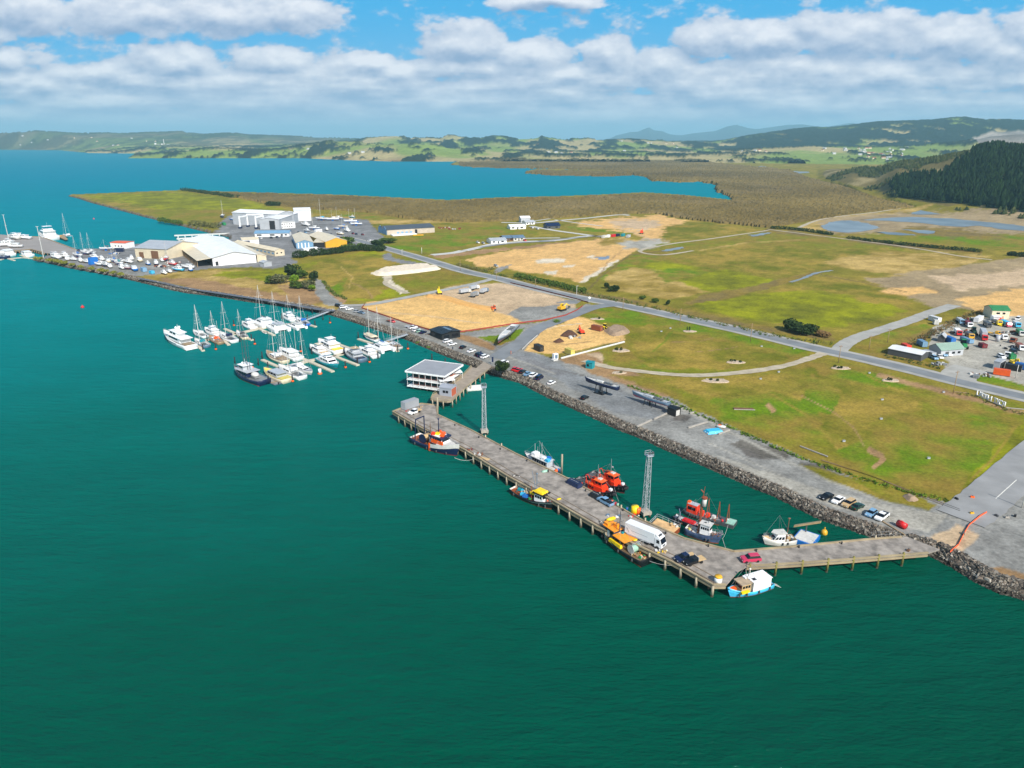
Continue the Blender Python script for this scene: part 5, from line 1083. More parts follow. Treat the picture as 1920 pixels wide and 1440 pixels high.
# navy explorer ketch
def explorer(L):
    def f():
        t = thing('expedition_yacht', None, None); B = L * .30; mb, zf, hf, _ = hull_mb(L, B, 2.4, 2.2, 3.9, .6, .86, 1.4, 2.3, L * .06, .85, .35)
        mb.build('hull', [boatc('navy'), pm('red'), boatc('grey'), boatc('bluegrey')], t, True); D = 1.9; W = boatc('silver')
        a = cab(-L * .12, L * .26, B * .8, D, 2.3, .9, .2, .04).build('deckhouse', boatc('navy'), t); winband(-L * .12, L * .26, B * .8, D, 2.3, .9, .2, .04, .45, .8, a, 4)
        MB().box(L * .05, 0, D + 2.3, L * .42, B * .86, .2).build('upper_deck', W, t)
        b = cab(L * .02, L * .2, B * .62, D + 2.5, 1.9, .7, .2, .05).build('wheelhouse', W, t); winband(L * .02, L * .2, B * .62, D + 2.5, 1.9, .7, .2, .05, .4, .85, b, 3)
        MB().box(L * .1, 0, D + 4.4, L * .22, B * .66, .15).build('top_deck', boatc('white'), t)
        mb = MB(); mb.ball(-L * .2, 0, D + 1.3, L * .09, B * .22, 1.1, 10, 6); mb.build('covered_tender', boatc('offwhite'), t, True)
        MB().box(-L * .2, 0, D - .02, L * .14, B * .3, .5).build('tender_cradle', pm('grey'), t)
        for x, h in ((L * .12, L * .95), (L * .0, L * .82)):
            mb = MB(); mb.tube((x, .3, D + 2.4), (x - .5, .3, D + h), .14, .08, 6); mb.tube((x - .9, -.3, D + 2.4), (x - 1.4, -.3, D + h * .96), .10, .06, 6); [mb.tube((x - .2, -1.6, D + h * k), (x - .2, 1.6, D + h * k), .06, .06, 4) for k in (.4, .65)]; mb.build('mast', pm('dgrey'), t)
        mb = MB(); mb.tube((L * .1, 0, D + 4.5), (L * .1, 0, D + 7), .1, .05, 5); mb.ball(L * .12, .9, D + 5.2, .5); mb.ball(L * .12, -.9, D + 5.2, .4); mb.build('radar', pm('white'), t)
        MB().tube((L * .05, -B * .4, D + 2.7), (L * .22, -B * .4, D + 2.8), .3, .3, 8).build('kayak', pm('orange'), t, True)
        rail(t, hf, lambda x: zf(x) + .6, -L * .45, L * .48, .8, 10, .15); return t
    return f
loc, rz, L = seg((497,722), (441,700), 0); o = explorer(L)(); o.location = loc; o.rotation_euler = (0, 0, rz); tag(o, 'navy blue two masted expedition yacht with a red waterline', 'expedition yacht', GM)
put_launch((540,718),(496,700),'launch with a bright yellow deck and a tinted cabin', deck='palm', col='cream', top='silver', fly=False, arch=False, B=None, bim=None, aft='palm')
put_sail((568,712),(523,692),585,'white','offwhite','white','big white ketch with a stepped white deckhouse near the yellow launch', masts=2, boot='navy')
put_sail((549,688),(587,705),618,'offwhite','silver','white','white yacht with its bow toward the lone white buoy')
put_sail((536,682),(500,665),609,'cream','wood','white','slim black striped yacht at the end of the pier finger', boot='black')
put_sail((545,673),(520,662),617,'white','offwhite','white','small white yacht hidden behind the slim striped one')
put_launch((561,677),(525,661),'white motor cruiser moored stern to the nearer pier', fly=False, arch=True, boot='navy')
put_launch((612,668),(582,654),'white flybridge launch with a tan awning over its cockpit', fly=True, aft='tan', bim='cream')
put_launch((638,664),(598,646),'white flybridge launch with a yellow float on its stern', fly=True, bim='white', aft='yellow')
put_launch((600,676),(636,693),'white wheelhouse fishing boat with a teal hull', col='teal', deck='offwhite', fly=True, boot='maroon', top='white')
put_launch((680,680),(648,662),'grey trawler yacht with a purple awning over its stern', col='bluegrey', deck='offwhite', fly=True, boot='navy', top='silver', bim='tan', aft='navy')
put_launch((706,672),(674,658),'white sports cruiser between the grey trawler yacht and the catamaran', fly=True)
put_sail((708,641),(682,630),581,'white','tan','tan','yacht under a long tan deck cover on the nearer pier', canopy='cream')
put_cat((729,661),(699,648),585,'white','blue','white catamaran with a bright blue sail cover on the nearer pier')
put_sail((751,655),(724,644),600,'offwhite','wood','silver','small cream ketch on the inner finger of the nearer pier', masts=2)
# ================================================================ working boats on the wharf
GW = 'working boats along the wharf'
def rope(a, b, sag, label, r=.05):
    mb = MB(); pts = []
    for i in range(11):
        t = i / 10; pts.append((a[0] + (b[0] - a[0]) * t, a[1] + (b[1] - a[1]) * t, max(.02, a[2] + (b[2] - a[2]) * t - sag * 4 * t * (1 - t))))
    mb.path(pts, r, 4); tag(mb.build('mooring_rope', pm('offwhite')), label, 'rope')
def float_(par, x, y, z, r, c, name='fender'): MB().ball(x, y, z, r).build(name, pm(c), par, True)
def derrick(par, x, z, h, reach, m, w=0, n=5):
    mb = MB(); mb.tube((x, 0, z), (x, 0, z + h), .16, .1, 6); mb.tube((x, 0, z + 1), (x - reach, w, z + h * .8), .1, .07, 5); mb.tube((x, 0, z + h), (x - reach, w, z + h * .8), .03, .03, 3); mb.build('derrick', m, par)
def place_(t, stern, bow, label, cat, group=GW, z=0):
    if t.name.startswith(('fishing', 'work', 'tug', 'cray')):
        mb = MB(); top = 7.5 if 'tug' in t.name else 8.5; xm = L * .05
        for x, y, zz in ((L * .47, 0, 2.6), (-L * .45, B * .34, 1.6), (-L * .45, -B * .34, 1.6), (-L * .1, B * .42, 1.7), (-L * .1, -B * .42, 1.7)): mb.tube((xm, 0, top), (x, y, zz), .022, .022, 3)
        mb.build('stays', pm('grey'), t); r = random.Random(len(label)); mb = MB()
        for _ in range(9): x = r.uniform(-L * .42, L * .36); s = r.choice((-1, 1)); mb.tube((x, s * (hf(x) + .16), .7), (x, s * (hf(x) + .16), 1.35), .2, .2, 7)
        mb.build('hung_fenders', pm('dgrey', .9), t); clutter(t, -L * .42, L * .34, B * .55, zf(0) - .02, 3, ['offwhite', 'rust', 'dgrey', 'brown'], len(label) + 5, .45, 'loose_gear')
    loc, rz, _ = seg(stern, bow, z); t.location = loc; t.rotation_euler = (0, 0, rz); return tag(t, label, cat, group)
def slen(stern, bow): return seg(stern, bow, 0)[2]
# 1 navy and white trawler
s_, b_ = (778,827), (862,857); L = slen(s_, b_); t = thing('fishing_trawler', None, None); B = L * .29
mb, zf, hf, sh = hull_mb(L, B, 2.4, 2.2, 4.0, .7, .84, 1.5, 2.3, 1.2, .85, .35); mb.build('hull', [boatc('navy'), pm('maroon'), pm('rust'), boatc('offwhite')], t, True)
mb = MB(); pts = [(L * (.0 + .5 * i / 10), 0) for i in range(11)]
for s in (-1, 1):
    q = []
    for x, _ in pts: q += [(x, s * (hf(x) + .05), zf(x) + .1), (x + .05, s * (hf(x) + .08), zf(x) + 1.5)]
    mb.add(q, [(2 * i, 2 * i + 2, 2 * i + 3, 2 * i + 1) if s < 0 else (2 * i + 1, 2 * i + 3, 2 * i + 2, 2 * i) for i in range(10)])
mb.build('white_topside', boatc('offwhite'), t)
mb = MB(); mb.prism([(L * .12, -hf(L * .12)), (L * .3, -hf(L * .3)), (L * .42, -hf(L * .42)), (L * .495, 0), (L * .42, hf(L * .42)), (L * .3, hf(L * .3)), (L * .12, hf(L * .12))], 3.0, 3.5); mb.build('foredeck', pm('offwhite'), t)
a = cab(L * .0, L * .22, B * .72, 3.0, 2.1, .6, .1, .03).build('wheelhouse', boatc('white'), t)
MB().box(L * .08, 0, 5.1, L * .28, B * .82, .55).build('bridge_wing', boatc('navy'), t)
winband(L * .0, L * .22, B * .70, 4.2, .9, .3, .1, .0, .1, .9, a, 4)
MB().box(L * .05, 0, 5.66, L * .2, B * .6, .1).build('bridge_roof', boatc('white'), t)
for x, y, c in ((L * .12, .9, 'orange'), (L * .16, -.6, 'orange'), (-L * .0, -1.3, 'orred'), (L * .02, 1.2, 'orange'), (L * .05, -.4, 'yellow')): MB().box(x, y, 5.75, 1.3, 1.1, .9, .3, .8, .8).build('life_raft', pm(c), t)
mb = MB(); [mb.box(L * (.02 + .05 * k), -B * .37, 3.4, 1.0, .5, 1.2) for k in range(5)]; mb.build('fish_bins', pm('orange'), t)
mb = MB(); mb.tube((L * .06, 0, 5.6), (L * .06, 0, 11), .22, .12, 8); mb.tube((L * .06, -1.6, 7.2), (L * .06, 1.2, 7.2), .07, .07, 5); mb.ball(L * .06, 0, 11.3, .35); mb.build('mast', boatc('navy'), t)
mb = MB()
for sx in (-1, 1): mb.tube((-L * .38, sx * B * .38, 2), (-L * .36, sx * B * .32, 9.5), .2, .18, 6)
mb.tube((-L * .36, -B * .34, 9.5), (-L * .36, B * .34, 9.5), .2, .2, 6); mb.build('stern_gantry', boatc('navy'), t)
mb = MB(); mb.tube((-L * .24, -B * .25, 2.9), (-L * .24, B * .25, 2.9), 1.2, 1.2, 14); mb.build('net_drum', boatc('tan'), t)
mb = MB(); [mb.tube((-L * .24, s * B * .25, 2.9), (-L * .24, s * (B * .25 + .15), 2.9), 1.7, 1.7, 14) for s in (-1, 1)]; mb.build('drum_flange', boatc('navy'), t)
MB().box(-L * .12, B * .15, 1.7, 1.8, 1.8, 2.0).build('winch_house', boatc('white'), t)
derrick(t, -L * .13, 3, 5.5, 3, pm('brown'), 3)
MB().box(-L * .495, 0, .7, 1.2, B * .7, 1.1, 0, .8, .95).build('stern_ramp', pm('rust'), t)
MB().box(-L * .02, -B * .5, .3, .5, .35, 2.8).build('rubbing_post', pm('orange'), t)
rail(t, hf, lambda x: 3.5, L * .14, L * .47, .9, 8, .15); clutter(t, -L * .36, -L * .05, B * .5, 1.7, 3, ['tan', 'rust', 'dgrey'], 3)
place_(t, s_, b_, 'navy and white trawler with orange rafts and a tall stern gantry', 'trawler')
rope((*P(852,858,2.2), 2.2), (*P(898,856,WZ), WZ), 1.2, 'pale mooring rope looping from the navy trawler bow to the wharf')
# 2 black boat with the yellow wheelhouse roof
s_, b_ = (962,922), (1040,958); L = slen(s_, b_); t = thing('fishing_boat', None, None); B = L * .30
mb, zf, hf, sh = hull_mb(L, B, 1.7, 1.5, 2.8, .6, .7, 1.2, 2.1, 1.2, .82, .3); mb.build('hull', [boatc('black'), pm('rust'), pm('rust'), boatc('offwhite')], t, True)
a = cab(L * .1, L * .3, B * .6, 1.4, 2.4, .5, .1, .02).build('wheelhouse', boatc('white'), t); winband(L * .1, L * .3, B * .6, 1.4, 2.4, .5, .1, .02, .5, .82, a, 3)
MB().box(L * .19, 0, 3.8, L * .24, B * .68, .35).build('roof_edge', boatc('black'), t); MB().box(L * .18, 0, 4.15, L * .2, B * .56, .5, 0, .85, .85).build('roof', pm('yellow'), t)
MB().box(L * .04, -.4, 3.0, L * .1, B * .4, .5).build('awning', pm('yellow'), t)
mb = MB(); mb.tube((L * .08, 0, 1.4), (L * .08, 0, 9.2), .14, .09, 6); mb.tube((L * .08, 0, 2.5), (-L * .12, 1.5, 8.6), .08, .06, 5); mb.tube((L * .08, -1.2, 6.2), (L * .08, 1.2, 6.2), .05, .05, 4); mb.ball(L * .08, 0, 9.3, .28); mb.build('mast', pm('bluegrey'), t)
mb = MB(); mb.tube((L * .02, -1.2, 1.3), (L * .02, -1.2, 5.6), .09, .09, 5); mb.tube((L * .02, 1.2, 1.3), (L * .02, 1.2, 5.6), .09, .09, 5); mb.build('gallows', pm('rust'), t)
for x, y, c, s in ((-L * .3, B * .22, 'sky', 1.1), (-L * .36, B * .1, 'teal', .9), (-L * .22, B * .24, 'cream', 1.2), (-L * .12, -B * .24, 'blue', 1.2), (-L * .2, -B * .2, 'sky', 1.0)): MB().box(x, y, 1.1, s * 1.3, s, .7, .3).build('fish_bin', pm(c), t)
clutter(t, -L * .4, L * .06, B * .62, 1.1, 5, ['tan', 'rust', 'dgrey', 'green'], 5, .6); float_(t, L * .44, 0, 2.9, .4, 'red'); float_(t, L * .36, -.5, 2.5, .3, 'orange')
rail(t, hf, lambda x: zf(x) + .6, L * .3, L * .47, .5, 4)
place_(t, s_, b_, 'black hulled fishing boat with a yellow wheelhouse roof', 'fishing boat')
# 3 grey workboat inside the basin
s_, b_ = (1046,888), (983,859); L = slen(s_, b_); t = thing('crayfish_boat', None, None); B = L * .28
mb, zf, hf, sh = hull_mb(L, B, 1.3, 1.3, 2.4, .35, .9, 1.0, 2.3, 1.0, .82, .25); mb.build('hull', [boatc('bluegrey'), pm('navy'), boatc('offwhite'), boatc('silver')], t, True)
a = cab(-L * .28, L * .22, B * .74, 1.1, 1.9, .7, .05, .03).build('deckhouse', boatc('silver'), t); winband(-L * .28, L * .22, B * .74, 1.1, 1.9, .7, .05, .03, .3, .8, a, 6)
MB().box(-L * .05, 0, 3.0, L * .5, B * .8, .12).build('roof', boatc('offwhite'), t)
w = cab(L * .1, L * .24, B * .5, 3.1, .9, .4, .1, .03).build('flybridge', boatc('white'), t)
for x, y, c in ((-L * .2, -.5, 'blue'), (-L * .26, .9, 'sky'), (-L * .14, .8, 'white')): MB().box(x, y, 3.12, 1.3, 1.2, .9).build('fish_bin', pm(c), t)
mb = MB(); [mb.tube((x, y, 3), (x, y, 3 + h), .05, .03, 4) for x, y, h in ((L * .12, .8, 4.5), (L * .02, -.8, 4.8), (L * .08, .2, 3.4))]; mb.build('aerial', pm('white'), t)
float_(t, -L * .5, .8, 1.3, .6, 'orange'); float_(t, -L * .5, -.2, 1.3, .45, 'blue'); rail(t, hf, lambda x: zf(x) + .3, L * .1, L * .47, .7, 5)
place_(t, s_, b_, 'grey cabin workboat with blue bins on its roof inside the basin', 'workboat')
# 4, 5 red tugs
def tug(s_, b_, label, seed):
    L = slen(s_, b_); t = thing('tug', None, None); B = L * .34
    mb, zf, hf, sh = hull_mb(L, B, 1.5, 1.4, 2.9, .5, .8, 1.2, 2.8, .7, .85, .25); mb.build('hull', [boatc('black'), pm('maroon'), pm('dgrey'), boatc('black')], t, True)
    a = cab(-L * .08, L * .28, B * .60, 1.2, 1.6, .3, .1, .02).build('deckhouse', pm('orred'), t); b = cab(L * .06, L * .24, B * .46, 2.8, 1.7, .25, .1, .02).build('wheelhouse', pm('orred'), t); winband(L * .06, L * .24, B * .46, 2.8, 1.7, .25, .1, .02, .45, .85, b, 2)
    MB().box(L * .14, 0, 4.5, L * .21, B * .50, .12).build('wheelhouse_roof', pm('orange'), t)
    mb = MB(); mb.box(-L * .03, 0, 2.7, 1.0, 1.0, 1.5, 0, .8, .8); mb.build('funnel', pm('orred'), t); MB().box(-L * .03, 0, 4.2, .8, .8, .3).build('funnel_top', pm('black'), t); MB().box(L * .12, .3, 4.62, 1.1, 1.2, .3).build('roof_panel', pm('offwhite'), t)
    rail(t, lambda x: B * .36, lambda x: 2.8, -L * .12, L * .05, 1.0, 4, 0, pm('orange'), 'deck_frame', .06); mb = MB(); [mb.tube((-L * .1, y, 1.2), (-L * .2, y * .4, 4.4), .09, .07, 5) for y in (-1.2, 1.2)]; mb.tube((-L * .2, -.5, 4.4), (-L * .2, .5, 4.4), .08, .08, 5); mb.tube((-L * .2, 0, 4.4), (L * .06, 0, 4.7), .06, .06, 4); mb.build('tow_frame', pm('orred'), t)
    for x in (-L * .01, L * .05): MB().box(x, -B * .315, 1.9, .5, .06, .5).build('porthole', pm('glass'), t)
    mb = MB(); mb.tube((L * .08, 0, 4.5), (L * .08, 0, 9.3), .1, .05, 5); mb.ball(L * .08, .6, 6.4, .35, .35, .25); mb.build('mast', pm('grey'), t)
    clutter(t, -L * .2, L * .2, B * .5, 2.8, 3, ['orred', 'orange'], seed, .6, 'deck_fitting'); clutter(t, -L * .42, -L * .1, B * .6, 1.0, 4, ['black', 'orred', 'grey'], seed + 2, .6)
    mb = MB()
    for k in range(14):
        x = -L * .42 + k * L * .066; [mb.tube((x, s * (hf(x) + .12), 1.0 + (x > L * .2) * .6), (x + .28, s * (hf(x + .28) + .12), 1.0 + (x > L * .2) * .6), .38, .38, 8) for s in (-1, 1)]
    mb.ball(L * .49, 0, 2.0, .6, 1.0, .6); mb.build('tyre_fenders', pm('black', .8), t); MB().box(L * .4, 0, 2.6, .8, .9, .6).build('windlass', pm('white'), t)
    place_(t, s_, b_, label, 'tug')
tug((1078,905), (1152,938), 'orange red harbour tug lying against the wharf beside the blue pickup', 11)
tug((1105,893), (1174,927), 'orange red harbour tug moored outside another tug', 17)
MB_ = MB(); MB_.prism([P(1080,899,1.2), P(1108,911,1.2), P(1113,905,1.2), P(1088,893,1.2)], 0, 1.2); tag(MB_.build('work_barge', pm('dgrey', .8)), 'low dark work barge astern of the two red tugs', 'barge')
# 6 black trawler with orange roofs, bow to the left
s_, b_ = (1213,1060), (1122,996); L = slen(s_, b_); t = thing('fishing_trawler', None, None); B = L * .29
mb, zf, hf, sh = hull_mb(L, B, 2.0, 1.8, 3.5, .65, .84, 1.4, 2.1, 1.4, .84, .35); mb.build('hull', [boatc('black'), pm('rust'), pm('wood'), boatc('offwhite')], t, True)
a = cab(L * .08, L * .30, B * .56, 1.9, 2.4, .5, .1, .02).build('wheelhouse', boatc('dgrey'), t); winband(L * .08, L * .30, B * .56, 1.9, 2.4, .5, .1, .02, .5, .8, a, 3)
MB().box(L * .19, B * .29, 2.0, .9, .06, 1.8).build('door', boatc('offwhite'), t)
MB().box(L * .19, 0, 4.3, L * .24, B * .62, .16).build('wheelhouse_roof', pm('amber'), t); MB().box(L * .27, .8, 4.46, 1.6, 1.0, .7).build('raft', pm('amber'), t); MB().box(L * .18, -.9, 4.46, 1.4, 1.0, .6).build('raft', pm('amber'), t)
MB().box(-L * .05, 0, 3.6, L * .24, B * .8, .15).build('awning', pm('amber'), t); mb = MB(); [mb.tube((x, y, 1.3), (x, y, 3.6), .06, .06, 4) for x in (-L * .13, L * .05) for y in (-B * .3, B * .3)]; mb.build('awning_frame', pm('rust'), t)
mb = MB(); mb.tube((L * .06, 0, 1.5), (L * .06, 0, 10), .15, .1, 6); mb.tube((L * .06, -1.3, 7), (L * .06, 1.3, 7), .06, .06, 4); mb.tube((L * .1, .4, 4), (L * .1, .4, 10.5), .04, .03, 4); mb.build('mast', pm('dgrey'), t)
mb = MB(); mb.box(0, B * .40, 1.6, L * .24, .9, .9, 0, .95, .7); mb.build('hatch_cover', pm('yellow'), t)
mb = MB(); mb.tube((-L * .25, -1.2, 2.4), (-L * .25, 1.2, 2.4), .9, .9, 12); mb.build('net_drum', pm('mint'), t); mb = MB(); [mb.tube((-L * .25, s * 1.2, 2.4), (-L * .25, s * 1.32, 2.4), 1.25, 1.25, 12) for s in (-1, 1)]; mb.build('drum_flange', pm('offwhite'), t)
mb = MB(); mb.tube((-L * .3, B * .33, 1.3), (-L * .3, B * .33, 4.6), .1, .1, 5); mb.tube((-L * .3, -B * .33, 1.3), (-L * .3, -B * .33, 4.6), .1, .1, 5); mb.tube((-L * .3, -B * .33, 4.6), (-L * .3, B * .33, 4.6), .1, .1, 5); mb.build('gallows', pm('grey'), t)
clutter(t, -L * .44, -L * .14, B * .62, 1.3, 5, ['tan', 'rust', 'offwhite', 'green', 'amber'], 9, .6); clutter(t, L * .32, L * .44, B * .3, 2.2, 3, ['orange', 'brown'], 4, .5); float_(t, -L * .36, -B * .48, 2.3, .45, 'orred'); clutter(t, L * .02, L * .12, B * .4, 3.7, 2, ['teal', 'offwhite'], 8, .6)
place_(t, s_, b_, 'black trawler with orange roofs lying with its stern to the camera', 'trawler')
# barge with timber deck
pp = [(1216,988),(1232,972),(1275,990),(1260,1003)]; q = [P(u, v, 1.2) for u, v in pp]; c = (sum(p[0] for p in q) / 4, sum(p[1] for p in q) / 4)
t = thing('deck_barge', 'rusty barge with a worn plywood deck moored at the wharf inside', 'barge', (*c, 0)); MB().prism([(x - c[0], y - c[1]) for x, y in q], -.5, 1.3).build('hull', pm('rust'), t); MB().prism([((x - c[0]) * .97, (y - c[1]) * .97) for x, y in q], 1.3, 1.42).build('deck', mat('ply_deck', (206, 168, 118), .9, 0, .3, .6), t); clutter(t, 1.5, 5, 3, 1.4, 3, ['brown', 'offwhite', 'tan'], 2, .8)
mb = MB(); 
for i in range(2):
    a, b = [(x - c[0], y - c[1]) for x, y in (q[0], q[1])][i], [(x - c[0], y - c[1]) for x, y in (q[1], q[2])][i]
    for z in (2.0, 2.6): mb.tube((*a, z), (*b, z), .05, .05, 4)
    for k in range(5): x = a[0] + (b[0] - a[0]) * k / 4; y = a[1] + (b[1] - a[1]) * k / 4; mb.tube((x, y, 1.3), (x, y, 2.6), .05, .05, 4)
mb.build('railing', pm('silver'), t)
# 8 rusty blue boat with a white wheelhouse
s_, b_ = (1286,1000), (1354,1022); L = slen(s_, b_); t = thing('fishing_boat', None, None); B = L * .32
mb, zf, hf, sh = hull_mb(L, B, 2.3, 2.0, 3.6, .5, .85, 1.4, 2.5, 1.0, .86, .35); mb.build('hull', [mat('rusty_blue', (56, 74, 104), .7, 0, .6, .5), pm('rust'), pm('offwhite', .8), pm('offwhite', .8)], t, True)
a = cab(-L * .1, L * .18, B * .66, 1.9, 2.8, .3, .1, .02).build('wheelhouse', boatc('white'), t); winband(-L * .1, L * .18, B * .66, 1.9, 2.8, .3, .1, .02, .52, .78, a, 4)
MB().box(L * .03, 0, 4.7, L * .32, B * .74, .2).build('wheelhouse_roof', boatc('offwhite'), t)
mb = MB(); mb.tube((-L * .16, -.5, 1.6), (-L * .12, 0, 12.5), .22, .16, 7); mb.tube((-L * .16, .7, 1.6), (-L * .12, .1, 9.5), .16, .14, 6); mb.tube((-L * .12, 0, 12.5), (-L * .10, 0, 15.2), .1, .06, 5); mb.tube((-L * .12, 0, 13.4), (-L * .2, 0, 14), .2, .12, 6); mb.build('mast', pm('rust'), t)
mb = MB(); mb.tube((-L * .08, 0, 9.6), (-L * .08, 0, 11.8), .55, .6, 10); mb.build('crow_nest', pm('offwhite'), t, True); MB().tube((-L * .08, 0, 11.8), (-L * .08, 0, 12.1), .8, .8, 10).build('nest_rim', pm('rust'), t)
mb = MB(); mb.tube((-L * .13, -1, 3), (-L * .13, 0, 9), .03, .03, 3); [mb.tube((-L * .12, 0, 12), (x, y, 2.5), .03, .03, 3) for x, y in ((L * .45, 0), (-L * .4, 1.8), (-L * .4, -1.8), (L * .1, 2))]; mb.build('rigging', pm('dgrey'), t)
clutter(t, L * .22, L * .42, B * .5, 2.4, 4, ['offwhite', 'rust', 'brown'], 21, .7); clutter(t, -L * .45, -L * .16, B * .5, 1.9, 3, ['palm', 'brown'], 22, .6); clutter(t, -L * .05, L * .1, B * .5, 4.9, 2, ['offwhite', 'dgrey'], 23, .4); rail(t, hf, lambda x: zf(x) + .5, L * .2, L * .47, .7, 5)
place_(t, s_, b_, 'rust streaked blue fishing boat with a white wheelhouse and crow nest', 'fishing boat')
# 7 red cabin boat and grey deck boat behind
s_, b_ = (1264,975), (1330,1000); L = slen(s_, b_); t = thing('workboat', None, None); B = L * .26
mb, zf, hf, sh = hull_mb(L, B, 1.6, 1.4, 2.0, .3, .8, 1.0, 2.3, .8, .84, .3); mb.build('hull', [boatc('black'), pm('dgrey'), boatc('silver'), boatc('dgrey')], t, True)
MB().box(-L * .08, 0, 1.2, L * .34, B * .6, .5, 0, .9, .7).build('tarpaulin', pm('red'), t); clutter(t, -L * .4, -L * .26, B * .4, 1.2, 3, ['dgrey', 'offwhite'], 31, .6); mb = MB(); mb.tube((-L * .28, -1, 1.2), (-L * .3, -1, 3.6), .12, .12, 6); mb.tube((-L * .3, -1, 3.6), (-L * .38, 0, 4), .1, .1, 6); mb.build('davit', pm('white'), t)
clutter(t, L * .15, L * .4, B * .5, 1.3, 3, ['orred', 'offwhite', 'orange'], 32, .8)
place_(t, s_, b_, 'grey open decked boat with a bright red tarpaulin', 'workboat')
s_, b_ = (1284,962), (1352,987); L = slen(s_, b_); t = thing('workboat', None, None); B = L * .24
mb, zf, hf, sh = hull_mb(L, B, 1.5, 1.4, 1.9, .3, .85, 1.0, 2.5, .6, .84, .3); mb.build('hull', [boatc('dgrey'), pm('rust'), boatc('grey'), boatc('grey')], t, True)
a = MB().box(-L * .28, 0, 1.2, L * .28, B * .74, 2.6, 0, .97, .97).build('cabin', pm('orred'), t); mb = MB(); mb.box(-L * .28, -B * .375, 2.3, L * .2, .06, .9); mb.build('window', pm('glass'), a); MB().box(-L * .28, 0, 3.8, L * .26, B * .7, .14).build('roof', pm('silver'), t); MB().box(-L * .40, 0, 2.6, L * .1, B * .5, 1.7, 0, .7, .7).build('funnel', pm('orange'), t)
for k in range(3): MB().box(-L * .02 + k * 1.6, .3 * (k - 1), 1.3, 1.1, 1.0, 1.6 - .3 * k, 0, .8, .8).build('winch', pm('orred' if k < 2 else 'offwhite'), t)
clutter(t, L * .1, L * .42, B * .6, 1.3, 4, ['offwhite', 'rust', 'dgrey'], 41, .7)
place_(t, s_, b_, 'boat with a square red cabin moored outermost of the cluster', 'workboat')
t = thing('dredge_barge', 'narrow dark barge with rust red A frame legs and a mud deck', 'barge', at(1346,978,0), seg((1318,972), (1366,986), 0)[1]); MB().box(0, 0, -.4, 9.5, 3.4, 1.4).build('hull', pm('dgrey'), t); MB().box(3.6, 0, 1.0, 2.2, 3.0, .25).build('bow_platform', pm('mint'), t)
mb = MB(); 
for x in (-3, 0, 2.6): mb.tube((x, -1.3, .8), (x, 0, 6.2), .13, .1, 5); mb.tube((x, 1.3, .8), (x, 0, 6.2), .13, .1, 5)
mb.build('gantry', pm('rust'), t); clutter(t, -4, 2.5, 2, 1, 4, ['dgrey', 'rust', 'offwhite'], 51, .7); float_(t, 1.6, -1.6, 1.6, .4, 'red')
# 11 worn white boat by the ramp
s_, b_ = (1488,1018), (1427,1022); L = slen(s_, b_); t = thing('fishing_boat', None, None); B = L * .38
mb, zf, hf, sh = hull_mb(L, B, 1.8, 1.6, 2.8, .35, .9, 1.2, 2.0, 1.0, .84, .3); mb.build('hull', [boatc('offwhite'), pm('dgrey'), pm('tan', .9), boatc('tan')], t, True)
a = cab(-L * .16, L * .22, B * .66, 1.3, 2.2, 1.4, .1, .03).build('wheelhouse', boatc('white'), t); winband(-L * .16, L * .22, B * .66, 1.3, 2.2, 1.4, .1, .03, .25, .6, a, 3)
mb = MB(); mb.prism([(-L * .2, -B * .36), (L * .1, -B * .36), (L * .24, 0), (L * .1, B * .36), (-L * .2, B * .36)], 3.5, 3.7); mb.build('roof', mat('worn_white', (196, 194, 186), .8, 0, .25, .8), t)
mb = MB(); mb.tube((-L * .26, 0, 1.5), (-L * .26, 0, 7.2), .13, .1, 6); mb.ball(-L * .26, 0, 7.4, .4, .3, .2); mb.build('mast', pm('brown'), t); clutter(t, -L * .45, -L * .2, B * .6, 1.3, 4, ['tan', 'dgrey', 'offwhite'], 61, .8); rail(t, hf, lambda x: zf(x) + .35, L * .12, L * .45, .8, 5)
place_(t, s_, b_, 'worn white fishing boat with a broad curved roof by the ramp', 'fishing boat')
s_, b_ = (1503,1012), (1528,1010); t = thing('crane_barge', 'small blue barge with a raised conveyor beam beside the ramp', 'barge', at(1511,1014,0), R(-40)); MB().box(0, 0, -.4, 5.2, 6.4, 1.6).build('hull', boatc('blue'), t); MB().box(0, 0, 1.2, 4.6, 5.6, .08).build('deck', pm('offwhite'), t)
mb = MB(); mb.tube((-1, 2.4, 1.2), (-1, 2.4, 4), .2, .2, 6); mb.build('post', pm('dgrey'), t); mb = MB(); mb.add([(p[0], p[1] + s, p[2] + z) for z in (0, .5) for p in ((-4, 2, 1.8), (2.4, 2, 5.4)) for s in (-.4, .4)], [(0, 1, 3, 2), (4, 6, 7, 5), (0, 4, 5, 1), (2, 3, 7, 6), (0, 2, 6, 4), (1, 5, 7, 3)]); mb.build('conveyor', pm('tan'), t)
# 13 light blue boat at the wharf corner
s_, b_ = (1442,1098), (1362,1122); L = slen(s_, b_); t = thing('fishing_boat', None, None); B = L * .32
mb, zf, hf, sh = hull_mb(L, B, 1.5, 1.3, 2.9, .5, .85, 1.2, 2.1, 1.0, .84, .22); mb.build('hull', [mat('light_blue_hull', (70, 186, 226), .4, 0, .1), pm('maroon'), pm('wood'), mat('light_blue_hull')], t, True)
a = cab(L * .04, L * .26, B * .66, 1.1, 2.3, .3, .1, .02).build('wheelhouse', pm('tan', .7), t); winband(L * .04, L * .26, B * .66, 1.1, 2.3, .3, .1, .02, .5, .8, a, 3)
MB().box(L * .13, 0, 3.4, L * .28, B * .76, .12).build('wheelhouse_roof', mat('worn_board', (170, 150, 124), .9, 0, .25, .8), t); MB().box(L * .04, -.9, 3.52, 1.0, 1.0, .3).build('hatch', pm('white'), t)
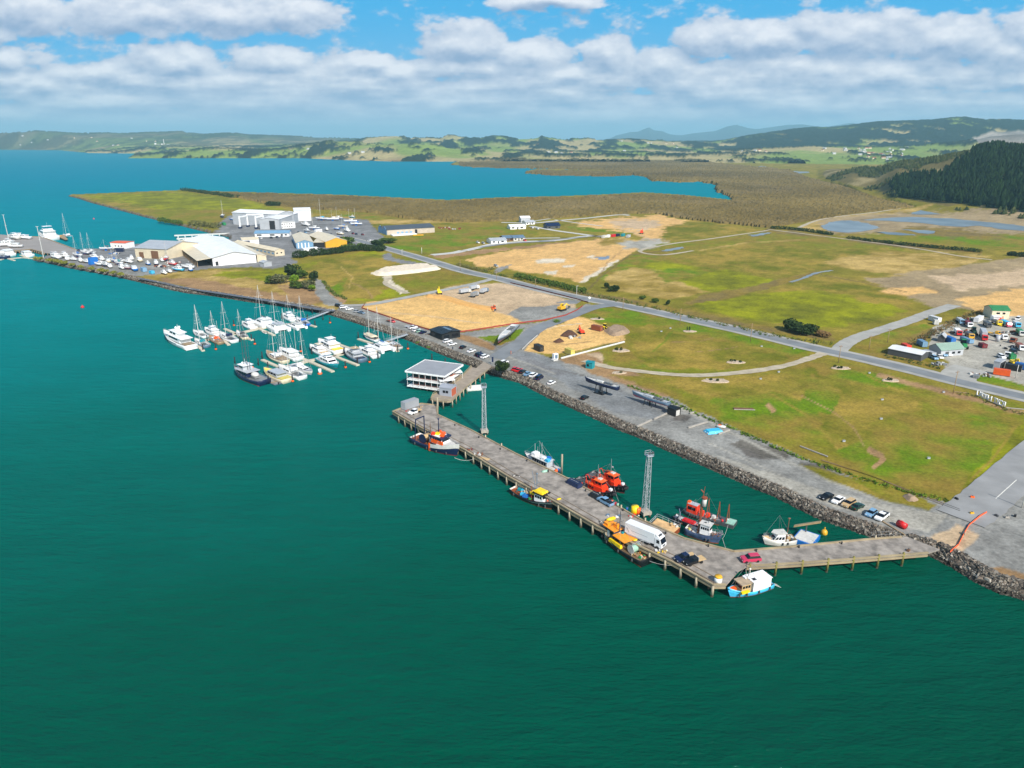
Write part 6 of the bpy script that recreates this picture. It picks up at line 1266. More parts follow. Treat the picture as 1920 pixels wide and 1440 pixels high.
MB().box(-L * .2, 0, 1.0, L * .42, B * .82, 2.5, 0, .98, .96).build('deckhouse', boatc('white'), t); MB().box(-L * .2, 0, 3.5, L * .44, B * .86, .12).build('deckhouse_roof', boatc('white'), t); MB().box(-L * .06, .6, 3.62, .9, .8, .1).build('roof_hatch', pm('black'), t)
mb = MB(); mb.tube((L * .02, -.8, 1.2), (L * .02, 0, 6.5), .1, .08, 6); mb.tube((L * .02, .8, 1.2), (L * .02, 0, 6.5), .1, .08, 6); mb.tube((L * .06, 0, 3), (L * .12, 0, 6.6), .06, .05, 5); mb.ball(L * .02, 0, 6.3, .3); mb.build('mast', pm('offwhite'), t)
MB().box(L * .36, -.3, 1.7, 1.6, 1.0, .5).build('fish_bin', pm('orange'), t); MB().box(L * .2, B * .42, 1.5, 2.2, .6, .45).build('float_bag', pm('yellow'), t)
mb = MB(); [mb.tube((-L * .47, y, 1.4), (-L * .62, y + .6, .5), .06, .05, 4) for y in (.4, 1.0, 1.6)]; mb.build('stern_poles', pm('offwhite'), t); float_(t, -L * .47, -1.2, 2.6, .45, 'red')
place_(t, s_, b_, 'light blue fishing boat with a white deckhouse at the wharf corner', 'fishing boat')
for a, b, sg, l in (((1355,1010,2.6),(1366,1034,WZ),.6,'rope from the rusty blue boat bow to the wharf'), ((1150,905,2.0),(1160,940,WZ),.5,'thin line from the outer tug bow down to the wharf'), ((1053,891,WZ),(1100,893,1.5),.9,'long slack rope from the wharf post to the red tugs'), ((1365,985,1.2),(1354,1010,2.6),.9,'rope between the A frame barge and the rusty blue boat'), ((1218,1052,1.5),(1260,1060,2.4),.3,'line from the black trawler stern to a wharf pile'), ((1520,1010,1.4),(1545,1020,2.6),.4,'slack line from the blue barge to the ramp')):
    rope((*P(*a), a[2]), (*P(*b), b[2]), sg, l, .04)
# ================================================================ racing yachts ashore
def racer(L, col, deck, accent):
    t = thing('racing_yacht', None, None); z0 = 3.6; B = L * .16
    mb, zf, hf, _ = hull_mb(L, B, 1.1, 1.1, 1.5, .06, .85, .7, 1.9, .6, .75, .0); mb.v = [(x, y, z + z0) for x, y, z in mb.v]; mb.build('hull', [boatc(col), boatc(accent), boatc(deck), boatc(col)], t, True)
    z = z0 + 1.1; c = cab(-L * .06, L * .2, B * .5, z, .45, 1.2, .1, .1).build('coachroof', boatc(deck), t)
    for k in range(3): MB().box(-L * (.12 + .09 * k), 0, z, 1.0, B * .5, .35).build('winch_pod', boatc('dgrey'), t)
    mb = MB(); mb.tube((-L * .46, -B * .4, z + .2), (-L * .46, B * .4, z + .2), .08, .08, 5); mb.build('traveller', pm('silver'), t)
    mb = MB(); mb.tube((0, 0, z0 - .7), (0, 0, .7), .35, .3, 8); mb.build('keel_fin', boatc('black'), t); mb = MB(); mb.ball(0, 0, .75, 1.6, .45, .45, 10, 6); mb.build('keel_bulb', boatc('dgrey'), t, True)
    mb = MB(); mb.box(0, 0, 0, 4.4, 3.6, .35)
    for sx in (-1, 1):
        for sy in (-1, 1): mb.tube((sx * 1.9, sy * 1.6, .2), (sx * 1.7, sy * .9, z0 - .3), .16, .14, 6)
    for sx in (-1, 1): mb.box(sx * 1.7, 0, z0 - .5, .3, B * .8, .3)
    mb.build('cradle', pm('black'), t); rail(t, hf, lambda x: zf(x) + z0, -L * .46, L * .46, .45, 8); return t
for s_, b_, c, d, ac, lab in (((1158,730),(1096,712),'navy','offwhite','navy','white decked racing yacht propped high on a black cradle on the gravel'), ((1254,763),(1184,741),'bluegrey','silver','pink','grey racing yacht with a pink flank along the grass edge'), ((968,614),(934,645),'dgrey','offwhite','pink','dark racing yacht with a pink underside on the small triangle of grass')):
    loc, rz, L = seg(s_, b_, LZ + (3 if 'cradle' in lab else 1.6)); L = max(L, 17); t = racer(L, c, d, ac)
    x, y = P((s_[0] + b_[0]) / 2, (s_[1] + b_[1]) / 2, LZ + 3.6) if 'high' in lab else P((s_[0] + b_[0]) / 2, (s_[1] + b_[1]) / 2 - 4, LZ + 2.6)
    t.location = (x, y, LZ - (0 if 'high' in lab else 1.2)); t.rotation_euler = (0, 0, rz); tag(t, lab, 'racing yacht', 'racing yachts standing ashore')
# ================================================================ road vehicles
M_tyre = mat('tyre', (24, 24, 26), .85)
def wheels(t, xs, w, r=.34, wd=.24):
    for x in xs:
        for s in (-1, 1): MB().tube((x, s * (w / 2 - wd), r), (x, s * (w / 2), r), r, r, 10).build('wheel', M_tyre, t)
def car_b(kind, c):
    def f():
        t = thing('parked_car', None, None); m = mat(c + '_car', PAL[c], .22, 0, .03); g = pm('glass')
        if kind == 'hatch': L, W, pr, gh = 4.2, 1.8, [(-2.1,.3),(-2.1,.85),(-1.95,1.0),(1.0,1.0),(1.95,.8),(2.1,.6),(2.1,.3)], [(-1.95,1.0),(-1.5,1.5),(.3,1.5),(1.05,1.0)]
        elif kind == 'sedan': L, W, pr, gh = 4.7, 1.82, [(-2.35,.3),(-2.35,.9),(-2.2,.98),(1.0,.98),(2.2,.8),(2.35,.6),(2.35,.3)], [(-1.55,.98),(-.95,1.43),(.35,1.43),(1.1,.98)]
        elif kind == 'suv': L, W, pr, gh = 4.7, 1.92, [(-2.35,.35),(-2.35,1.05),(-2.25,1.15),(1.1,1.15),(2.2,1.0),(2.35,.8),(2.35,.35)], [(-2.2,1.15),(-1.9,1.75),(.5,1.75),(1.2,1.15)]
        elif kind == 'van': L, W, pr, gh = 4.9, 1.95, [(-2.45,.35),(-2.45,1.2),(1.7,1.2),(2.4,.9),(2.45,.35)], [(-2.42,1.2),(-2.3,2.0),(1.1,2.0),(1.8,1.2)]
        elif kind == 'ute': L, W, pr, gh = 5.3, 1.9, [(-2.65,.4),(-2.65,1.1),(.0,1.1),(1.4,1.1),(2.55,.95),(2.65,.7),(2.65,.4)], [(-.75,1.1),(-.55,1.72),(.75,1.72),(1.5,1.1)]
        elif kind == 'flat': L, W, pr, gh = 5.3, 1.9, [(-.6,.4),(-.6,1.1),(1.4,1.1),(2.55,.95),(2.65,.7),(2.65,.4)], [(-.6,1.1),(-.55,1.72),(.75,1.72),(1.5,1.1)]
        MB().extr(pr, -W / 2, W / 2).build('body', m, t)
        q = [(x, z) for x, z in gh]; mb = MB(); a, b = q[0], q[-1]; w1 = W / 2 - .06; w2 = W / 2 - .26
        mb.add([(q[0][0], -w1, q[0][1]), (q[3][0], -w1, q[3][1]), (q[3][0], w1, q[3][1]), (q[0][0], w1, q[0][1]), (q[1][0], -w2, q[1][1]), (q[2][0], -w2, q[2][1]), (q[2][0], w2, q[2][1]), (q[1][0], w2, q[1][1])], [(4, 5, 6, 7), (0, 1, 5, 4), (1, 2, 6, 5), (2, 3, 7, 6), (3, 0, 4, 7)]); mb.build('window', g, t)
        x0, x1 = q[1][0], q[2][0]; MB().box((x0 + x1) / 2, 0, q[1][1] - .01, x1 - x0 + .1, 2 * w2 + .06, .07, 0, .95, .95).build('roof', m, t)
        if kind == 'ute': MB().box(-1.7, 0, 1.02, 1.75, W - .25, .1).build('tray', pm('black' if c != 'blue' else 'dgrey'), t)
        if kind == 'flat': MB().box(-1.7, 0, .85, 2.3, 2.0, .14).build('tray', pm('tan', .8), t); mb = MB(); mb.box(-.62, 0, .95, .08, 1.9, .9); mb.build('headboard', pm('silver'), t)
        for s in (-1, 1): MB().box(L / 2 - .02, s * (W / 2 - .3), .62, .1, .38, .16).build('headlight', pm('white', .2), t)
        for s in (-1, 1):
            if kind != 'flat': MB().box(-L / 2, s * (W / 2 - .25), .72, .08, .3, .16).build('tail_light', pm('red', .3), t)
        wheels(t, (-L * .31, L * .31), W + .04); return t
    return f
GV = dict(cp='cars parked along the quay', wf='vehicles on the wharf', yd='vehicles in the machinery yard', by='vehicles in the boatyard')
def car(u, v, du, dv, kind, c, label, grp='cp', z=LZ, cat=None):
    x, y = P(u, v, z); rz = hd(u, v, du, dv, z)
    o = placed((kind, c), car_b(kind, c), (x, y, z + .05), rz, label, cat or {'ute': 'pickup truck', 'flat': 'pickup truck', 'van': 'van'}.get(kind, 'car'), GV[grp])
    return o
CARS = [(1549,934,-12,5,'sedan','black','black car at the far end of the row by the rock bank'),(1571,941,-10,6,'sedan','white','white car between a black one and a silver estate by the rock bank'),(1591,948,-11,6,'suv','tan','silver beige estate car in the row by the rock bank'),
 (1607,953,12,-6,'sedan','dgreen','dark green car with red tail lights in the row by the rock bank'),(1633,966,-10,7,'hatch','lblue','pale blue car second from the red bin by the rock bank'),(1653,972,-11,8,'ute','white','white pickup with a black tray nearest the red bin'),
 (966,694,10,-6,'hatch','red','bright red car right beside the round tree'),(972,696,10,-6,'sedan','red','bright red car between another red car and a dark one'),(979,699,10,-6,'sedan','black','dark car parked just after the pair of red cars'),(989,703,10,-6,'sedan','lblue','blue grey car between the dark car and the white one by the tree'),(1000,706,10,-6,'suv','white','white car beside the dark van in the row past the tree'),(1011,711,10,-6,'van','navy','dark navy van at the end of the row past the tree'),
 (1034,720,10,-5,'hatch','white','white car parked alone on the gravel past the row'),(1096,748,10,-5,'hatch','black','dark hatchback standing alone on the gravel near the raised yacht'),
 (839,642,9,-2,'suv','white','boxy white car nearest the black cafe building'),(848,647,9,-2,'sedan','white','low white car second from the black cafe building'),(868,653,9,-4,'hatch','black','black hatchback alone between white cars near the jetty'),(884,660,9,-3,'sedan','white','white saloon between the black hatchback and the dark cars'),
 (898,667,10,-4,'suv','black','black car tight beside a navy one near the jetty head'),(903,669,10,-4,'suv','navy','navy car squeezed between the black and white ones'),(909,671,10,-4,'suv','white','white car at the jetty head with dark cars beside it'),(945,682,10,-4,'suv','white','white car half hidden behind the round tree'),
 (774,616,9,-2,'ute','white','white pickup with a flat trailer on the quay road'),(781,621,9,-2,'suv','white','white car just past the pickup with the trailer'),(787,623,9,-2,'hatch','mint','pale green car between a white and a dark one on the quay'),(793,625,9,-3,'sedan','navy','dark blue car nearest the cafe in the small quay row'),
 (735,604,9,3,'sedan','red','red car pulling a trailer on the quay road'),(634,575,8,2,'suv','black','black car at the top of the marina gangway'),(644,578,8,-1,'suv','white','white car behind the black one at the gangway'),(655,581,8,-1,'sedan','white','white car third from the top of the gangway'),(669,586,8,1,'hatch','silver','silver car near the orange fence corner'),(678,588,8,2,'sedan','bluegrey','grey blue car last of the row by the fence corner')]
for a in CARS: car(*a)
WC_ = [(1135,944,-9,-5,'ute','lblue','pale blue pickup with a dark tray parked by the red tugs'),(1284,1050,-11,3,'flat','navy','dark pickup with a wooden flat tray farther from the wharf corner'),(1301,1056,-11,3,'flat','black','dark pickup with a wooden flat tray nearer the wharf corner'),(1407,1052,-13,1,'suv','pink','faded crimson four wheel drive where the ramp meets the wharf'),(778,775,-8,3,'flat','white','white flat tray pickup in front of the grey container')]
for a in WC_: car(*a, 'wf', WZ)
for i, (u, v, c, l) in enumerate(((1751,673,'lblue','pale blue car nearest the road in the machinery yard'),(1761,671,'white','white car second from the road beside the pale blue one in the yard'),(1769,667,'lblue','small blue car between two white ones in the yard'),(1778,666,'white','white car in front of the green roofed shed'),(1786,663,'black','black car beside the green tractor row in the yard'),(1796,658,'navy','navy car closest to the green tractor'))):
    car(u, v, 7, 4, 'sedan' if i % 2 else 'suv', c, l, 'yd')
car(1908,600,-6,4,'van','white','white van beyond the coloured lorries in the yard','yd'); car(1877,671,6,3,'suv','white','small white car next to the tipped lorry cab in the yard','yd'); car(1900,662,6,3,'suv','black','black car near the right edge of the yard','yd')
for u, v, c, l in ((520,446,'navy','dark car outside the long blue roofed office'),(509,447,'black','black car at the left of the blue roofed office'),(489,447.5,'white','white car at the left corner of the blue roofed office'),(529,445,'silver','silver car at the right of the blue roofed office'),(560,437,'dgrey','dark grey car on the apron beside the office block'),(573,437,'lblue','pale blue car on the apron right of the office block'),(98,476,'white','white car on the far wharf by the covered stores'),(148,471,'navy','dark car on the quay beside the masts'),(228,489,'white','white car inside the boatyard near the beige hall'),(680,441,'maroon','maroon car on the hard before the grey warehouse'),(668,440,'navy','navy car on the hard before the grey warehouse'),(662,439,'maroon','maroon car farther along before the grey warehouse'),
                   (896,456,'white','white van by the new houses nearest the main road'),(906,457,'silver','silver car by the new houses'),(984,452,'red','red car beside the navy roofed new houses'),(998,428,'white','white car beyond the white new house'),(1008,430,'white','white car farthest along beside the white new house'),(930,500,'silver','silver car at the gate of the big orange earthworks')):
    car(u, v, 7, 2, 'suv', c, l, 'by')
# box lorry on the wharf
def lorry():
    s_, b_ = (1181,1003), (1239,1027); loc, rz, L = seg(s_, b_, WZ); L = 11.0
    t = thing('box_lorry', 'long white box lorry parked on the wharf facing the ramp', 'lorry', loc, rz, None); W = 2.5
    MB().box(-1.1, 0, 1.1, 8.6, W, 2.8).build('cargo_box', mat('lorry_white', (228, 230, 232), .35, 0, .03), t); MB().box(0, 0, .65, L - .6, 1.0, .35).build('chassis', pm('dgrey'), t)
    c = MB().extr([(3.35,.55),(3.35,2.95),(4.7,3.05),(5.3,1.5),(5.35,.55)], -W / 2, W / 2).build('cab', mat('lorry_white', None), t)
    MB().extr([(3.35,2.9),(3.35,3.75),(3.6,3.8),(4.6,3.08)], -W / 2 + .15, W / 2 - .15).build('wind_deflector', mat('lorry_white', None), t)
    mb = MB(); mb.add([(5.29,-1.12,1.6),(5.29,1.12,1.6),(4.80,1.1,2.88),(4.80,-1.1,2.88)], [(0,1,2,3)]); mb.v = [(x + .06, y, z) for x, y, z in mb.v]; mb.build('windscreen', pm('glass'), t)
    for s in (-1, 1): mb = MB(); mb.box(4.3, s * (W / 2 + .01), 1.7, .8, .04, .9); mb.build('window', pm('glass'), t)
    mb = MB(); mb.box(5.38, 0, .8, .05, 1.2, .45); mb.build('grille', pm('dgrey'), t)
    for s in (-1, 1): MB().box(5.38, s * .9, .75, .06, .4, .22).build('headlight', pm('white', .2), t)
    for s in (-1, 1): mb = MB(); mb.box(-1.3, s * (W / 2 + .01), .75, 7, .04, .35); mb.build('side_skirt', pm('silver'), t)
    mb = MB(); mb.box(-1.1, -W / 2 - .012, 2.2, 4.8, .02, .12); mb.add([(-5.0, -W / 2 - .015, 2.6), (-4.2, -W / 2 - .015, 1.4), (-4.0, -W / 2 - .015, 1.4), (-4.6, -W / 2 - .015, 2.7)], [(0, 1, 2, 3)]); mb.build('side_stripe', pm('silver'), t)
    MB().box(-5.42, -.5, 2.5, .03, .7, .6).build('rear_marking', pm('lime'), t); MB().box(3.95, 0, 3.1, .8, 1.4, .5).build('cooling_unit', pm('dgrey'), t)
    wheels(t, (-4.2, -2.9, 1.2, 4.2), W, .5, .34)
mat('lorry_white', (228, 230, 232), .35, 0, .03)
lorry()
def truck_b(cabc, boxc, L=9, h=2.6, flat=False):
    def f():
        t = thing('lorry', None, None); W = 2.4
        MB().box(-.2, 0, .7, L - .8, .9, .3).build('chassis', pm('dgrey'), t)
        MB().box(-L * .12, 0, 1.05, L * .72, W, .2 if flat else h).build('flatbed' if flat else 'cargo_box', pm(boxc), t)
        MB().extr([(L*.26,.6),(L*.26,2.7),(L*.43,2.7),(L*.49,1.6),(L*.49,.6)], -W / 2, W / 2).build('cab', pm(cabc), t)
        mb = MB(); mb.add([(L*.495,-1.0,1.65),(L*.495,1.0,1.65),(L*.44,1.0,2.55),(L*.44,-1.0,2.55)], [(0,1,2,3)]); mb.build('windscreen', pm('glass'), t)
        wheels(t, (-L * .36, -L * .22, L * .36), W, .48, .3); return t
    return f
def truck(u, v, du, dv, cabc, boxc, label, grp, L=9, h=2.6, flat=False, z=LZ):
    x, y = P(u, v, z); return placed(('tr', cabc, boxc, L, flat), truck_b(cabc, boxc, L, h, flat), (x, y, z + .04), hd(u, v, du, dv, z), label, 'lorry', grp)
GD = 'tipper lorries on the earthworks'
truck(872,550,12,-2,'offwhite','silver','farthest left grey tipper lorry on the tan building lot',GD,9,2.0); truck(889,543,12,-3,'white','silver','grey tipper lorry at the back of the group of four',GD,9,1.9)
truck(890,556,12,-5,'silver','grey','grey tipper trailer in front of the other lorries',GD,8,1.9); truck(908,549,10,-4,'bluegrey','silver','tipper lorry with a blue cab nearest the main road',GD,9,1.9)
truck(1843,634,5,9,'red','silver','long grey trailer lorry with a bright red cab in the yard','vehicles in the machinery yard',14,2.9); truck(1889,668,-3,7,'white','dgrey','white lorry standing near the orange container','vehicles in the machinery yard',8,1.6,True)
truck(1795,627,5,5,'red','white','red and white lorry behind the blue container in the yard','vehicles in the machinery yard',8,1.6); truck(1885,611,6,3,'pink','sky','lorry with crimson cab and blue body by the green roofed house','vehicles in the machinery yard',9,1.6); truck(1868,608,6,3,'yellow','dgrey','yellow cabbed lorry by the green roofed house','vehicles in the machinery yard',8,1.0)
truck(1900,641,-5,5,'rust','rust','rusty flat lorry in the open middle of the yard','vehicles in the machinery yard',8,.4,True); truck(1875,634,9,4,'white','silver','white flatbed lorry among scrap in the yard','vehicles in the machinery yard',9,.4,True); truck(1858,628,10,2,'gold','gold','ochre flatbed lorry behind the red cabbed lorry','vehicles in the machinery yard',8,.4,True)
for u, v, c, l in ((733,603,'brown','small brown trailer behind the red car'), (768,614,'silver','small flat trailer by the white pickup on the quay')):
    t = thing('trailer', l, 'trailer', at(u - 4, v, LZ), hd(u, v, 9, 1)); MB().box(0, 0, .55, 2.6, 1.6, .3).build('bed', pm(c), t); wheels(t, (0,), 1.9, .3, .2); MB().tube((1.3, 0, .6), (2.4, 0, .6), .06, .06, 4).build('drawbar', pm('dgrey'), t)
# ---- diggers
def digger_b(c, s=1.0, armc=None, fold=0):
    def f():
        t = thing('excavator', None, None); q = lambda k: k * s
        for sy in (-1, 1): MB().extr([(-q(1.9), 0), (q(1.9), 0), (q(2.2), q(.45)), (q(1.9), q(.85)), (-q(1.9), q(.85)), (-q(2.2), q(.45))], sy * q(1.2) - q(.3), sy * q(1.2) + q(.3)).build('track', M_tyre, t)
        MB().box(-q(.2), 0, q(.9), q(3.4), q(2.5), q(1.1), 0, .95, .95).build('body', pm(c), t); cb = MB().box(q(.9), q(.7), q(1.9), q(1.4), q(1.0), q(1.2), 0, .85, .9).build('cab', pm(c if c != 'gold' else 'yellow'), t); MB().box(q(.95), q(.7), q(2.1), q(1.44), q(1.04), q(.7), 0, .86, .9).build('window', pm('glass'), cb)
        mb = MB(); mb.tube((q(1.2), -q(.2), q(1.6)), (q(3.4), -q(.2), q(4.0 - fold)), q(.28), q(.24), 5); mb.build('boom', pm(armc or c), t); mb = MB(); mb.tube((q(3.4), -q(.2), q(4.0 - fold)), (q(5.4), -q(.2), q(1.4)), q(.22), q(.18), 5); mb.build('arm', pm(armc or c), t)
        MB().box(q(5.4), -q(.2), q(.5), q(1.0), q(.9), q(1.0), 0, .6, .9).build('bucket', pm('dgrey'), t); return t
    return f
for u, v, du, dv, c, s, lab, ar in ((824,551,-3,-5,'yellow',1.05,'yellow excavator at the back edge of the sand pile',None),(925,581,4,5,'orange',.95,'orange excavator on the edge of the sand lot','rust'),(1053,582,12,-3,'gold',1.25,'long armed yellow excavator beside the orange barrier fence','yellow'),(1090,625,-5,-3,'orred',.9,'orange red excavator working beside the dark soil heap',None),(1203,438,3,-3,'orred',1.2,'small orange excavator on the far earthworks track',None),(1900,683,6,3,'yellow',.9,'yellow digger beside the grey shed in the yard',None),(1876,603,5,-3,'orange',.7,'orange digger among the coloured lorries in the yard',None)):
    x, y = P(u, v, LZ); placed(('dg', c, s, lab), digger_b(c, s, ar, 1.2 if c == 'gold' else 0), (x, y, LZ), hd(u, v, du, dv), lab, 'excavator', 'excavators on the sites')
def loader(u, v, du, dv, c, lab, cat='loader', s=1):
    x, y = P(u, v); t = thing('wheel_loader' if cat == 'loader' else 'tractor', lab, cat, (x, y, LZ), hd(u, v, du, dv)); 
    MB().box(-.3 * s, 0, .7 * s, 3.4 * s, 1.3 * s, 1.0 * s, 0, .9, .9).build('body', pm(c), t); a = MB().box(-.8 * s, 0, 1.6 * s, 1.5 * s, 1.3 * s, 1.2 * s, 0, .85, .9).build('cab', pm('glass'), t); MB().box(-.8 * s, 0, 2.8 * s, 1.5 * s, 1.4 * s, .12).build('cab_roof', pm(c), t)
    for x_, r in ((-1.1 * s, .85 * s), (1.1 * s, .7 * s if cat == 'loader' else .5 * s)):
        for sy in (-1, 1): w = MB().tube((x_, sy * .6 * s, r), (x_, sy * 1.05 * s, r), r, r, 12).build('wheel', M_tyre, t); MB().tube((x_, sy * 1.06 * s, r), (x_, sy * 1.08 * s, r), r * .45, r * .45, 8).build('rim', pm('yellow'), w)
    if cat == 'loader': MB().box(2.3 * s, 0, .1, .9 * s, 2.2 * s, .9 * s, 0, .6, 1).build('bucket', pm('dgrey'), t)
loader(1132,617,-6,2,'yellow','yellow wheel loader behind the red container'); loader(1806,653,4,3,'green','large green tractor with yellow rims beside the parked cars','tractor',1.5); loader(1825,628,4,3,'dgreen','green tractor behind the long grey trailer','tractor',1.4)
# ---- containers
def container(u, v, du, dv, c, lab, L=6.1, W=2.44, H=2.6, z=LZ, name='container', cat='container'):
    x, y = P(u, v, z); t = thing(name, lab, cat, (x, y, z + .02), hd(u, v, du, dv, z)); m = ribbed(c + '_corrugated', PAL[c], 0, 3.0, .5, 0, .06, .12)
    MB().box(0, 0, .12, L, W, H - .12).build('box', m, t); MB().box(0, 0, 0, L + .04, W + .04, .14).build('base_frame', pm('dgrey'), t)
    for s in (-1, 1): MB().box(L / 2 + .02, s * W / 4, .2, .05, W / 2 - .08, H - .3).build('door', m, t)
    mb = MB(); [mb.tube((L / 2 + .07, s * W * .15, .3), (L / 2 + .07, s * W * .15, H - .15), .025, .025, 4) for s in (-1, 1)]; mb.tube((L / 2 + .07, -W * .15, H * .5), (L / 2 + .07, W * .15, H * .5), .02, .02, 4); mb.build('lock_rod', pm('silver'), t)
    MB().box(0, 0, H, L - .1, W - .1, .03).build('roof', m, t); return t
container(769,764,15,-5,'silver','grey shipping container at the outer end of the wharf', 6.6, 2.6, 3.0, z=WZ)
container(1119,619,9,2,'rust','rust red container behind the dark soil heap'); container(1877,703,14,2,'orange','orange container by the grass verge of the yard'); container(1899,694,12,2,'black','black container next to the orange one in the yard'); container(1917,692,9,2,'blue','blue container at the right edge of the yard'); container(1780,641,9,4,'blue','blue container behind the green roofed shed in the yard'); container(1741,668,8,3,'silver','small white and grey container at the end of the long low shed')
container(1834,602,12,-6,'white','white insulated container on yellow legs in the yard', 9); container(1068,664,10,4,'palm','olive green container beside the site gate', 5); container(1010,657,11,5,'black','small black kiosk container beside the gravel car park', 5.2, 2.6, 2.8)
container(1728,648,9,5,'lblue','pale cabin with small windows behind the long low shed'); container(1752,602,10,3,'white','white portable cabin on the side road', 7, 2.5); container(1754,608,4,3,'offwhite','short white portable cabin in front of the longer one', 3, 2.4); container(1698,655,6,3,'orred','red container behind the long low shed in the yard', 5); container(1812,641,8,3,'lblue','faded blue flat container beside the tractor in the yard', 7, 2.4, 2.0); container(1830,708,-1,1,'grey','low grey scrap skip by the yard entrance', 3, 2, 1.2, name='skip', cat='skip')
for i, (u, v, c) in enumerate(((1132,446,'offwhite'), (1140,445,'white'), (1150,444,'red'), (1158,443,'navy'), (1168,443,'teal'), (1178,445,'silver'))):
    container(u, v, 8, -2, c, ('far %s site container in the line beside the concrete estate road' % {'offwhite': 'cream', 'white': 'white', 'red': 'red', 'navy': 'navy', 'teal': 'teal', 'silver': 'silver'}[c]))
rb = thing('rubbish_bin', 'bright red tank bin standing alone at the end of the car row', 'bin', at(1690,989), hd(1690,989,8,4)); MB().tube((-1.2, 0, .95), (1.2, 0, .95), .8, .8, 14).build('tank', pm('red'), rb, True); MB().box(0, 0, 0, 2.0, 1.2, .3).build('stand', pm('maroon'), rb)
MB().box(-.2, 0, 1.7, .7, .5, .15).build('lid', pm('red'), rb)
# ---- gear on the wharf
def covered(u, v, du, dv, L, W, H, c, lab):
    x, y = P(u, v, WZ); t = thing('covered_stack', lab, 'covered stack', (x, y, WZ + .01), hd(u, v, du, dv, WZ)); mb = MB(); mb.box(0, 0, 0, L, W, H, 0, .82, .7); mb.build('tarpaulin', mat('tarp_' + c, PAL[c], .5, 0, .3, 1.2, .15), t)
    mb = MB(); [mb.tube((L * k, -W * .5, .05), (L * k * .85, 0, H + .05), .04, .04, 4) for k in (-.3, 0, .3)]; mb.tube((-L * .3, 0, H + .04), (L * .3, 0, H + .04), .04, .04, 4); mb.build('tie_rope', pm('offwhite'), t)
covered(1077,909,12,6,5.2,2.4,1.3,'navy','long stack under a dark blue tarpaulin on the inner wharf edge'); covered(1117,932,8,4,3.6,2.4,1.2,'black','shorter stack under a black tarpaulin next to the pale blue pickup')
def pile_of(u, v, n, r, cols, lab, cat, seed, z=WZ, big=.6, name='gear_pile'):
    x, y = P(u, v, z); t = thing(name, lab, cat, (x, y, z)); clutter(t, -r, r, r * 1.2, 0, n, cols, seed, big, 'gear'); return t
pile_of(1190,966,4,2.0,['offwhite','lblue','red'],'white sacks and gear heaped behind the yellow tank','gear',71); pile_of(1240,1034,3,1.5,['offwhite','tan','yellow'],'heap of pale fish bins and floats on the seaward wharf edge','gear',72)
pile_of(884,843,4,1.6,['navy','rust','dgrey'],'dark net and gear heap on the wharf beside the trawler bow','gear',73); pile_of(897,852,4,1.6,['rust','brown','offwhite'],'rusty chain and gear heap along the wharf edge','gear',74)
pile_of(773,769,3,2.4,['orred','offwhite','red'],'red and white gear spread in front of the grey container','gear',75); pile_of(793,764,2,1.5,['tan','dgrey'],'small gear heap at the far corner of the wharf head','gear',76); pile_of(969,893,3,1.2,['offwhite','black'],'small black and white gear heap above the yellow roofed boat','gear',77)
pile_of(1147,967,4,2.2,['white','bluegrey'],'long white wrapped net bundle on the seaward wharf edge','gear',78); pile_of(1128,929,2,1.0,['rust','orange'],'small rusty heap between the tarpaulin and the pickup','gear',79); pile_of(1207,988,2,.8,['tan'],'scrap timber heap at the barge rail','gear',80)
tk = thing('tank', 'tall yellow and orange float tank at the inner wharf edge', 'tank', at(1190,962,WZ)); MB().tube((0, 0, 0), (0, 0, 2.2), 1.1, 1.0, 12).build('drum', pm('yellow'), tk, True); MB().tube((.5, -.3, 0), (.9, -.5, 1.9), .75, .7, 10).build('float', pm('orange'), tk, True)
tk = thing('tank', 'yellow topped white drum at the outer corner of the wharf', 'tank', at(1346,1092,WZ)); MB().tube((0, 0, 0), (0, 0, 1.5), .9, .9, 12).build('drum', pm('white'), tk, True); MB().tube((0, 0, 1.5), (0, 0, 1.8), .95, .8, 12).build('lid', pm('gold'), tk, True)
for u, v, c, l in ((1148,943,'orange','orange drum nearest the pale blue pickup'),(1152,945,'green','green drum between an orange and a red one'),(1154,947,'red','red drum in the line beside the tugs'),(1158,949,'mint','green and white drum at the end of the drum line'),(1176,957,'blue','blue drum alone on the inner wharf edge')):
    d = thing('drum', l, 'drum', at(u, v, WZ), 0, 'coloured drums beside the tugs'); MB().tube((0, 0, 0), (0, 0, 1.0), .34, .34, 10).build('barrel', pm(c), d, True); MB().tube((0, 0, 1.0), (0, 0, 1.04), .3, .3, 10).build('lid', pm('dgrey'), d)
for u, v, l in ((1146,976,'large yellow float bag pile beside the black trawler bow'),(1048,937,'small yellow float on the seaward wharf edge'),(1191,1014,'yellow float lying near the front of the lorry')):
    d = thing('float', l, 'float', at(u, v, WZ), .5); k = 1.15 if 'large' in l else .55; MB().ball(0, 0, k * .45, k * 1.4, k * .6, k * .42, 10, 6, jit=.08).build('bag', pm('yellow'), d, True)
for u, v, l in ((904,857,'pale timber board lying on the wharf edge'),): t = thing('board', l, 'board', at(u + 4, v + 3, WZ), R(-28)); MB().box(0, 0, 0.01, 3.5, 1.4, .12).build('plank', pm('tan', .9), t)
t = thing('dinghy', 'small pale dinghy upturned beside the wharf post', 'dinghy', at(1022,884,WZ), .5); MB().ball(0, 0, .1, 1.3, .65, .5, 10, 6).build('hull', boatc('mint'), t, True); MB().box(0, 0, .6, 1.9, .1, .06).build('keel_strip', pm('wood'), t)
for u, v, h, l in ((821,778,4.2,'tall timber post at the inner corner of the wharf head'), (1053,891,4.2,'tall timber post beside the grey cabin workboat')):
    t = thing('mooring_post', l, 'post', at(u, v, 0)); pile(0, 0, h + 3, t, .3, o=(0, 0))
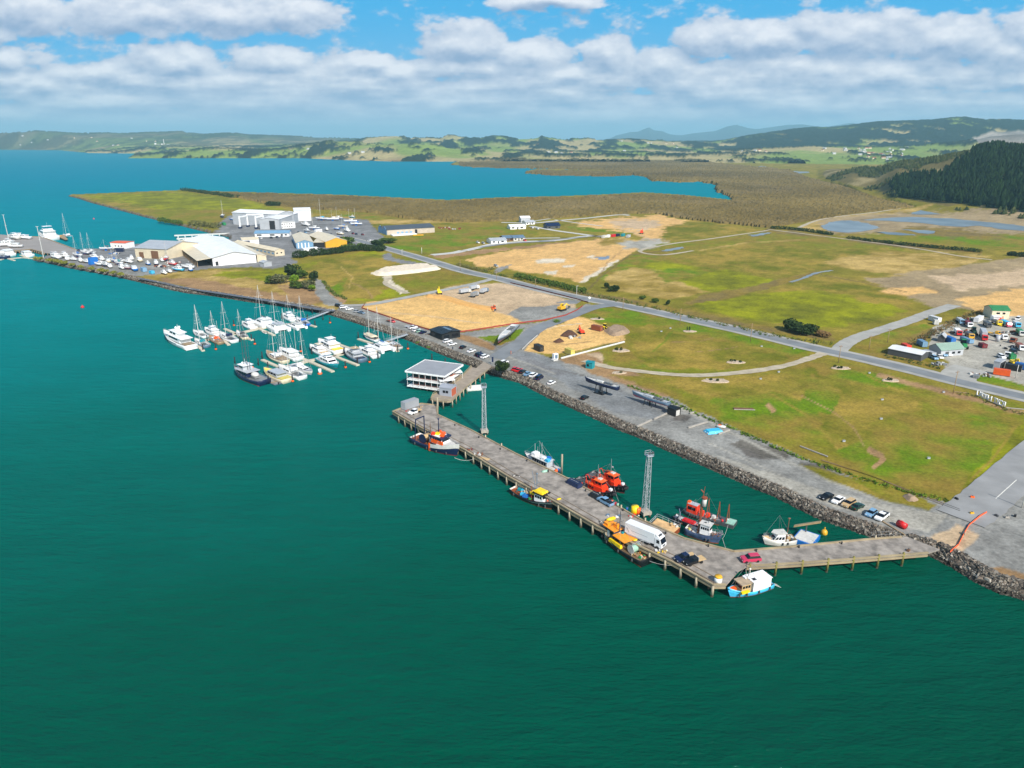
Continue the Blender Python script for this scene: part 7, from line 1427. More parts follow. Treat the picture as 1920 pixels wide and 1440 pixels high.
for i, (u, v) in enumerate(((855,795),(900,818),(940,840),(990,862),(1030,882),(1100,918),(1170,955),(1250,998),(1330,1022),(1420,1031),(1500,1024),(1580,1017))):
    b = placed('bollard', bollard, at(u - 2, v + 3, WZ), 0, 'small black mooring bollard on the inner wharf edge', 'bollard', 'bollards along the inner wharf edge')

for u, v, c1, c2, l in ((1815,612,'white','maroon','maroon bodied lorry under the bank at the back of the yard'),(1850,612,'dgrey','dgrey','dark lorry left of the yellow cabbed one'),(1905,612,'sky','offwhite','pale blue cabbed lorry at the upper right of the yard'),(1912,628,'offwhite','green','lorry with a green body at the right edge of the yard'),(1817,633,'gold','dgrey','ochre cabbed lorry between the green tractors'),(1912,655,'white','rust','white cabbed lorry with a rusty body at the right edge'),(1800,606,'lblue','silver','pale blue cabbed lorry nearest the side road bank')):
    truck(u, v, 5, 4, c1, c2, l, 'vehicles in the machinery yard', 8, 1.5)
container(1842,651,8,4,'maroon','small maroon container in the middle of the yard',4,2.4,2.0); container(1895,672,6,4,'green','green container behind the yellow digger',5,2.4,2.4); container(1772,632,7,4,'tan','tan box beside the blue container',4,2.4,2.2)
# ================================================================ buildings
RF = lambda n: ribbed(n + '_roof_sheet', PAL[n], 1, 2.2, .4, 0, .05, .08)
WL = lambda n: ribbed(n + '_wall_sheet', PAL[n], 0, 2.2, .6, 0, .05, .08)
BLK = pm('black', .8)  # flat black, also put in for the shade of open bays and doorways
# large white store with the open side
t, W, D = gable('store_shed', 'very large white gabled store with an open row of bays down its left side', 'shed', (400,499), (481,492), 128, 6.8, 10.4, WL('white'), RF('white'), along='y', over=1.2, wins=[('f', .06, .12, .2, 3.4, BLK)])
mb = MB(); mb.add([(-12, -1, 5.4), (0, -1, 6.6), (0, 129, 6.6), (-12, 129, 5.4), (-12, -1, 5.65), (0, -1, 6.85), (0, 129, 6.85), (-12, 129, 5.65)], [(3,2,1,0),(4,5,6,7),(0,1,5,4),(1,2,6,5),(2,3,7,6),(3,0,4,7)]); mb.build('awning', RF('cream'), t)
mb = MB(); mb.box(-.4, 64, 0, .3, 126, 6.3); mb.build('bay_shade', BLK, t)  # black sheet put in for the shade inside the open bays
for k in range(19): MB().box(-11.6, 1 + k * 7, 0, .45, .5, 5.4).build('post', pm('wood'), t)
# lean-to on its right
a = P(483,491); b = P(500,489.5); rz = math.atan2(b[1] - a[1], b[0] - a[0]); w_ = math.hypot(b[0] - a[0], b[1] - a[1]); t = thing('lean_to', 'long cream lean-to store attached along the white store', 'shed', (*a, LZ), rz)
mb = MB(); mb.add([(0,0,-.4),(w_,0,-.4),(w_,96,-.4),(0,96,-.4),(0,0,6.3),(w_,0,4.6),(w_,96,4.6),(0,96,6.3)], [(0,1,5,4),(1,2,6,5),(2,3,7,6),(3,0,4,7)]); mb.build('wall', WL('cream'), t); mb = MB(); mb.add([(0,-.4,6.32),(w_+.5,-.4,4.57),(w_+.5,96.4,4.57),(0,96.4,6.32),(0,-.4,6.5),(w_+.5,-.4,4.75),(w_+.5,96.4,4.75),(0,96.4,6.5)], [(3,2,1,0),(4,5,6,7),(0,1,5,4),(1,2,6,5),(2,3,7,6),(3,0,4,7)]); mb.build('roof', RF('cream'), t)
gable('boat_hall', 'beige boatyard hall with a grey roof and two big doors', 'hall', (255,483), (315,486), 40, 8.5, 12.5, WL('cream'), RF('silver'), over=.8, doors=[('f', .12, .26, 0, 5, pm('brown', .8)), ('f', .5, .72, 0, 6.5, pm('brown', .8))])
gable('office', 'low white office with an orange parapet behind the beige hall', 'office', (208,465), (236,466), 12, 5, 5.4, WL('white'), RF('orange'), wins=[('f', .3, .38, 1.6, 2.6, pm('glass')), ('f', .5, .58, 1.6, 2.6, pm('glass')), ('f', .7, .78, 1.6, 2.6, pm('glass'))])
gable('workshop_hall', 'long white workshop with a grey front and a tall dark doorway', 'workshop', (488,430), (524.6,430), 76, 11, 13, WL('silver'), RF('white'), along='y', over=.6, doors=[('f', .5, .78, 0, 9.5, BLK)])
gable('workshop_hall', 'taller white workshop with a square dark opening high in its grey front', 'workshop', (522,425), (552,420), 66, 14, 16.5, WL('silver'), RF('white'), along='y', over=.6, doors=[('f', .18, .5, 6.5, 12, BLK)])
gable('workshop_hall', 'separate big white hall right of the taller workshop', 'workshop', (553,414.5), (584,413.5), 38, 12.5, 14.5, WL('white'), RF('white'), along='x', over=.5, doors=[('l', .05, .4, 0, 7, BLK)])
gable('workshop_office', 'white two storey office in front of the workshops', 'office', (527,428.5), (554,427), 14, 6.5, 7.2, WL('white'), RF('offwhite'), wins=[('f', .08 + .16 * k, .16 + .16 * k, z, z + 1.1, pm('glass')) for k in range(5) for z in (1.0, 4.2)])
gable('office', 'long low office with a pale blue roof facing the quay', 'office', (478,444), (542,443.2), 13, 3.6, 5.6, WL('white'), RF('lblue'), over=.7, wins=[('f', .06, .2, 1, 2.4, pm('glass')), ('f', .44, .58, 1, 2.4, pm('glass')), ('f', .76, .82, 1, 2.4, pm('glass')), ('f', .88, .94, 1, 2.4, pm('glass'))])
gable('store_shed', 'cream roofed shed with a pale blue banded front', 'shed', (556,466.5), (588,465), 62, 5.5, 8, WL('lblue'), RF('cream'), along='y', wins=[('f', .1 + .2 * k, .16 + .2 * k, .5, 5.2, pm('white')) for k in range(4)])
gable('store_shed', 'cream roofed shed with a bright yellow gable', 'shed', (611,464.5), (651,461.5), 58, 5.5, 8.6, WL('gold'), RF('cream'), along='y')
gable('linking_shed', 'dark open shed between the pale blue and the yellow gables', 'shed', (588.5,464), (610.5,463.6), 30, 4.6, 5.2, BLK, RF('cream'), over=.3)  # walls painted black for the shade inside the open shed
gable('long_shed', 'long low cream shed with a row of small windows', 'shed', (516,480.6), (534,478.4), 78, 4.6, 6.4, WL('cream'), RF('cream'), along='y', wins=[('l', .02 + .09 * k, .07 + .09 * k, 1.6, 3, pm('lblue')) for k in range(10)] + [('f', .15, .3, 2, 3, pm('glass')), ('f', .6, .75, 2, 3, pm('glass'))])
gable('store_shed', 'small cream shed with a dark navy doorway behind the long low shed', 'shed', (455,459), (486,457), 14, 4.5, 6, WL('white'), RF('cream'), doors=[('f', .05, .45, 0, 3.6, pm('navy'))])
gable('silver_hut', 'small silver hut at the near corner of the white store', 'hut', (495.5,500.5), (510,498.5), 7, 3.4, 4.4, WL('silver'), RF('silver'), along='y')
gable('site_office', 'white cabin with windows before the yellow gabled shed', 'cabin', (570,474), (596,471.5), 6, 3.4, 3.8, WL('white'), RF('white'), wins=[('f', .1, .2, 1, 2, pm('glass')), ('f', .5, .6, 1, 2, pm('glass'))])
t, W, D = gable('warehouse', 'long grey roofed brick warehouse with twin pale blue gables at its left end', 'warehouse', (726,441), (815,435.5), 30, 5.4, 8.2, mat('old_brick', (188, 176, 160), .9, 0, .12, .3), RF('dgrey'), over=.5, doors=[('f', .58, .63, 0, 4.4, BLK)], wins=[('f', .2 + .09 * k, .25 + .09 * k, 1.2, 2.8, pm('lblue')) for k in (0, 1, 2, 3)])
mb = MB(); mb.add([(-.12, .4, 0), (-.12, 14.4, 0), (-.12, 14.4, 5.2), (-.12, 7.4, 8.4), (-.12, .4, 5.2), (-.5, .4, 0), (-.5, 14.4, 0), (-.5, 14.4, 5.2), (-.5, 7.4, 8.4), (-.5, .4, 5.2)], [(4,3,2,1,0),(5,6,7,8,9)] + [(i,(i+1)%5,5+(i+1)%5,5+i) for i in range(5)]); mb.build('gable_end', WL('lblue'), t)
mb = MB(); mb.add([(-.12, 15.4, 0), (-.12, 29.4, 0), (-.12, 29.4, 5.2), (-.12, 22.4, 8.4), (-.12, 15.4, 5.2), (-.5, 15.4, 0), (-.5, 29.4, 0), (-.5, 29.4, 5.2), (-.5, 22.4, 8.4), (-.5, 15.4, 5.2)], [(4,3,2,1,0),(5,6,7,8,9)] + [(i,(i+1)%5,5+(i+1)%5,5+i) for i in range(5)]); mb.build('gable_end', WL('lblue'), t)
MB().box(W * .3, -6, 0, W * .5, 9, 1.2).build('loading_dock', pm('white'), t)
t = thing('tank_wagon', 'long yellow trough standing before the grey warehouse', 'trough', at(784,442), R(12)); MB().box(0, 0, .2, 11, 2, 1.1, 0, 1.03, 1.1).build('trough', pm('gold'), t)
GH = 'new houses on the estate'
def house(A, B, dep, wall, roof, label, h=2.8, r=4.6, two=0, along='x'):
    t, W, D = gable('house', label, 'house', A, B, dep, h, r, pm(wall, .7), RF(roof), over=.6, along=along, wins=[('f', .1, .25, .9, 2.1, pm('glass')), ('f', .65, .82, .9, 2.1, pm('glass')), ('r', .3, .6, .9, 2.1, pm('glass'))], doors=[('f', .42, .52, 0, 2.1, pm('dgrey'))], group=GH)
    if two: MB().box(W * .3, D * .5, h, W * .5, D * .8, 2.6).build('upper_storey', pm(wall, .7), t)
house((921,457),(950,455.5),14,'white','silver','white walled new house with a pale roof nearest the main road'); house((945,452),(963,451),12,'brown','bluegrey','new house with a navy roof left of its twin')
house((963,451.5),(984,450.3),12,'offwhite','bluegrey','new house with a navy roof and white wall right of its twin'); house((957,430),(986,429),14,'white','white','white new house with a solar roof below the two storey one'); house((977,417.5),(994,417),10,'silver','white','tall narrow white new house of two storeys',5.4,7.4); house((986,421.5),(1003,420.5),10,'white','silver','small white annex beside the tall narrow house')
house((1026,429),(1050,428),12,'dgrey','navy','black gabled new house standing on its own',3.2,6)
# machinery yard
gable('long_shed', 'long low shed with a white roof nearest the road in the yard', 'shed', (1664,664), (1726,677), 9, 2.8, 3.6, WL('dgrey'), RF('white'), over=.2)
gable('yard_shed', 'pale green roofed gabled shed in the middle of the yard', 'shed', (1740,661), (1763,669), 13, 3.2, 5.4, WL('silver'), ribbed('dull_green_roof', (150, 176, 160), 1, 2.2, .5, 0, .05, .1), along='y', doors=[('r', .2, .35, 0, 2.2, pm('dgrey'))], wins=[('r', .5, .62, 1, 2, pm('glass')), ('r', .75, .87, 1, 2, pm('glass'))])
gable('house', 'cream house with a bright green roof at the back of the yard', 'house', (1858,597), (1891,598), 10, 4.8, 6.6, pm('cream', .7), RF('green'), wins=[('f', .25, .45, 2.6, 3.6, pm('glass')), ('f', .6, .75, 2.6, 3.6, pm('glass'))], doors=[('f', .2, .4, 0, 2.2, pm('white'))])
gable('open_shed', 'grey open fronted hut beside the orange container', 'hut', (1861,691), (1873,693.5), 7, 3.4, 3.8, WL('silver'), RF('silver'), over=.1, doors=[('r', .05, .95, 0, 3.0, BLK)])  # black panel put in for the shade behind the open front
gable('yard_shed', 'small dark hut between the white cabins in the yard', 'hut', (1757,640), (1770,642), 5, 2.6, 4.0, WL('dgrey'), RF('silver'), along='y'); gable('yard_shed', 'white lean-to roofed hut next to the green roofed house', 'hut', (1862,602), (1874,602.5), 4, 2.4, 2.7, WL('white'), RF('white'))
for u, v, c, l in ((1792,656,'black','dark heap of machine parts left of the green tractor'), (1870,640,'silver','white water tank in the open middle of the yard')):
    t = thing('machine_heap' if c == 'black' else 'water_tank', l, 'heap' if c == 'black' else 'tank', at(u, v)); (clutter(t, -2, 2, 3, 0, 6, ['black', 'navy', 'offwhite'], 91, 1.2, 'scrap') if c == 'black' else MB().tube((0, 0, 0), (0, 0, 3), 1.0, 1.0, 12).build('drum', pm(c), t, True))
for i, (u, v, r, cols, l) in enumerate(((1808,622,4,['offwhite','orange','rust','dgrey'],'scrap machinery along the far fence of the yard'), (1890,625,6,['dgrey','offwhite','rust','brown'],'scrap steel scattered in the open back of the yard'), (1872,610,5,['dgrey','yellow','rust'],'machine parts in front of the coloured lorries'), (1838,704,4,['grey','brown','offwhite'],'broken concrete and scrap along the yard verge'), (1760,684,3,['offwhite','grey','dgrey'],'junk at the end of the parked cars in the yard'), (1778,626,5,['offwhite','brown','grey'],'timber and scrap behind the portable white cabins'), (1895,652,5,['dgrey','black','offwhite'],'dark scrap near the right edge of the yard'), (1822,600,4,['maroon','dgrey','offwhite'],'old machines behind the white insulated container'),
   (1078,634,3,['offwhite','grey'],'broken concrete under the orange red excavator'), (830,428,8,['rust','offwhite','maroon'],'rusty scrap stacked right of the grey warehouse'), (850,430,8,['rust','maroon','silver'],'rusty steel farther right of the grey warehouse'), (300,500,6,['brown','offwhite','navy','rust'],'boatyard clutter before the beige hall'), (325,493,6,['red','offwhite','brown'],'red and brown clutter between the hall and the store'), (215,476,4,['navy','blue','offwhite'],'boxes on the quay beside the beige hall'), (605,440,8,['dgrey','rust','offwhite','navy'],'trestles and gear among the boats on the hard'), (640,446,7,['dgrey','rust','blue'],'gear and trolleys near the yellow gabled shed'), (693,452,5,['white','dgrey','silver'],'white tanks and cars before the warehouse'))):
    t = thing('scrap_pile', l, 'scrap', at(u, v)); clutter(t, -r, r, r * 1.3, 0, 5, cols, 100 + i, 1.3 if v > 500 else 1.8, 'scrap')
# sign letters seen from behind
a, b = P(1884,764), P(1831,741.5); rz = math.atan2(b[1] - a[1], b[0] - a[0]); Ls = math.hypot(b[0] - a[0], b[1] - a[1]); t = thing('sign', 'big white standing letters beside the road seen from behind', 'sign', (*a, LZ), rz)
for i, ch in enumerate('PORT NIKAU'):
    if ch == ' ': continue
    fc = bpy.data.curves.new('letter', 'FONT'); fc.body = ch; fc.size = 2.9; fc.extrude = .16; fc.offset = .05; fc.align_x = 'CENTER'; fc.materials.append(pm('white', .6)); o = bpy.data.objects.new('tmp', fc); C.objects.link(o); me = bpy.data.meshes.new_from_object(o); bpy.data.objects.remove(o); o = bpy.data.objects.new('letter', me); C.objects.link(o); o.parent = t; o.location = ((i + .5) * Ls / 10, 0, .1); o.rotation_euler = (math.pi / 2, 0, 0)
MB().box(Ls / 2, 0, 0, Ls + .4, .5, .12).build('plinth', pm('concrete', .9), t)
# black cafe on the quay
t, W, D = gable('cafe', 'low black cafe building at the corner of the sand lot', 'building', (807,629), (829,638), 11, 3.2, 3.9, mat('cafe_black', (30, 34, 36), .8, 0, .3, 1), RF('black'), over=.6, wins=[('f', .1, .45, .8, 2.4, pm('glass')), ('r', .1, .4, .8, 2.3, pm('glass')), ('r', .55, .9, .8, 2.3, pm('glass'))])
MB().box(W / 2, D * .6, 3.95, W * .6, 1.8, .12).build('roof_panel', pm('bluegrey'), t); clutter(t, -3, -1, 4, 0, 3, ['brown', 'dgreen'], 61, .8, 'planter')
gable('small_shed', 'small black hut at the end of the concrete kerb on the gravel', 'hut', (1251,776), (1265,781), 3.4, 2.6, 3.0, WL('black'), RF('black'), over=.15, doors=[('r', .2, .8, 0, 2.1, pm('offwhite'))])
gable('kiosk', 'teal blue cabin behind the raised racing yacht', 'hut', (1098,690), (1110,692), 3, 2.7, 2.9, WL('teal'), RF('teal'), over=.2, wins=[('f', .2, .5, 1, 2, pm('glass'))])
t = thing('gate_block', 'white block with purple posters beside the site gate', 'kiosk', at(1041,673), hd(1041,673,5,2)); MB().box(0, 0, 0, 1.6, 2.4, 2.6).build('block', pm('white'), t); MB().box(.82, 0, .4, .05, 1.6, 1.8).build('poster', pm('bluegrey'), t); MB().box(1.6, -1.6, 0, 2, 2.6, .6).build('step', pm('offwhite'), t)
# far cement works
x, y = P(309, 281.5); d = math.hypot(x, y); t = thing('cement_works', 'pale cement works with silos far across the harbour', 'factory', (x, y, 2), R(-10))
for k, (dx, h, r) in enumerate(((-60, 62, 9), (-38, 50, 9), (-14, 56, 9), (10, 46, 10), (70, 34, 9))): MB().tube((dx * 1.4, 0, 0), (dx * 1.4, 0, h), r, r, 10).build('silo', pm('offwhite'), t, True)
MB().box(75, 10, 0, 170, 40, 22).build('main_hall', pm('grey'), t); MB().tube((-5, 10, 0), (-5, 10, 95), 4, 3, 8).build('chimney', pm('offwhite'), t); MB().box(45, -5, 22, 22, 20, 30).build('kiln_tower', pm('silver'), t)
# farm and village houses on the far hills, copies of two small houses
def farhouse(w, r):
    def f():
        t = thing('distant_house', None, None); mb = MB(); mb.box(0, 0, -4, 17, 11, 9); mb.build('wall', pm(w), t); mb = MB(); mb.add([(-9, -6, 5), (9, -6, 5), (9, 6, 5), (-9, 6, 5), (-9, 0, 8.5), (9, 0, 8.5)], [(0, 1, 5, 4), (2, 3, 4, 5), (3, 0, 4), (1, 2, 5), (3, 2, 1, 0)]); mb.build('roof', pm(r), t); return t
    return f
AREAS = [((990,1280),(266,290),16,'behind the bay'),((1375,1440),(277,286),10,'below the forest ridge'),((1540,1700),(278,292),26,'in the far village'),((1625,1690),(288,303),24,'at the hill foot'),((560,700),(276,292),7,'on the left shore'),((20,300),(262,276),12,'across the harbour')]
r_ = random.Random(5)
for (u0, u1), (v0, v1), n, wh_ in AREAS:
    for _ in range(n):
        u = r_.uniform(u0, u1); v = r_.uniform(v0, v1); vg = min(max(v, 281), 303)
        # march along the line of sight until it meets the ground
        a_, b_ = (u - 960) / FPX, (720 - v) / FPX; dy, dz = cP + b_ * sP, -sP + b_ * cP; hit = None
        for D_ in np.geomspace(2400, 12000, 60):
            tt = D_ / dy; x, y, z = a_ * tt, D_, CAMZ + dz * tt
            g = zat(x, y)
            if z < g: hit = (x, y, g); break
        if not hit or hit[2] < 2: continue
        c = r_.choice(['white', 'cream', 'silver']); placed(('fh', c), farhouse('offwhite' if c != 'cream' else 'cream', 'silver' if c != 'cream' else 'rust'), hit, r_.uniform(0, 3), {'white': 'tiny pale house ', 'cream': 'tiny rust roofed house ', 'silver': 'tiny pale house '}[c] + wh_, 'house', 'small houses ' + wh_)
# ================================================================ boatyard on the left
# far wharf
fw = [(-40,476),(-40,436),(17,441),(58,444),(79,444.5),(144,469),(150,478),(106,476),(79,473),(58,467.6),(26,471)]
fp = [P(u, v, 2.7) for u, v in fw]; t = thing('wharf', 'far grey concrete wharf at the left edge beyond the boatyard', 'wharf', (*fp[3], 0)); f0 = fp[3]
MB().prism([rel(p, f0) for p in fp], 2.1, 2.75).build('deck', mat('far_deck', (146, 140, 134), .9, 0, .1, .1), t)
for a, b, n in ((fp[10], fp[9], 5), (fp[9], fp[8], 5), (fp[0], fp[10], 6), (fp[8], fp[7], 4)):
    for k in range(n): s = (k + .5) / n; pile(a[0] + (b[0] - a[0]) * s, a[1] + (b[1] - a[1]) * s, 2.3, t, .5, pm('wood', .9), o=f0)
mb = MB(); edge(mb, fp[3], fp[4], .8, .5, 2.75, f0); edge(mb, fp[4], fp[5], .8, .5, 2.75, f0); edge(mb, fp[9], fp[8], .8, .5, 2.75, f0); edge(mb, fp[10], fp[9], .8, .5, 2.75, f0); mb.build('edge_beam', pm('wood', .9), t)
t = thing('jetty', 'short finger jetty behind the white launch at the far wharf', 'jetty', at(112,444,0), R(0)); q = [P(u, v, 2.4) for u, v in ((101,441),(119,440),(127,448),(122,449),(113,445),(101,444))]; o_ = P(112,444,0); MB().prism([(x - o_[0], y - o_[1]) for x, y in q], 1.7, 2.4).build('deck', pm('wood', .9), t); MB().box(9, -14, 2.4, 3, 3, .6).build('step', pm('gold'), t)
pontoon([([(0,487),(10,484),(22,484),(42,482.5),(64,484.5)], 2.2), ([(10,483),(27,488)], 1.8), ([(38,478),(55,484)], 1.8)], 'small pontoon under the far wharf at the left edge')
GB = 'boats about the far wharf'
put_launch((100,451),(82,443),'white superstructured launch berthed at the far wharf',group=GB,fly=True); put_sail((134,446),(119,443),402,'teal','offwhite','white','teal hulled sailing boat at the end of the short finger jetty',group=GB); put_launch((58,482),(43,477),'white launch at the middle of the small pontoon',group=GB,fly=False,arch=False); put_launch((22,481),(8,475),'white launch at the left of the small pontoon',group=GB,fly=False,arch=False); put_sail((12,486),(-14,479),441,'navy','white','white','navy hulled yacht cut by the left edge',group=GB)
for i, (u, v, L_, c) in enumerate(((26,448,20,'offwhite'), (45,448,18,'white'), (14,461,22,'offwhite'), (28,464,14,'lblue'), (2,462,18,'white'), (32,444,14,'silver'))):
    x, y = P(u, v, 2.75); placed(('ly', c, L_), launch(L_, c if c != 'lblue' else 'white', fly=i % 2 == 0, arch=False, cradle=True), (x, y, 2.75), R(150 + 12 * i), ['dull white boat standing near the tall mast on the far wharf', 'white covered boat standing at the back edge of the far wharf', 'broad dull white boat on the near side of the far wharf', 'pale blue covered boat on the near side of the far wharf', 'white boat on the far wharf at the very left edge', 'silver boat farthest back on the far wharf'][i], 'boat', GB)
def mastonly(u, vb, top_u, vt, z, lab):
    x, y = P(u, vb, z); h = hpx(u, vb, vt, z); t = thing('tall_mast', lab, 'mast', (x, y, z)); MB().tube((0, 0, 0), (0, 0, h), .3, .22, 6).build('pole', pm('offwhite'), t); MB().box(0, 0, h, 2.6, .4, .25).build('crosshead', pm('offwhite'), t); mb = MB(); mb.tube((-1.5, 0, h * .6), (1.5, 0, h * .6), .06, .06, 4); mb.build('spreader', pm('offwhite'), t)
mastonly(17, 452, 6, 403, 2.7, 'tallest pale mast standing on the far wharf'); mastonly(82, 484, 68, 425, LZ, 'tall pale pole at the near corner of the far wharf')
GY = 'yachts standing in the boatyard'
def yard_sail(u, v, L_, hv, deg, c, cover, label, grp=GY):
    x, y = P(u, v); h = hpx(u, v, hv, LZ + 3) if hv else L_ * 1.2; o = sailboat(None, L_, c, 'offwhite', h, cover, 1, True)(); o.location = (x, y, LZ); o.rotation_euler = (0, 0, R(deg)); tag(o, label, 'sailing yacht', grp)
for a in ((145,482,13,449,150,'white','blue','white yacht with the nearest of the three tall boatyard masts'),(159,477,13,441,150,'white','white','white yacht with the middle of the three tall boatyard masts'),(171,477,13,442,150,'silver','white','silver yacht with the right one of the three tall boatyard masts'),(199,470,11,455,200,'white','navy','white yacht alone by the low office with the orange parapet'),(213,492,11,474,150,'white','blue','white yacht with a bright blue cover below the beige hall'),(313,489,12,458,100,'red','white','red hulled yacht at the right corner of the beige hall'),
 (222,497,11,474,150,'white','teal','white yacht with a teal cover near the shore below the hall'),(603,413,16,376,170,'white','sky','white yacht with a bright turquoise wrap beside the big white hall'),(624,414,15,398,190,'white','white','long white yacht behind the turquoise wrapped one'),(633,412,13,392,190,'offwhite','white','off white yacht with the taller of two masts on the hard'),(657,418,16,396,190,'white','white','white yacht below the grey slender mast on the hard'),(589,431,13,401,175,'white','white','white yacht in front of the big white hall'),(668,423,14,0,190,'white','blue','white yacht nearest the warehouse end of the hard'),(418,408,14,379,95,'navy','white','dark ketch standing alone at the left end of the workshop apron'),(643,428,11,0,190,'cream','blue','cream yacht under a blue hood on the hard')):
    yard_sail(*a)
ROW = [(127,487,12,'white','white boat first along the shore row, beside the palms'),(136,488.5,9,'white','white boat second along the shore row from the palms'),(151,491,10,'offwhite','off white boat third along the shore row'),(163,493,11,'white','white boat just left of the blue wrapped box'),(188,498,11,'white','white boat just right of the blue wrapped box'),(198,500,10,'navy','navy and white boat mid way along the shore row'),(206,501.5,10,'white','white boat next to the navy one in the shore row'),(228,504,11,'white','white boat before the blue hulled one in the shore row'),(236,505,10,'maroon','maroon boat wedged before the blue hulled one'),(252,507,13,'blue','blue and white boat last in the shore row'),
 (176,484,11,'white','white boat in the second row behind the blue box'),(190,488,10,'white','white boat in the second row below the low office'),(203,492,10,'cream','cream boat in the second row'),(240,493,11,'white','white boat in the second row toward the hall'),(247,487,10,'white','white boat by the left door of the beige hall'),(262,490,12,'cream','cream boat in front of the left hall door'),(277,497,8,'blue','small bright blue boat in the middle of the yard'),(293,497,11,'navy','navy boat under a white cover mid yard'),(304,490,9,'white','white boat under the right hall door'),(322,497,11,'red','red and white boat near the white store'),(333,508,12,'sky','sky blue boat at the right of the yard'),(352,503,12,'white','white covered boat at the corner of the white store'),(357,508,9,'blue','low blue boat at the far right of the yard'),(307,514,8,'white','small white boat outside the yard corner'),(317,511,8,'white','small white launch beside the outermost small one'),(120,483,14,'offwhite','long off white boat beside the tall pole'),(104,484,16,'white','long white covered boat nearest the far wharf'),
 (436,413,10,'blue','blue boat left of the travel hoist'),(572,423,16,'white','big white launch right of the office block'),(612,432,9,'offwhite','off white boat on the near side of the hard'),(631,431,9,'blue','blue covered boat on the near side of the hard'),(650,434,13,'white','white boat on the near side of the hard by the road'),(575,434,9,'silver','silver boat beside the parked cars on the apron'),(637,440,11,'cream','cream hull without cabin above the yellow shed'),(660,409,9,'teal','teal boat at the back of the hard')]
for i, (u, v, L_, c, l) in enumerate(ROW):
    x, y = P(u, v); fly = i % 3 != 0
    placed(('lb', L_, c, fly), launch(L_, c, fly=fly, arch=i % 2 == 0, cradle=True, top='white', boot='bluegrey'), (x, y, LZ), R(r_.uniform(120, 170)), l, 'boat', 'launches standing in the boatyard')
t = thing('wrapped_box', 'upright bright blue wrapped box among the shore row boats', 'box', at(176,496), R(60)); MB().box(0, 0, .4, 7, 3.5, 5.5, 0, .9, .8).build('wrap', pm('blue'), t); MB().box(0, 0, 0, 6, 3, .4).build('pallet', pm('wood'), t)
container(597,436,9,-1,'white','white box cabin among the boats on the hard',8,3,3.4); container(270,509,8,3,'lblue','pale blue hut at the shore edge of the boatyard',6,3,3); container(224,472,8,0,'navy','dark navy container beside the beige hall',8,3,3.2); container(285,513,5,1,'sky','small blue and pink hut outside the yard',4,2.5,2.2); container(420,448 - 26,7,2,'green','green container at the shrubs left of the apron',7,3,3)
# travel hoist
a, b = P(448,428), P(484,429); t = thing('travel_hoist', 'tall white travel hoist frame before the workshops', 'boat hoist', ((a[0] + b[0]) / 2, (a[1] + b[1]) / 2, LZ), math.atan2(b[1] - a[1], b[0] - a[0])); w_ = math.hypot(b[0] - a[0], b[1] - a[1])
for sx in (-1, 1):
    for y_ in (0, 16): MB().box(sx * w_ * .42, y_, 1.5, 1.4, 1.6, 12.5, 0, .8, .8).build('leg', pm('white'), t); MB().box(sx * w_ * .42, y_, 0, 2.2, 4.5, 1.8).build('bogie', pm('navy'), t)
    MB().box(sx * w_ * .42, 8, 12, 1.2, 17, 1.4).build('side_beam', pm('white'), t)
MB().box(0, 16, 13.2, w_ * .86, 1.3, 1.6).build('cross_beam', pm('white'), t); MB().box(w_ * .2, 15.2, 13.4, w_ * .3, .2, 1.0).build('name_panel', pm('white'), t)
# slipway fingers
for (ua, va), (ub, vb), l in (((327,441),(430,437),'upper concrete finger of the travel hoist dock'), ((331,447),(395,443.5),'lower concrete finger of the travel hoist dock')):
    loc, rz, L_ = seg((ua, va), (ub, vb), 2.6); t = thing('dock_finger', l, 'jetty', (loc[0], loc[1], 0), rz); MB().box(0, 0, 1.6, L_, 3, 1.2).build('deck', pm('offwhite', .9), t)
    for k in range(8): MB().tube((-L_ / 2 + (k + .5) * L_ / 8, -1, -2), (-L_ / 2 + (k + .5) * L_ / 8, -1, 1.6), .5, .5, 7).build('pile', pm('white', .9), t)
# ================================================================ trees, shrubs, fences, poles
def leafmat(k, a, b):
    if k in _M: return _M[k]
    m, t, bs = nt(k); tc = t.nodes.new('ShaderNodeTexCoord'); n = t.nodes.new('ShaderNodeTexNoise'); n.inputs['Scale'].default_value = .9; n.inputs['Detail'].default_value = 4
    t.links.new(tc.outputs['Object'], n.inputs['Vector']); r = t.nodes.new('ShaderNodeValToRGB'); e = r.color_ramp.elements; e[0].position = .35; e[1].position = .65; e[0].color = (*lin(a), 1); e[1].color = (*lin(b), 1)
    t.links.new(n.outputs['Fac'], r.inputs[0]); t.links.new(r.outputs[0], bs.inputs['Base Color']); bs.inputs['Roughness'].default_value = .8; bs.inputs['Specular IOR Level'].default_value = .15; _M[k] = m; return m
LM = dict(dark=((30, 46, 26), (60, 78, 36)), mid=((52, 76, 30), (92, 112, 40)), olive=((88, 92, 48), (124, 120, 68)), bright=((84, 122, 30), (128, 150, 40)), palm=((112, 120, 50), (160, 156, 70)), grey=((72, 78, 50), (112, 112, 78)), brown=((110, 88, 56), (150, 122, 78)))
def LF(k): return leafmat('leaf_' + k, *LM[k])
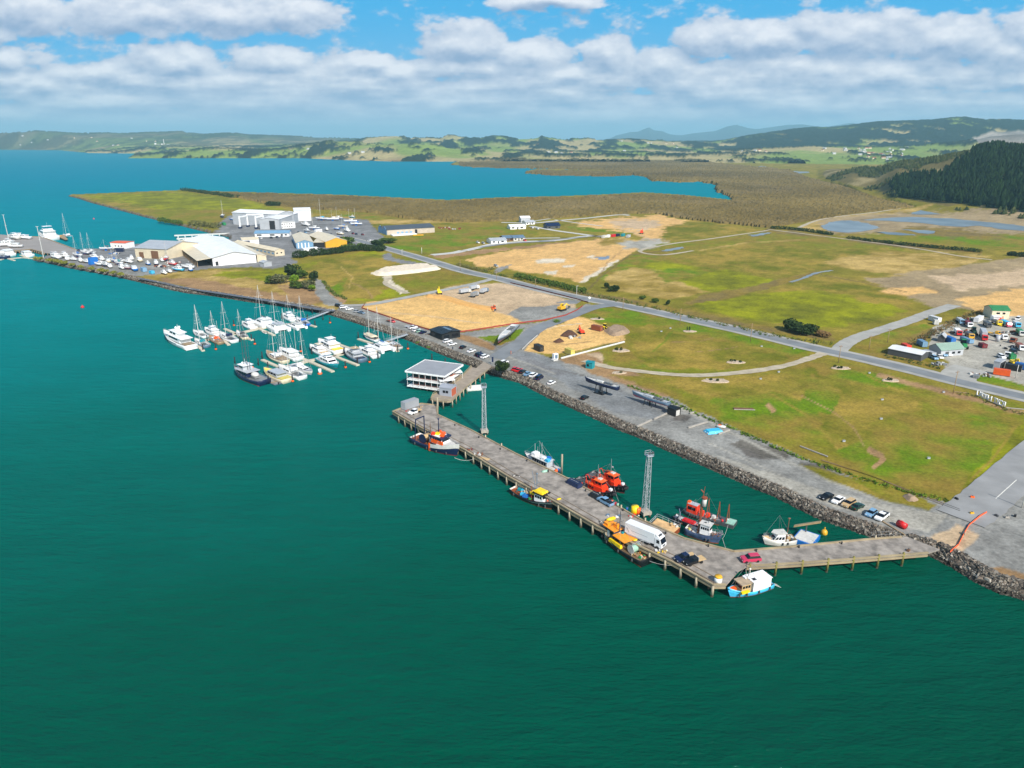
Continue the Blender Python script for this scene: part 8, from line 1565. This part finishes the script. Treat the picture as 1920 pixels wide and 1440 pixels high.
def leaves(mb, cx, cy, cz, rx, ry, rz, n, s, r):
    for _ in range(n):
        while 1:
            a, b, c = r.uniform(-1, 1), r.uniform(-1, 1), r.uniform(-.8, 1)
            q = a * a + b * b + c * c
            if q < 1 and (q > .35 or r.random() < .25): break
        x, y, z = cx + a * rx, cy + b * ry, cz + c * rz; u = Vector((r.gauss(0, 1), r.gauss(0, 1), r.gauss(0, 1))).normalized(); v = u.orthogonal().normalized(); w = u.cross(v); k = s * r.uniform(.6, 1.3)
        mb.add([(x - v.x * k, y - v.y * k, z - v.z * k), (x + w.x * k * .6, y + w.y * k * .6, z + w.z * k * .6), (x + v.x * k, y + v.y * k, z + v.z * k), (x - w.x * k * .6, y - w.y * k * .6, z - w.z * k * .6)], [(0, 1, 2, 3)])
def tree_b(kind, seed, h=6, wid=6, n=900, s=.42):
    def f():
        r = random.Random(seed); t = thing('tree', None, None); mb = MB(); mb.tube((0, 0, -.3), (0, 0, h * .5), .22, .12, 7)
        for k in range(5): a = k * 1.3 + r.random(); mb.tube((0, 0, h * (.2 + .06 * k)), (math.cos(a) * wid * .28, math.sin(a) * wid * .28, h * (.5 + .06 * k)), .1, .04, 5)
        mb.build('trunk', pm('brown', .9), t); mb = MB(); L_ = r.randint(6, 9)
        for k in range(L_): a = r.uniform(0, 6.28); d = r.uniform(.1, .62) * wid / 2; q = r.uniform(.22, .34); leaves(mb, math.cos(a) * d, math.sin(a) * d, h * r.uniform(.35, .74), wid * q, wid * q, h * q * .85, n // L_, s, r)
        mb.build('crown', LF(kind), t); return t
    return f
def tree(u, v, h, w, kind, label, seed=1, grp=None, name='tree', cat='tree', n=800, s=.4):
    x, y = P(u, v); o = placed(('t', kind, seed), tree_b(kind, seed, 6, 6, n, s), (x, y, LZ - .1), r_.uniform(0, 6), label, cat, grp); o.scale = (w / 6, w / 6, h / 6); return o
tree(943,700,6.0,6.8,'dark','round dark tree on the quay edge beside the red cars', 3, n=2600, s=.28)
GT = 'trees in the clump behind the marina'
for a in ((548,521,11,13,'dark','tallest dark round tree in the clump behind the marina',4),(508,531,6,9,'mid','small dark tree at the left end of the clump',5),(523,531,7,13,'grey','grey green spreading tree left in the clump',6),(551,528,6,8,'bright','bright yellow green tree under the tallest one',7),(568,522,7,10,'mid','mid green tree on the right side of the tallest one',8),(587,527,8,8,'dark','dark pointed tree apart at the right of the clump',9),(560,540,5,12,'mid','low green bush in the front of the clump',10),(579,541,6,11,'grey','greyish leafless bush at the front right of the clump',11),(584,546,5,7,'bright','bright green bush at the front corner of the clump',12)): tree(*a[:6], seed=a[6], grp=GT, n=1300, s=.42)
for a in ((1150,546,5,9,'dark','dark round tree at the roadside nearest the crossing',14),(1137,541,4.5,5,'dark','slim dark tree left of the round roadside tree',15),(1480,620,6.5,12,'dark','large dark tree at the left of the paddock clump',16),(1500,626,5.5,11,'dark','dark tree in the middle of the paddock clump',17),(1521,626,6,9,'dark','dark tree at the right of the paddock clump',18),(1540,631,3.5,9,'brown','brown bush ending the paddock clump',19),(1205,561,3.5,5,'mid','small bush on the roadside bank',20),(1229,567,3.5,5,'mid','small bush on the roadside bank farther right',21),(1252,572,3.5,3,'dark','small pointed shrub on the roadside bank',22),
 (648,459,8,18,'mid','wide dark tree at the left corner of the warehouse field',23)): tree(*a[:6], seed=a[6], n=1300, s=.42)
tree(712,461,7,14,'dark','dark wide bush before the grey warehouse',24,n=1200,s=.5); tree(728,456,6,16,'mid','green bush right of the dark one before the warehouse',25,n=1200,s=.5)
def hedge(name, label, line, w, h, kind, n, s=.5, cat='hedge', grp=None):
    r = random.Random(len(label)); q = [P(u, v) for u, v in line]; o = q[0]; t = thing(name, label, cat, (*o, LZ), 0, grp); mb = MB(); tot = sum(math.dist(a, b) for a, b in zip(q[:-1], q[1:]))
    for a, b in zip(q[:-1], q[1:]):
        L_ = math.dist(a, b); k = max(1, int(L_ / w / .7))
        for i in range(k): f = (i + .5) / k; leaves(mb, a[0] + (b[0] - a[0]) * f - o[0] + r.uniform(-w, w) * .15, a[1] + (b[1] - a[1]) * f - o[1] + r.uniform(-w, w) * .15, h * .42, w * r.uniform(.45, .75), w * r.uniform(.45, .75), h * r.uniform(.4, .66), int(n * L_ / tot / k) + 1, s, r)
    mb.build('foliage', LF(kind), t); mb = MB(); mb.path([(x - o[0], y - o[1], .1) for x, y in q], .25, 4); mb.build('stems', pm('brown', .9), t)
hedge('hedge', 'long dark shelter hedge below the yellow gabled shed', [(551,483),(580,480),(620,476),(660,471),(690,469),(719,471)], 9, 6, 'dark', 7000, .65)
hedge('hedge', 'brighter green bushes growing in the shelter hedge', [(640,472),(655,469),(680,467)], 8, 6.5, 'mid', 1500, .6)
hedge('hedge', 'dense green hedge between the road and the orange earthworks', [(968,518),(1000,526),(1040,535),(1080,545),(1100,548)], 6, 3.2, 'mid', 5000, .5)
hedge('hedge', 'thin shrubs at the gate of the orange earthworks', [(858,497),(890,505),(905,509),(928,503)], 4, 2, 'olive', 1200, .4)
hedge('hedge', 'dark waterside bushes along the back of the green point', [(345,357),(380,362),(420,367),(440,371)], 16, 6, 'dark', 1800, 1.2); hedge('hedge', 'dark bush in the edge of the mangroves behind the workshops', [(500,386),(515,385),(522,386)], 12, 6, 'dark', 900, 1.0)
hedge('hedge', 'bushes along the shore of the dock inlet', [(300,413),(315,417),(340,420)], 10, 4.5, 'mid', 900, .9); hedge('hedge', 'grey green shrubs left of the workshop apron', [(362,421),(385,425),(408,427)], 12, 6, 'olive', 1500, .9)
hedge('hedge', 'dark hedge along the bank beyond the paddocks', [(1445,428),(1500,432),(1560,441)], 7, 3.5, 'dark', 1800, .7); hedge('hedge', 'dark hedge along the flooded paddock', [(1592,448),(1660,456),(1760,466),(1840,473)], 7, 3.2, 'dark', 2600, .7); hedge('hedge', 'dark bush at the right edge beside the bare ground', [(1888,478),(1905,480),(1925,482)], 7, 4, 'dark', 900, .6)
# verge scrub and rushes nobody could count
def scrub(name, label, line, w, h, kinds, dens, s):
    r = random.Random(len(label) * 3); q = [P(u, v) for u, v in line]
    for ki, kind in enumerate(kinds):
        mb = MB()
        for a, b in zip(q[:-1], q[1:]):
            L_ = math.dist(a, b); nx, ny = -(b[1] - a[1]) / L_, (b[0] - a[0]) / L_
            for _ in range(int(L_ * dens)):
                f = r.random(); o = r.gauss(0, .5) * w * .5; rr = r.uniform(.4, 1); leaves(mb, a[0] + (b[0] - a[0]) * f + nx * o, a[1] + (b[1] - a[1]) * f + ny * o, LZ + h * .3 * rr, h * .6 * rr, h * .6 * rr, h * .5 * rr, 16, s, r)
        tag(mb.build(name, LF(kind)), label.replace('#', kind), 'scrub', kind='stuff')
scrub('verge_scrub', '# scrub along the bank beyond the main road', [(1100,551),(1200,572),(1300,596),(1400,618),(1460,632),(1560,645)], 7, 1.8, ['olive', 'mid'], .55, .35)
scrub('verge_scrub', '# scrub along the verge by the orange earthworks', [(905,509),(960,521),(1040,538),(1100,551)], 6, 1.8, ['olive', 'mid'], .6, .35)
scrub('verge_scrub', '# scrub on the yard bank by the side road', [(1672,664),(1700,648),(1735,632),(1770,614),(1810,596),(1840,584)], 6, 2.0, ['brown', 'grey'], 1.0, .35)
scrub('verge_scrub', '# scrub between the main road and the machinery yard', [(1655,667),(1700,676),(1740,686),(1772,693)], 5, 1.3, ['olive', 'mid'], 1.2, .25)
scrub('rough_grass', '# rough grass along the seaward edge of the park', [(1175,722),(1250,750),(1320,782),(1400,815),(1500,858),(1600,893),(1700,922),(1780,940)], 2.6, .8, ['bright', 'mid'], 1.8, .2)
scrub('rough_grass', '# rough growth in the drain by the brown hard', [(605,527),(615,540),(628,552),(650,562)], 3, 1.6, ['olive', 'mid'], .8, .4)
# palms and flax along the boatyard shore
for i, (u, v) in enumerate(((68,487),(76,487.5),(92,490),(99,491),(106,492),(114,494),(122,495),(135,499),(152,503),(172,506),(189,509),(198,511),(213,514),(227,517))):
    x, y = P(u, v); o = placed(('t', 'palm', 40), tree_b('palm', 40, 6, 6, 500, .5), (x, y, LZ - .3), r_.uniform(0, 6), ['yellow green shrub at the very tip of the boatyard spit', 'second yellow green shrub from the tip of the spit'][i] if i < 2 else 'yellow green shrub number %s from the tip of the spit' % ['three', 'four', 'five', 'six', 'seven', 'eight', 'nine', 'ten', 'eleven', 'twelve', 'thirteen', 'fourteen'][i - 2], 'shrub', 'shrubs along the boatyard shore'); o.scale = (.9, .9, .62)
for u, v, l in ((784,647,'small green bush in the rock bank below the cafe'), (803,656,'small yellow green bush in the rock bank farther right')): tree(u, v - 2, 1.8, 2.6, 'bright', l, 33, name='bush', cat='bush', n=300, s=.25)
tree(935,645,1.6,2.6,'mid','small dark bush at the tip of the grass triangle',34,cat='bush',n=300,s=.25); tree(1043,604,2.0,6,'bright','green bush patch beside the site road',35,cat='bush',n=500,s=.3)
# garden beds in the park
GBD = 'planted beds in the park'
for i, (u, v, rx, ry, lab) in enumerate(((1378,679,4.6,2.6,'planted oval gravel bed in the loop of the gravel track'),(1342,714,6.2,3.0,'wide shallow pebble bed just below the gravel track'),(1576,690,4.4,2.6,'planted gravel bed at the foot of the power pole'),(1670,713,4.0,2.2,'gravel bed with two shrubs near the main road'),(1292,621,4.0,2.2,'gravel bed with thin saplings in the upper park'),(1164,657,4.6,3.0,'round gravel bed beside the site fence'),(1120,598,4.4,2.2,'stony bed nearest the road fork'),(1160,699,3.6,2.0,'small gravel bed behind the raised yacht'))):
    x, y = P(u, v); t = thing('garden_bed', lab, 'garden bed', (x, y, LZ), 0, GBD); mb = MB(); n = 14; r = random.Random(i + 70); ring = [(rx * math.cos(k * 6.283 / n) * r.uniform(.8, 1.1), ry * math.sin(k * 6.283 / n) * r.uniform(.85, 1.1)) for k in range(n)]
    mb.prism(ring, -.1, .16, inset=.06); mb.build('gravel', mat('bed_gravel', (186, 166, 140), .95, 0, .3, 1.5, .1), t)
    for k in range(3 if i in (0, 2, 5) else 2 if i in (1, 3, 4) else 1):
        mb = MB(); hh = r.uniform(.8, 1.6) if i != 4 else 2.4; leaves(mb, r.uniform(-.6, .6) * rx, r.uniform(-.4, .5) * ry, hh * .55, .7 if i != 4 else .4, .7 if i != 4 else .4, hh * .5, 130, .2, r); mb.build('shrub', LF('dark' if i != 7 else 'grey'), t)
    mb = MB(); 
    for k in range(12 if i in (6, 1) else 6): mb.box(r.uniform(-.7, .7) * rx, r.uniform(-.7, .7) * ry, .1, r.uniform(.3, .8), r.uniform(.3, .6), .3, r.random() * 3, .7, .7)
    mb.build('stones', pm('concrete', .9), t)
t = thing('planter', 'long brown planted box lying in the grass', 'planter', at(1394,767), R(-4)); MB().box(0, 0, 0, 7.4, 1.6, .3).build('box', pm('brown', .9), t); MB().box(.2, -.9, 0, 7.8, .3, .25).build('kerb', pm('concrete', .9), t)
for i, (u, v) in enumerate(((1240,622),(1257,616),(1652,786),(1582,828),(1654,750),(1741,860),(1769,736),(1460,698),(1426,711),(1489,654),(1428,650),(1630,700))):
    t = thing('cable_box', 'small pale service box in the park grass', 'service box', at(u, v), 0, 'service boxes in the park grass') if i == 0 else None
    if t: MB().box(0, 0, 0, .9, .5, .5).build('cabinet', pm('silver'), t); MB().box(0, 0, .5, 1.0, .6, .06).build('lid', pm('grey'), t); box0 = t
    else: q = copy_tree(box0); q.location = at(u, v); tag(q, 'small pale service box in the park grass')
# heaps
def heap(name, label, poly, h, m, cat='heap', n=26):
    pts = [P(u, v) for u, v in poly]; cx = sum(p[0] for p in pts) / len(pts); cy = sum(p[1] for p in pts) / len(pts); t = thing(name, label, cat, (cx, cy, LZ)); P2 = [(x - cx, y - cy) for x, y in spline(pts + [pts[0]], 4)[:-1]]
    xs = np.linspace(min(p[0] for p in P2), max(p[0] for p in P2), n); ys = np.linspace(min(p[1] for p in P2), max(p[1] for p in P2), n); X, Y = np.meshgrid(xs, ys); d = pdist(X, Y, P2, True) * np.where(inside(X, Y, P2), 1, -1)
    Z = np.clip(d * .75, -.3, h) * (.75 + .5 * fbm(X / 3 + cx, Y / 3, 3)); mb = MB(); mb.add([(float(X[i, j]), float(Y[i, j]), float(Z[i, j])) for i in range(n) for j in range(n)], [(i * n + j, i * n + j + 1, i * n + n + j + 1, i * n + n + j) for i in range(n - 1) for j in range(n - 1) if d[i, j] > -1 or d[i + 1, j + 1] > -1]); mb.build('mound', m, t)
heap('soil_heap', 'dark brown soil heap beside the working excavator', [(1050,630),(1060,622),(1078,624),(1082,630),(1065,632)], 1.8, mat('soil', (84, 58, 42), .95, 0, .3, 1.2, .15)); heap('soil_heap', 'smaller dark soil heap nearer the site gate', [(1036,641),(1048,636),(1058,640),(1046,643)], 1.0, mat('soil', None)) if 0 else heap('soil_heap', 'smaller dark soil heap nearer the site gate', [(1036,641),(1048,636),(1058,640),(1046,643)], 1.0, _M['soil'])
heap('soil_heap', 'low grey brown spoil mound behind the red container', [(1132,620),(1150,611),(1172,614),(1180,624),(1150,630)], 1.6, mat('spoil', (150, 128, 104), .95, 0, .2, .8, .1)); heap('gravel_heap', 'long flat topped pale gravel heap in the field', [(700,514),(718,505),(790,497),(812,500),(822,506),(725,517)], 2.2, mat('pale_gravel', (214, 200, 178), .95, 0, .12, .5, .1), n=40); heap('soil_heap', 'low rubble heap at the edge of the quay grass', [(1692,930),(1702,926),(1722,936),(1706,940)], .8, mat('spoil', None) if 0 else _M['spoil'])
heap('sand_edge', 'ridge of piled sand along the back of the sand lot', [(800,553),(838,556),(880,568),(925,578),(920,583),(870,573),(830,562),(800,557)], 1.1, mat('sand_pile', (206, 158, 90), .95, 0, .12, .5, .1), n=48)
# fences
def fence(name, label, line, h, m, post=2.5, mesh=True, cat='fence', z=LZ, pm_=None, rails=2):
    q = [P(u, v, z) for u, v in line]; o = q[0]; t = thing(name, label, cat, (*o, z)); mb = MB(); pb = MB()
    for a, b in zip(q[:-1], q[1:]):
        a, b = (a[0] - o[0], a[1] - o[1]), (b[0] - o[0], b[1] - o[1]); L_ = math.dist(a, b); k = max(1, int(L_ / post))
        for i in range(k):
            x0, y0 = a[0] + (b[0] - a[0]) * i / k, a[1] + (b[1] - a[1]) * i / k; x1, y1 = a[0] + (b[0] - a[0]) * (i + 1) / k, a[1] + (b[1] - a[1]) * (i + 1) / k; pb.tube((x0, y0, 0), (x0, y0, h), .05, .05, 4); s0 = rng.uniform(-.06, .06)
            if mesh:
                mb.add([(x0, y0, .05), (x1, y1, .05), (x1, y1, h * .95 + s0), (x0, y0, h * .95)], [(0, 1, 2, 3)])
                ny = .12; mb.add([(x0, y0 - ny, .05), (x1, y1 - ny, .05), (x1, y1, h * .95 + s0), (x0, y0, h * .95)], [(0, 1, 2, 3)])
            else:
                for j in range(rails): zz = h * (j + 1) / rails - .05; mb.tube((x0, y0, zz), (x1, y1, zz), .04, .04, 4)
    mb.build('mesh_panel' if mesh else 'rails', m, t); pb.build('posts', pm_ or pm('dgrey'), t)
NET = mat('barrier_net', (150, 58, 44), .7, 0, .25, .5); DNET = mat('dark_net', (96, 46, 36), .8, 0, .25, .5)
fence('barrier_fence', 'long rust red barrier fence round the front of the sand lot', [(684,571),(678,578),(720,592),(768,608),(815,622),(849,625),(900,618),(949,610),(985,605)], .8, NET, 4); fence('barrier_fence', 'brighter red barrier fence curving to the road fork', [(985,605),(1020,601),(1060,592),(1082,582),(1093,574)], .8, NET, 3)
fence('barrier_fence', 'dark barrier fence between the tan lot and the main road', [(957,531),(1000,541),(1040,551),(1080,561),(1103,568)], .8, DNET, 4); fence('barrier_net', 'sagging orange net fence across the gravel at the ramp', [(1781,1036),(1797,1022),(1808,1000),(1817,985),(1838,968),(1850,961)], .5, mat('orange_net', (250, 96, 44), .7, 0, .2, .5), 2.5)
fence('site_fence', 'black railed fence on a pale wall along the excavated site', [(1052,671),(1100,660),(1150,646),(1170,641),(1150,633),(1130,625)], 1.2, pm('dgrey'), 2.5, False); fence('retaining_wall', 'low pale wall on the left of the excavated site', [(979,656),(992,643),(1008,629)], .5, pm('offwhite', .9), 5)
t = thing('retaining_wall', 'long low white wall below the black railed fence', 'wall', at(1052,673)); a, b = P(1052,673), P(1171,642); MB().box((b[0] - a[0]) / 2, (b[1] - a[1]) / 2, 0, math.dist(a, b), .5, .55, math.atan2(b[1] - a[1], b[0] - a[0])).build('wall', pm('offwhite', .9), t); MB().box((b[0] - a[0]) / 2, (b[1] - a[1]) / 2, .55, math.dist(a, b), .65, .08, math.atan2(b[1] - a[1], b[0] - a[0])).build('coping', pm('white', .9), t)
def kerb(a, b, lab, w=.5, h=.5, c='concrete'):
    loc, rz, L_ = seg(a, b, LZ); t = thing('concrete_block', lab, 'concrete kerb', loc, rz); n = max(1, int(L_ / 4)); [MB().box(-L_ / 2 + (i + .5) * L_ / n, 0, 0, L_ / n - .06, w, h).build('block', pm(c, .9), t) for i in range(n)]
kerb((1194,801),(1222,788),'left concrete kerb running from the rock bank on the gravel'); kerb((1226,787),(1250,776),'right concrete kerb ending at the small black hut'); kerb((1290,803),(1326,792),'concrete wall between two empty storage bays'); kerb((1347,815),(1368,807),'concrete wall right of the blue tarpaulin'); kerb((1293,776),(1301,774),'short concrete block at the park edge'); kerb((1652,977),(1696,1004),'timber edge beam from the white pickup to the ramp',.35,.3,'wood'); kerb((1500,837),(1552,857),'pale pipe along the park edge',.4,.3); kerb((1790,735),(1815,738),'low timber edge at the sign bed',.3,.3,'wood'); kerb((1885,765),(1920,768),'pale edging at the corner of the sign bed',.3,.3)
t = thing('tarpaulin_stack', 'bright blue tarpaulin over a stack in the storage bay', 'tarpaulin', at(1338,810), R(14)); MB().box(0, 0, 0, 6.2, 3.6, .9, .0, .8, .7).build('tarpaulin', pm('sky'), t); clutter(t, -3.4, 3.4, 4.5, 0, 5, ['offwhite', 'white'], 8, .6, 'sacks')
t = thing('dinghy_stack', 'small white and orange boat beside the blue tarpaulin', 'dinghy', at(1352,802), R(-20)); MB().ball(0, 0, .5, 1.8, .8, .55, 10, 6).build('hull', pm('offwhite'), t, True); MB().box(-.5, 0, .95, 1.0, .7, .2).build('cover', pm('orange'), t)
scrub('sign_planting', '# planting in the bed around the standing letters', [(1795,738),(1830,742),(1860,757),(1890,770),(1925,778)], 3.5, .9, ['palm', 'olive'], 1.3, .22)
def pole(u, vb, vt, lab, arm=True, c='wood', lamp=False, z=LZ):
    x, y = P(u, vb, z); h = hpx(u, vb, vt, z); t = thing('power_pole' if not lamp else 'lamp_post', lab, 'power pole' if not lamp else 'lamp post', (x, y, z), R(20)); MB().tube((0, 0, -.3), (0, 0, h), .17, .11, 7).build('post', pm(c, .9), t, True)
    if arm: MB().box(0, 0, h - .7, 2.2, .14, .14).build('crossarm', pm('brown', .9), t)
    if lamp: MB().box(.5, 0, h - .1, 1.4, .3, .16).build('lamp_head', pm('silver'), t)
for a in ((1081,558,536,'pale concrete pole at the road beside the yellow excavator',False,'offwhite',True),(1168,580,557,'power pole at the road fork by the park'),(1275,608,578,'power pole second along the park side of the road'),(1407,640,606,'power pole third along the park side of the road'),(1572,680,647,'power pole standing by a planted bed near the side road'),(1664,642,616,'power pole in the bright grass beside the side road'),(1629,656,629,'power pole with a blue transformer on the side road corner'),(1787,738,695,'tall leaning power pole opposite the yard entrance'),(1904,709,684,'pale pole at the right edge of the yard verge',False,'offwhite'),(863,508,488,'thin dark pole by the main road near the estate'),(931,524,508,'thin dark pole at the track junction'),(1004,536,522,'thin dark pole beside the dark barrier fence'),(754,480,468,'white lamp post beside the curved slip road',False,'offwhite',True),(791,476,464,'white sign pylon at the estate entrance',False,'white'),(1916,952,905,'pale post at the right edge by the gravel',False,'offwhite')): pole(*a)
t = thing('road_sign', 'round white disc sign on a post where the roads fork', 'sign', at(1105,567), R(10)); MB().tube((0, 0, 0), (0, 0, 2.6), .07, .07, 5).build('post', pm('silver'), t); MB().tube((0, -.05, 2.8), (0, .05, 2.8), .85, .85, 14).build('disc', pm('white'), t, True)
for u, v, l in ((900,672,'dark blue feather flag left of the jetty head'), (922,683,'dark blue feather flag right of the jetty head')):
    t = thing('feather_flag', l, 'flag', at(u, v)); MB().tube((0, 0, 0), (0, 0, 3.6), .05, .03, 5).build('pole', pm('silver'), t); mb = MB(); mb.prism([(0, -.03), (.8, -.02), (.8, .02), (0, .03)], 1.0, 3.5); mb.build('flag', pm('navy'), t)
MB_ = MB()
def person(u, v, z, lab, top, legs, hdg=0):
    x, y = P(u, v, z); me = bpy.data.meshes.new('body'); V = [(0,0,.95),(0,0,1.2),(0,0,1.42),(0,0,1.52),(0,.02,1.66),(.1,0,.9),(.13,.05,.5),(.14,0,.06),(.14,.14,.03),(-.1,0,.9),(-.12,-.05,.5),(-.14,-.08,.06),(-.14,.06,.03),(.2,0,1.4),(.27,0,1.12),(.28,.1,.88),(-.2,0,1.4),(-.27,0,1.12),(-.28,.06,.88)]
    E = [(0,1),(1,2),(2,3),(3,4),(0,5),(5,6),(6,7),(7,8),(0,9),(9,10),(10,11),(11,12),(2,13),(13,14),(14,15),(2,16),(16,17),(17,18)]; me.from_pydata(V, E, []); o = bpy.data.objects.new('person', me); C.objects.link(o); o.modifiers.new('skin', 'SKIN'); rr = [.14,.13,.14,.06,.11,.1,.07,.05,.04,.1,.07,.05,.04,.07,.045,.035,.07,.045,.035]
    for i, q in enumerate(me.skin_vertices[0].data): q.radius = (rr[i], rr[i]); q.use_root = i == 0
    o.modifiers.new('sub', 'SUBSURF').levels = 1; me.materials.append(pm(top, .8)); o.location = (x, y, z + .02); o.rotation_euler = (0, 0, hdg); tag(o, lab, 'person')
    h = MB().ball(0, 0, 1.74, .105, .12, .09, 8, 5).build('hair', pm('black', .9), o, True); MB().box(0, 0, .5, .42, .26, .45, 0, .8, .9).build('trousers', pm(legs, .9), o)
person(849,656,LZ,'person in dark clothes standing at the quay edge by the white cars','navy','black',.5); person(958,664,LZ,'person in an orange top standing in the car park','orange','tan',2)
# rocks of the sea wall
def riprap(name, label, pts, n, s0, s1, seed, w=3.4):
    r = np.random.RandomState(seed); q = [P(u, v, 0) for u, v in pts]; seg_ = [math.dist(a, b) for a, b in zip(q[:-1], q[1:])]; tot = sum(seg_); vs = []; fs = []; cols = []
    base = np.array([(-1,-1,-.6),(1,-1,-.6),(1,1,-.6),(-1,1,-.6),(-.8,-.8,.5),(.8,-.9,.6),(.7,.8,.5),(-.7,.8,.6)], float); F_ = [(3,2,1,0),(4,5,6,7),(0,1,5,4),(1,2,6,5),(2,3,7,6),(3,0,4,7)]
    cum = np.cumsum([0] + seg_)
    for i in range(n):
        t = r.rand() * tot; k = min(np.searchsorted(cum, t, 'right') - 1, len(seg_) - 1); f = (t - cum[k]) / seg_[k]; a, b = q[k], q[k + 1]; nx, ny = -(b[1] - a[1]) / seg_[k], (b[0] - a[0]) / seg_[k]; o = r.uniform(-.5, w)
        x = a[0] + (b[0] - a[0]) * f + nx * o; y = a[1] + (b[1] - a[1]) * f + ny * o; z = LZ * np.clip(o / 2.7, -.05, 1) ** .8 if o > 0 else -.1; s = r.uniform(s0, s1); M3 = r.randn(3, 3) * .22 + np.eye(3); c, d = math.cos(r.rand() * 6), math.sin(r.rand() * 6)
        P8 = (base + r.uniform(-.25, .25, (8, 3))) @ M3 * s * np.array([1, .8, .7]); ang = r.rand() * 6.28; ca, sa = math.cos(ang), math.sin(ang); P8 = P8 @ np.array([[ca, -sa, 0], [sa, ca, 0], [0, 0, 1]]); ob = len(vs)
        vs += [(x + p[0], y + p[1], z + p[2] + s * .15) for p in P8]; fs += [tuple(j + ob for j in g) for g in F_]
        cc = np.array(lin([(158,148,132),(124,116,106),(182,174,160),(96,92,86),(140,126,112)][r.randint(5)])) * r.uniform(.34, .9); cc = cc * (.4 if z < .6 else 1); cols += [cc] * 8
    me = bpy.data.meshes.new(name); me.from_pydata(vs, [], fs); ca_ = me.color_attributes.new('vertex_colour', 'FLOAT_COLOR', 'POINT'); g = np.ones((len(vs), 4), np.float32); g[:, :3] = np.array(cols); ca_.data.foreach_set('color', g.reshape(-1)); me.materials.append(M_rock); o = bpy.data.objects.new(name, me); C.objects.link(o); tag(o, label, 'rocks', kind='stuff')
M_rock = attr_mat('rock', .9, .1, 2.0, .25)
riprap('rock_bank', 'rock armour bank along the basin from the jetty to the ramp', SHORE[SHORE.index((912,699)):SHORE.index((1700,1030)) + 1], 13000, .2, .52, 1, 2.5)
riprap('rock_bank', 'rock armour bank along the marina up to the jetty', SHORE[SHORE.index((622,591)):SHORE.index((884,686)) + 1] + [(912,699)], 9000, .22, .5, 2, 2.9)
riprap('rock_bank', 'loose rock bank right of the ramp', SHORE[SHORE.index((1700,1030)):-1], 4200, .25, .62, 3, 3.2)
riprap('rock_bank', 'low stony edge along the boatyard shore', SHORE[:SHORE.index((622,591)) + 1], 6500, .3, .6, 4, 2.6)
# drifting bits at the ramp head
for i, (u, v, l) in enumerate(((1822,963,'yellow and black barrier foot by the orange net'),(1806,1001,'dark weight holding the orange net'),(1868,968,'dark concrete block nearest the orange net'),(1888,971,'pale concrete block beside the dark one'),(1903,968,'dark block beside the pale post'),(1793,936,'dark bundle at the grass corner by the road'),(1823,933,'orange cone at the corner of the seal road'),(1703,1033,'dark crate on the ramp near its head'))):
    t = thing('barrier_block', l, 'block', at(u, v, WZ if i == 7 else LZ), i); MB().box(0, 0, 0.02, 1.1, .6, .5, 0, .8, .8).build('block', pm(['gold', 'dgrey', 'dgrey', 'concrete', 'black', 'black', 'orange', 'brown'][i], .9), t); MB().box(0, 0, .52, .3, .3, .12).build('cap', pm('dgrey'), t)
t = thing('wire_gate', 'wire mesh gate panel at the head of the ramp', 'gate', at(1660,1008,WZ), hd(1660,1008,20,-1)); mb = MB(); [mb.tube((-4 + k, 0, 0), (-4 + k, 0, 1.8), .03, .03, 4) for k in range(9)]; [mb.tube((-4, 0, z), (4, 0, z), .03, .03, 4) for z in (.1, .9, 1.8)]; mb.build('frame', pm('grey'), t)

# each of a row of look-alikes is told apart by its place in the row
ORD = 'first second third fourth fifth sixth seventh eighth ninth tenth eleventh twelfth thirteenth fourteenth fifteenth sixteenth seventeenth eighteenth nineteenth twentieth'.split() + ['twenty-' + w for w in 'first second third fourth fifth sixth seventh eighth ninth'.split()]
bpy.context.view_layer.update(); same = {}
for o in bpy.data.objects:
    if o.parent is None and 'label' in o and o.get('group'): same.setdefault(o['label'], []).append(o)
for lab, os_ in same.items():
    if len(os_) < 2: continue
    os_.sort(key=lambda o: proj(*o.location)[0])
    for i, o in enumerate(os_): o['label'] = '%s from the left: %s' % (ORD[i] if i < len(ORD) else 'later', lab)
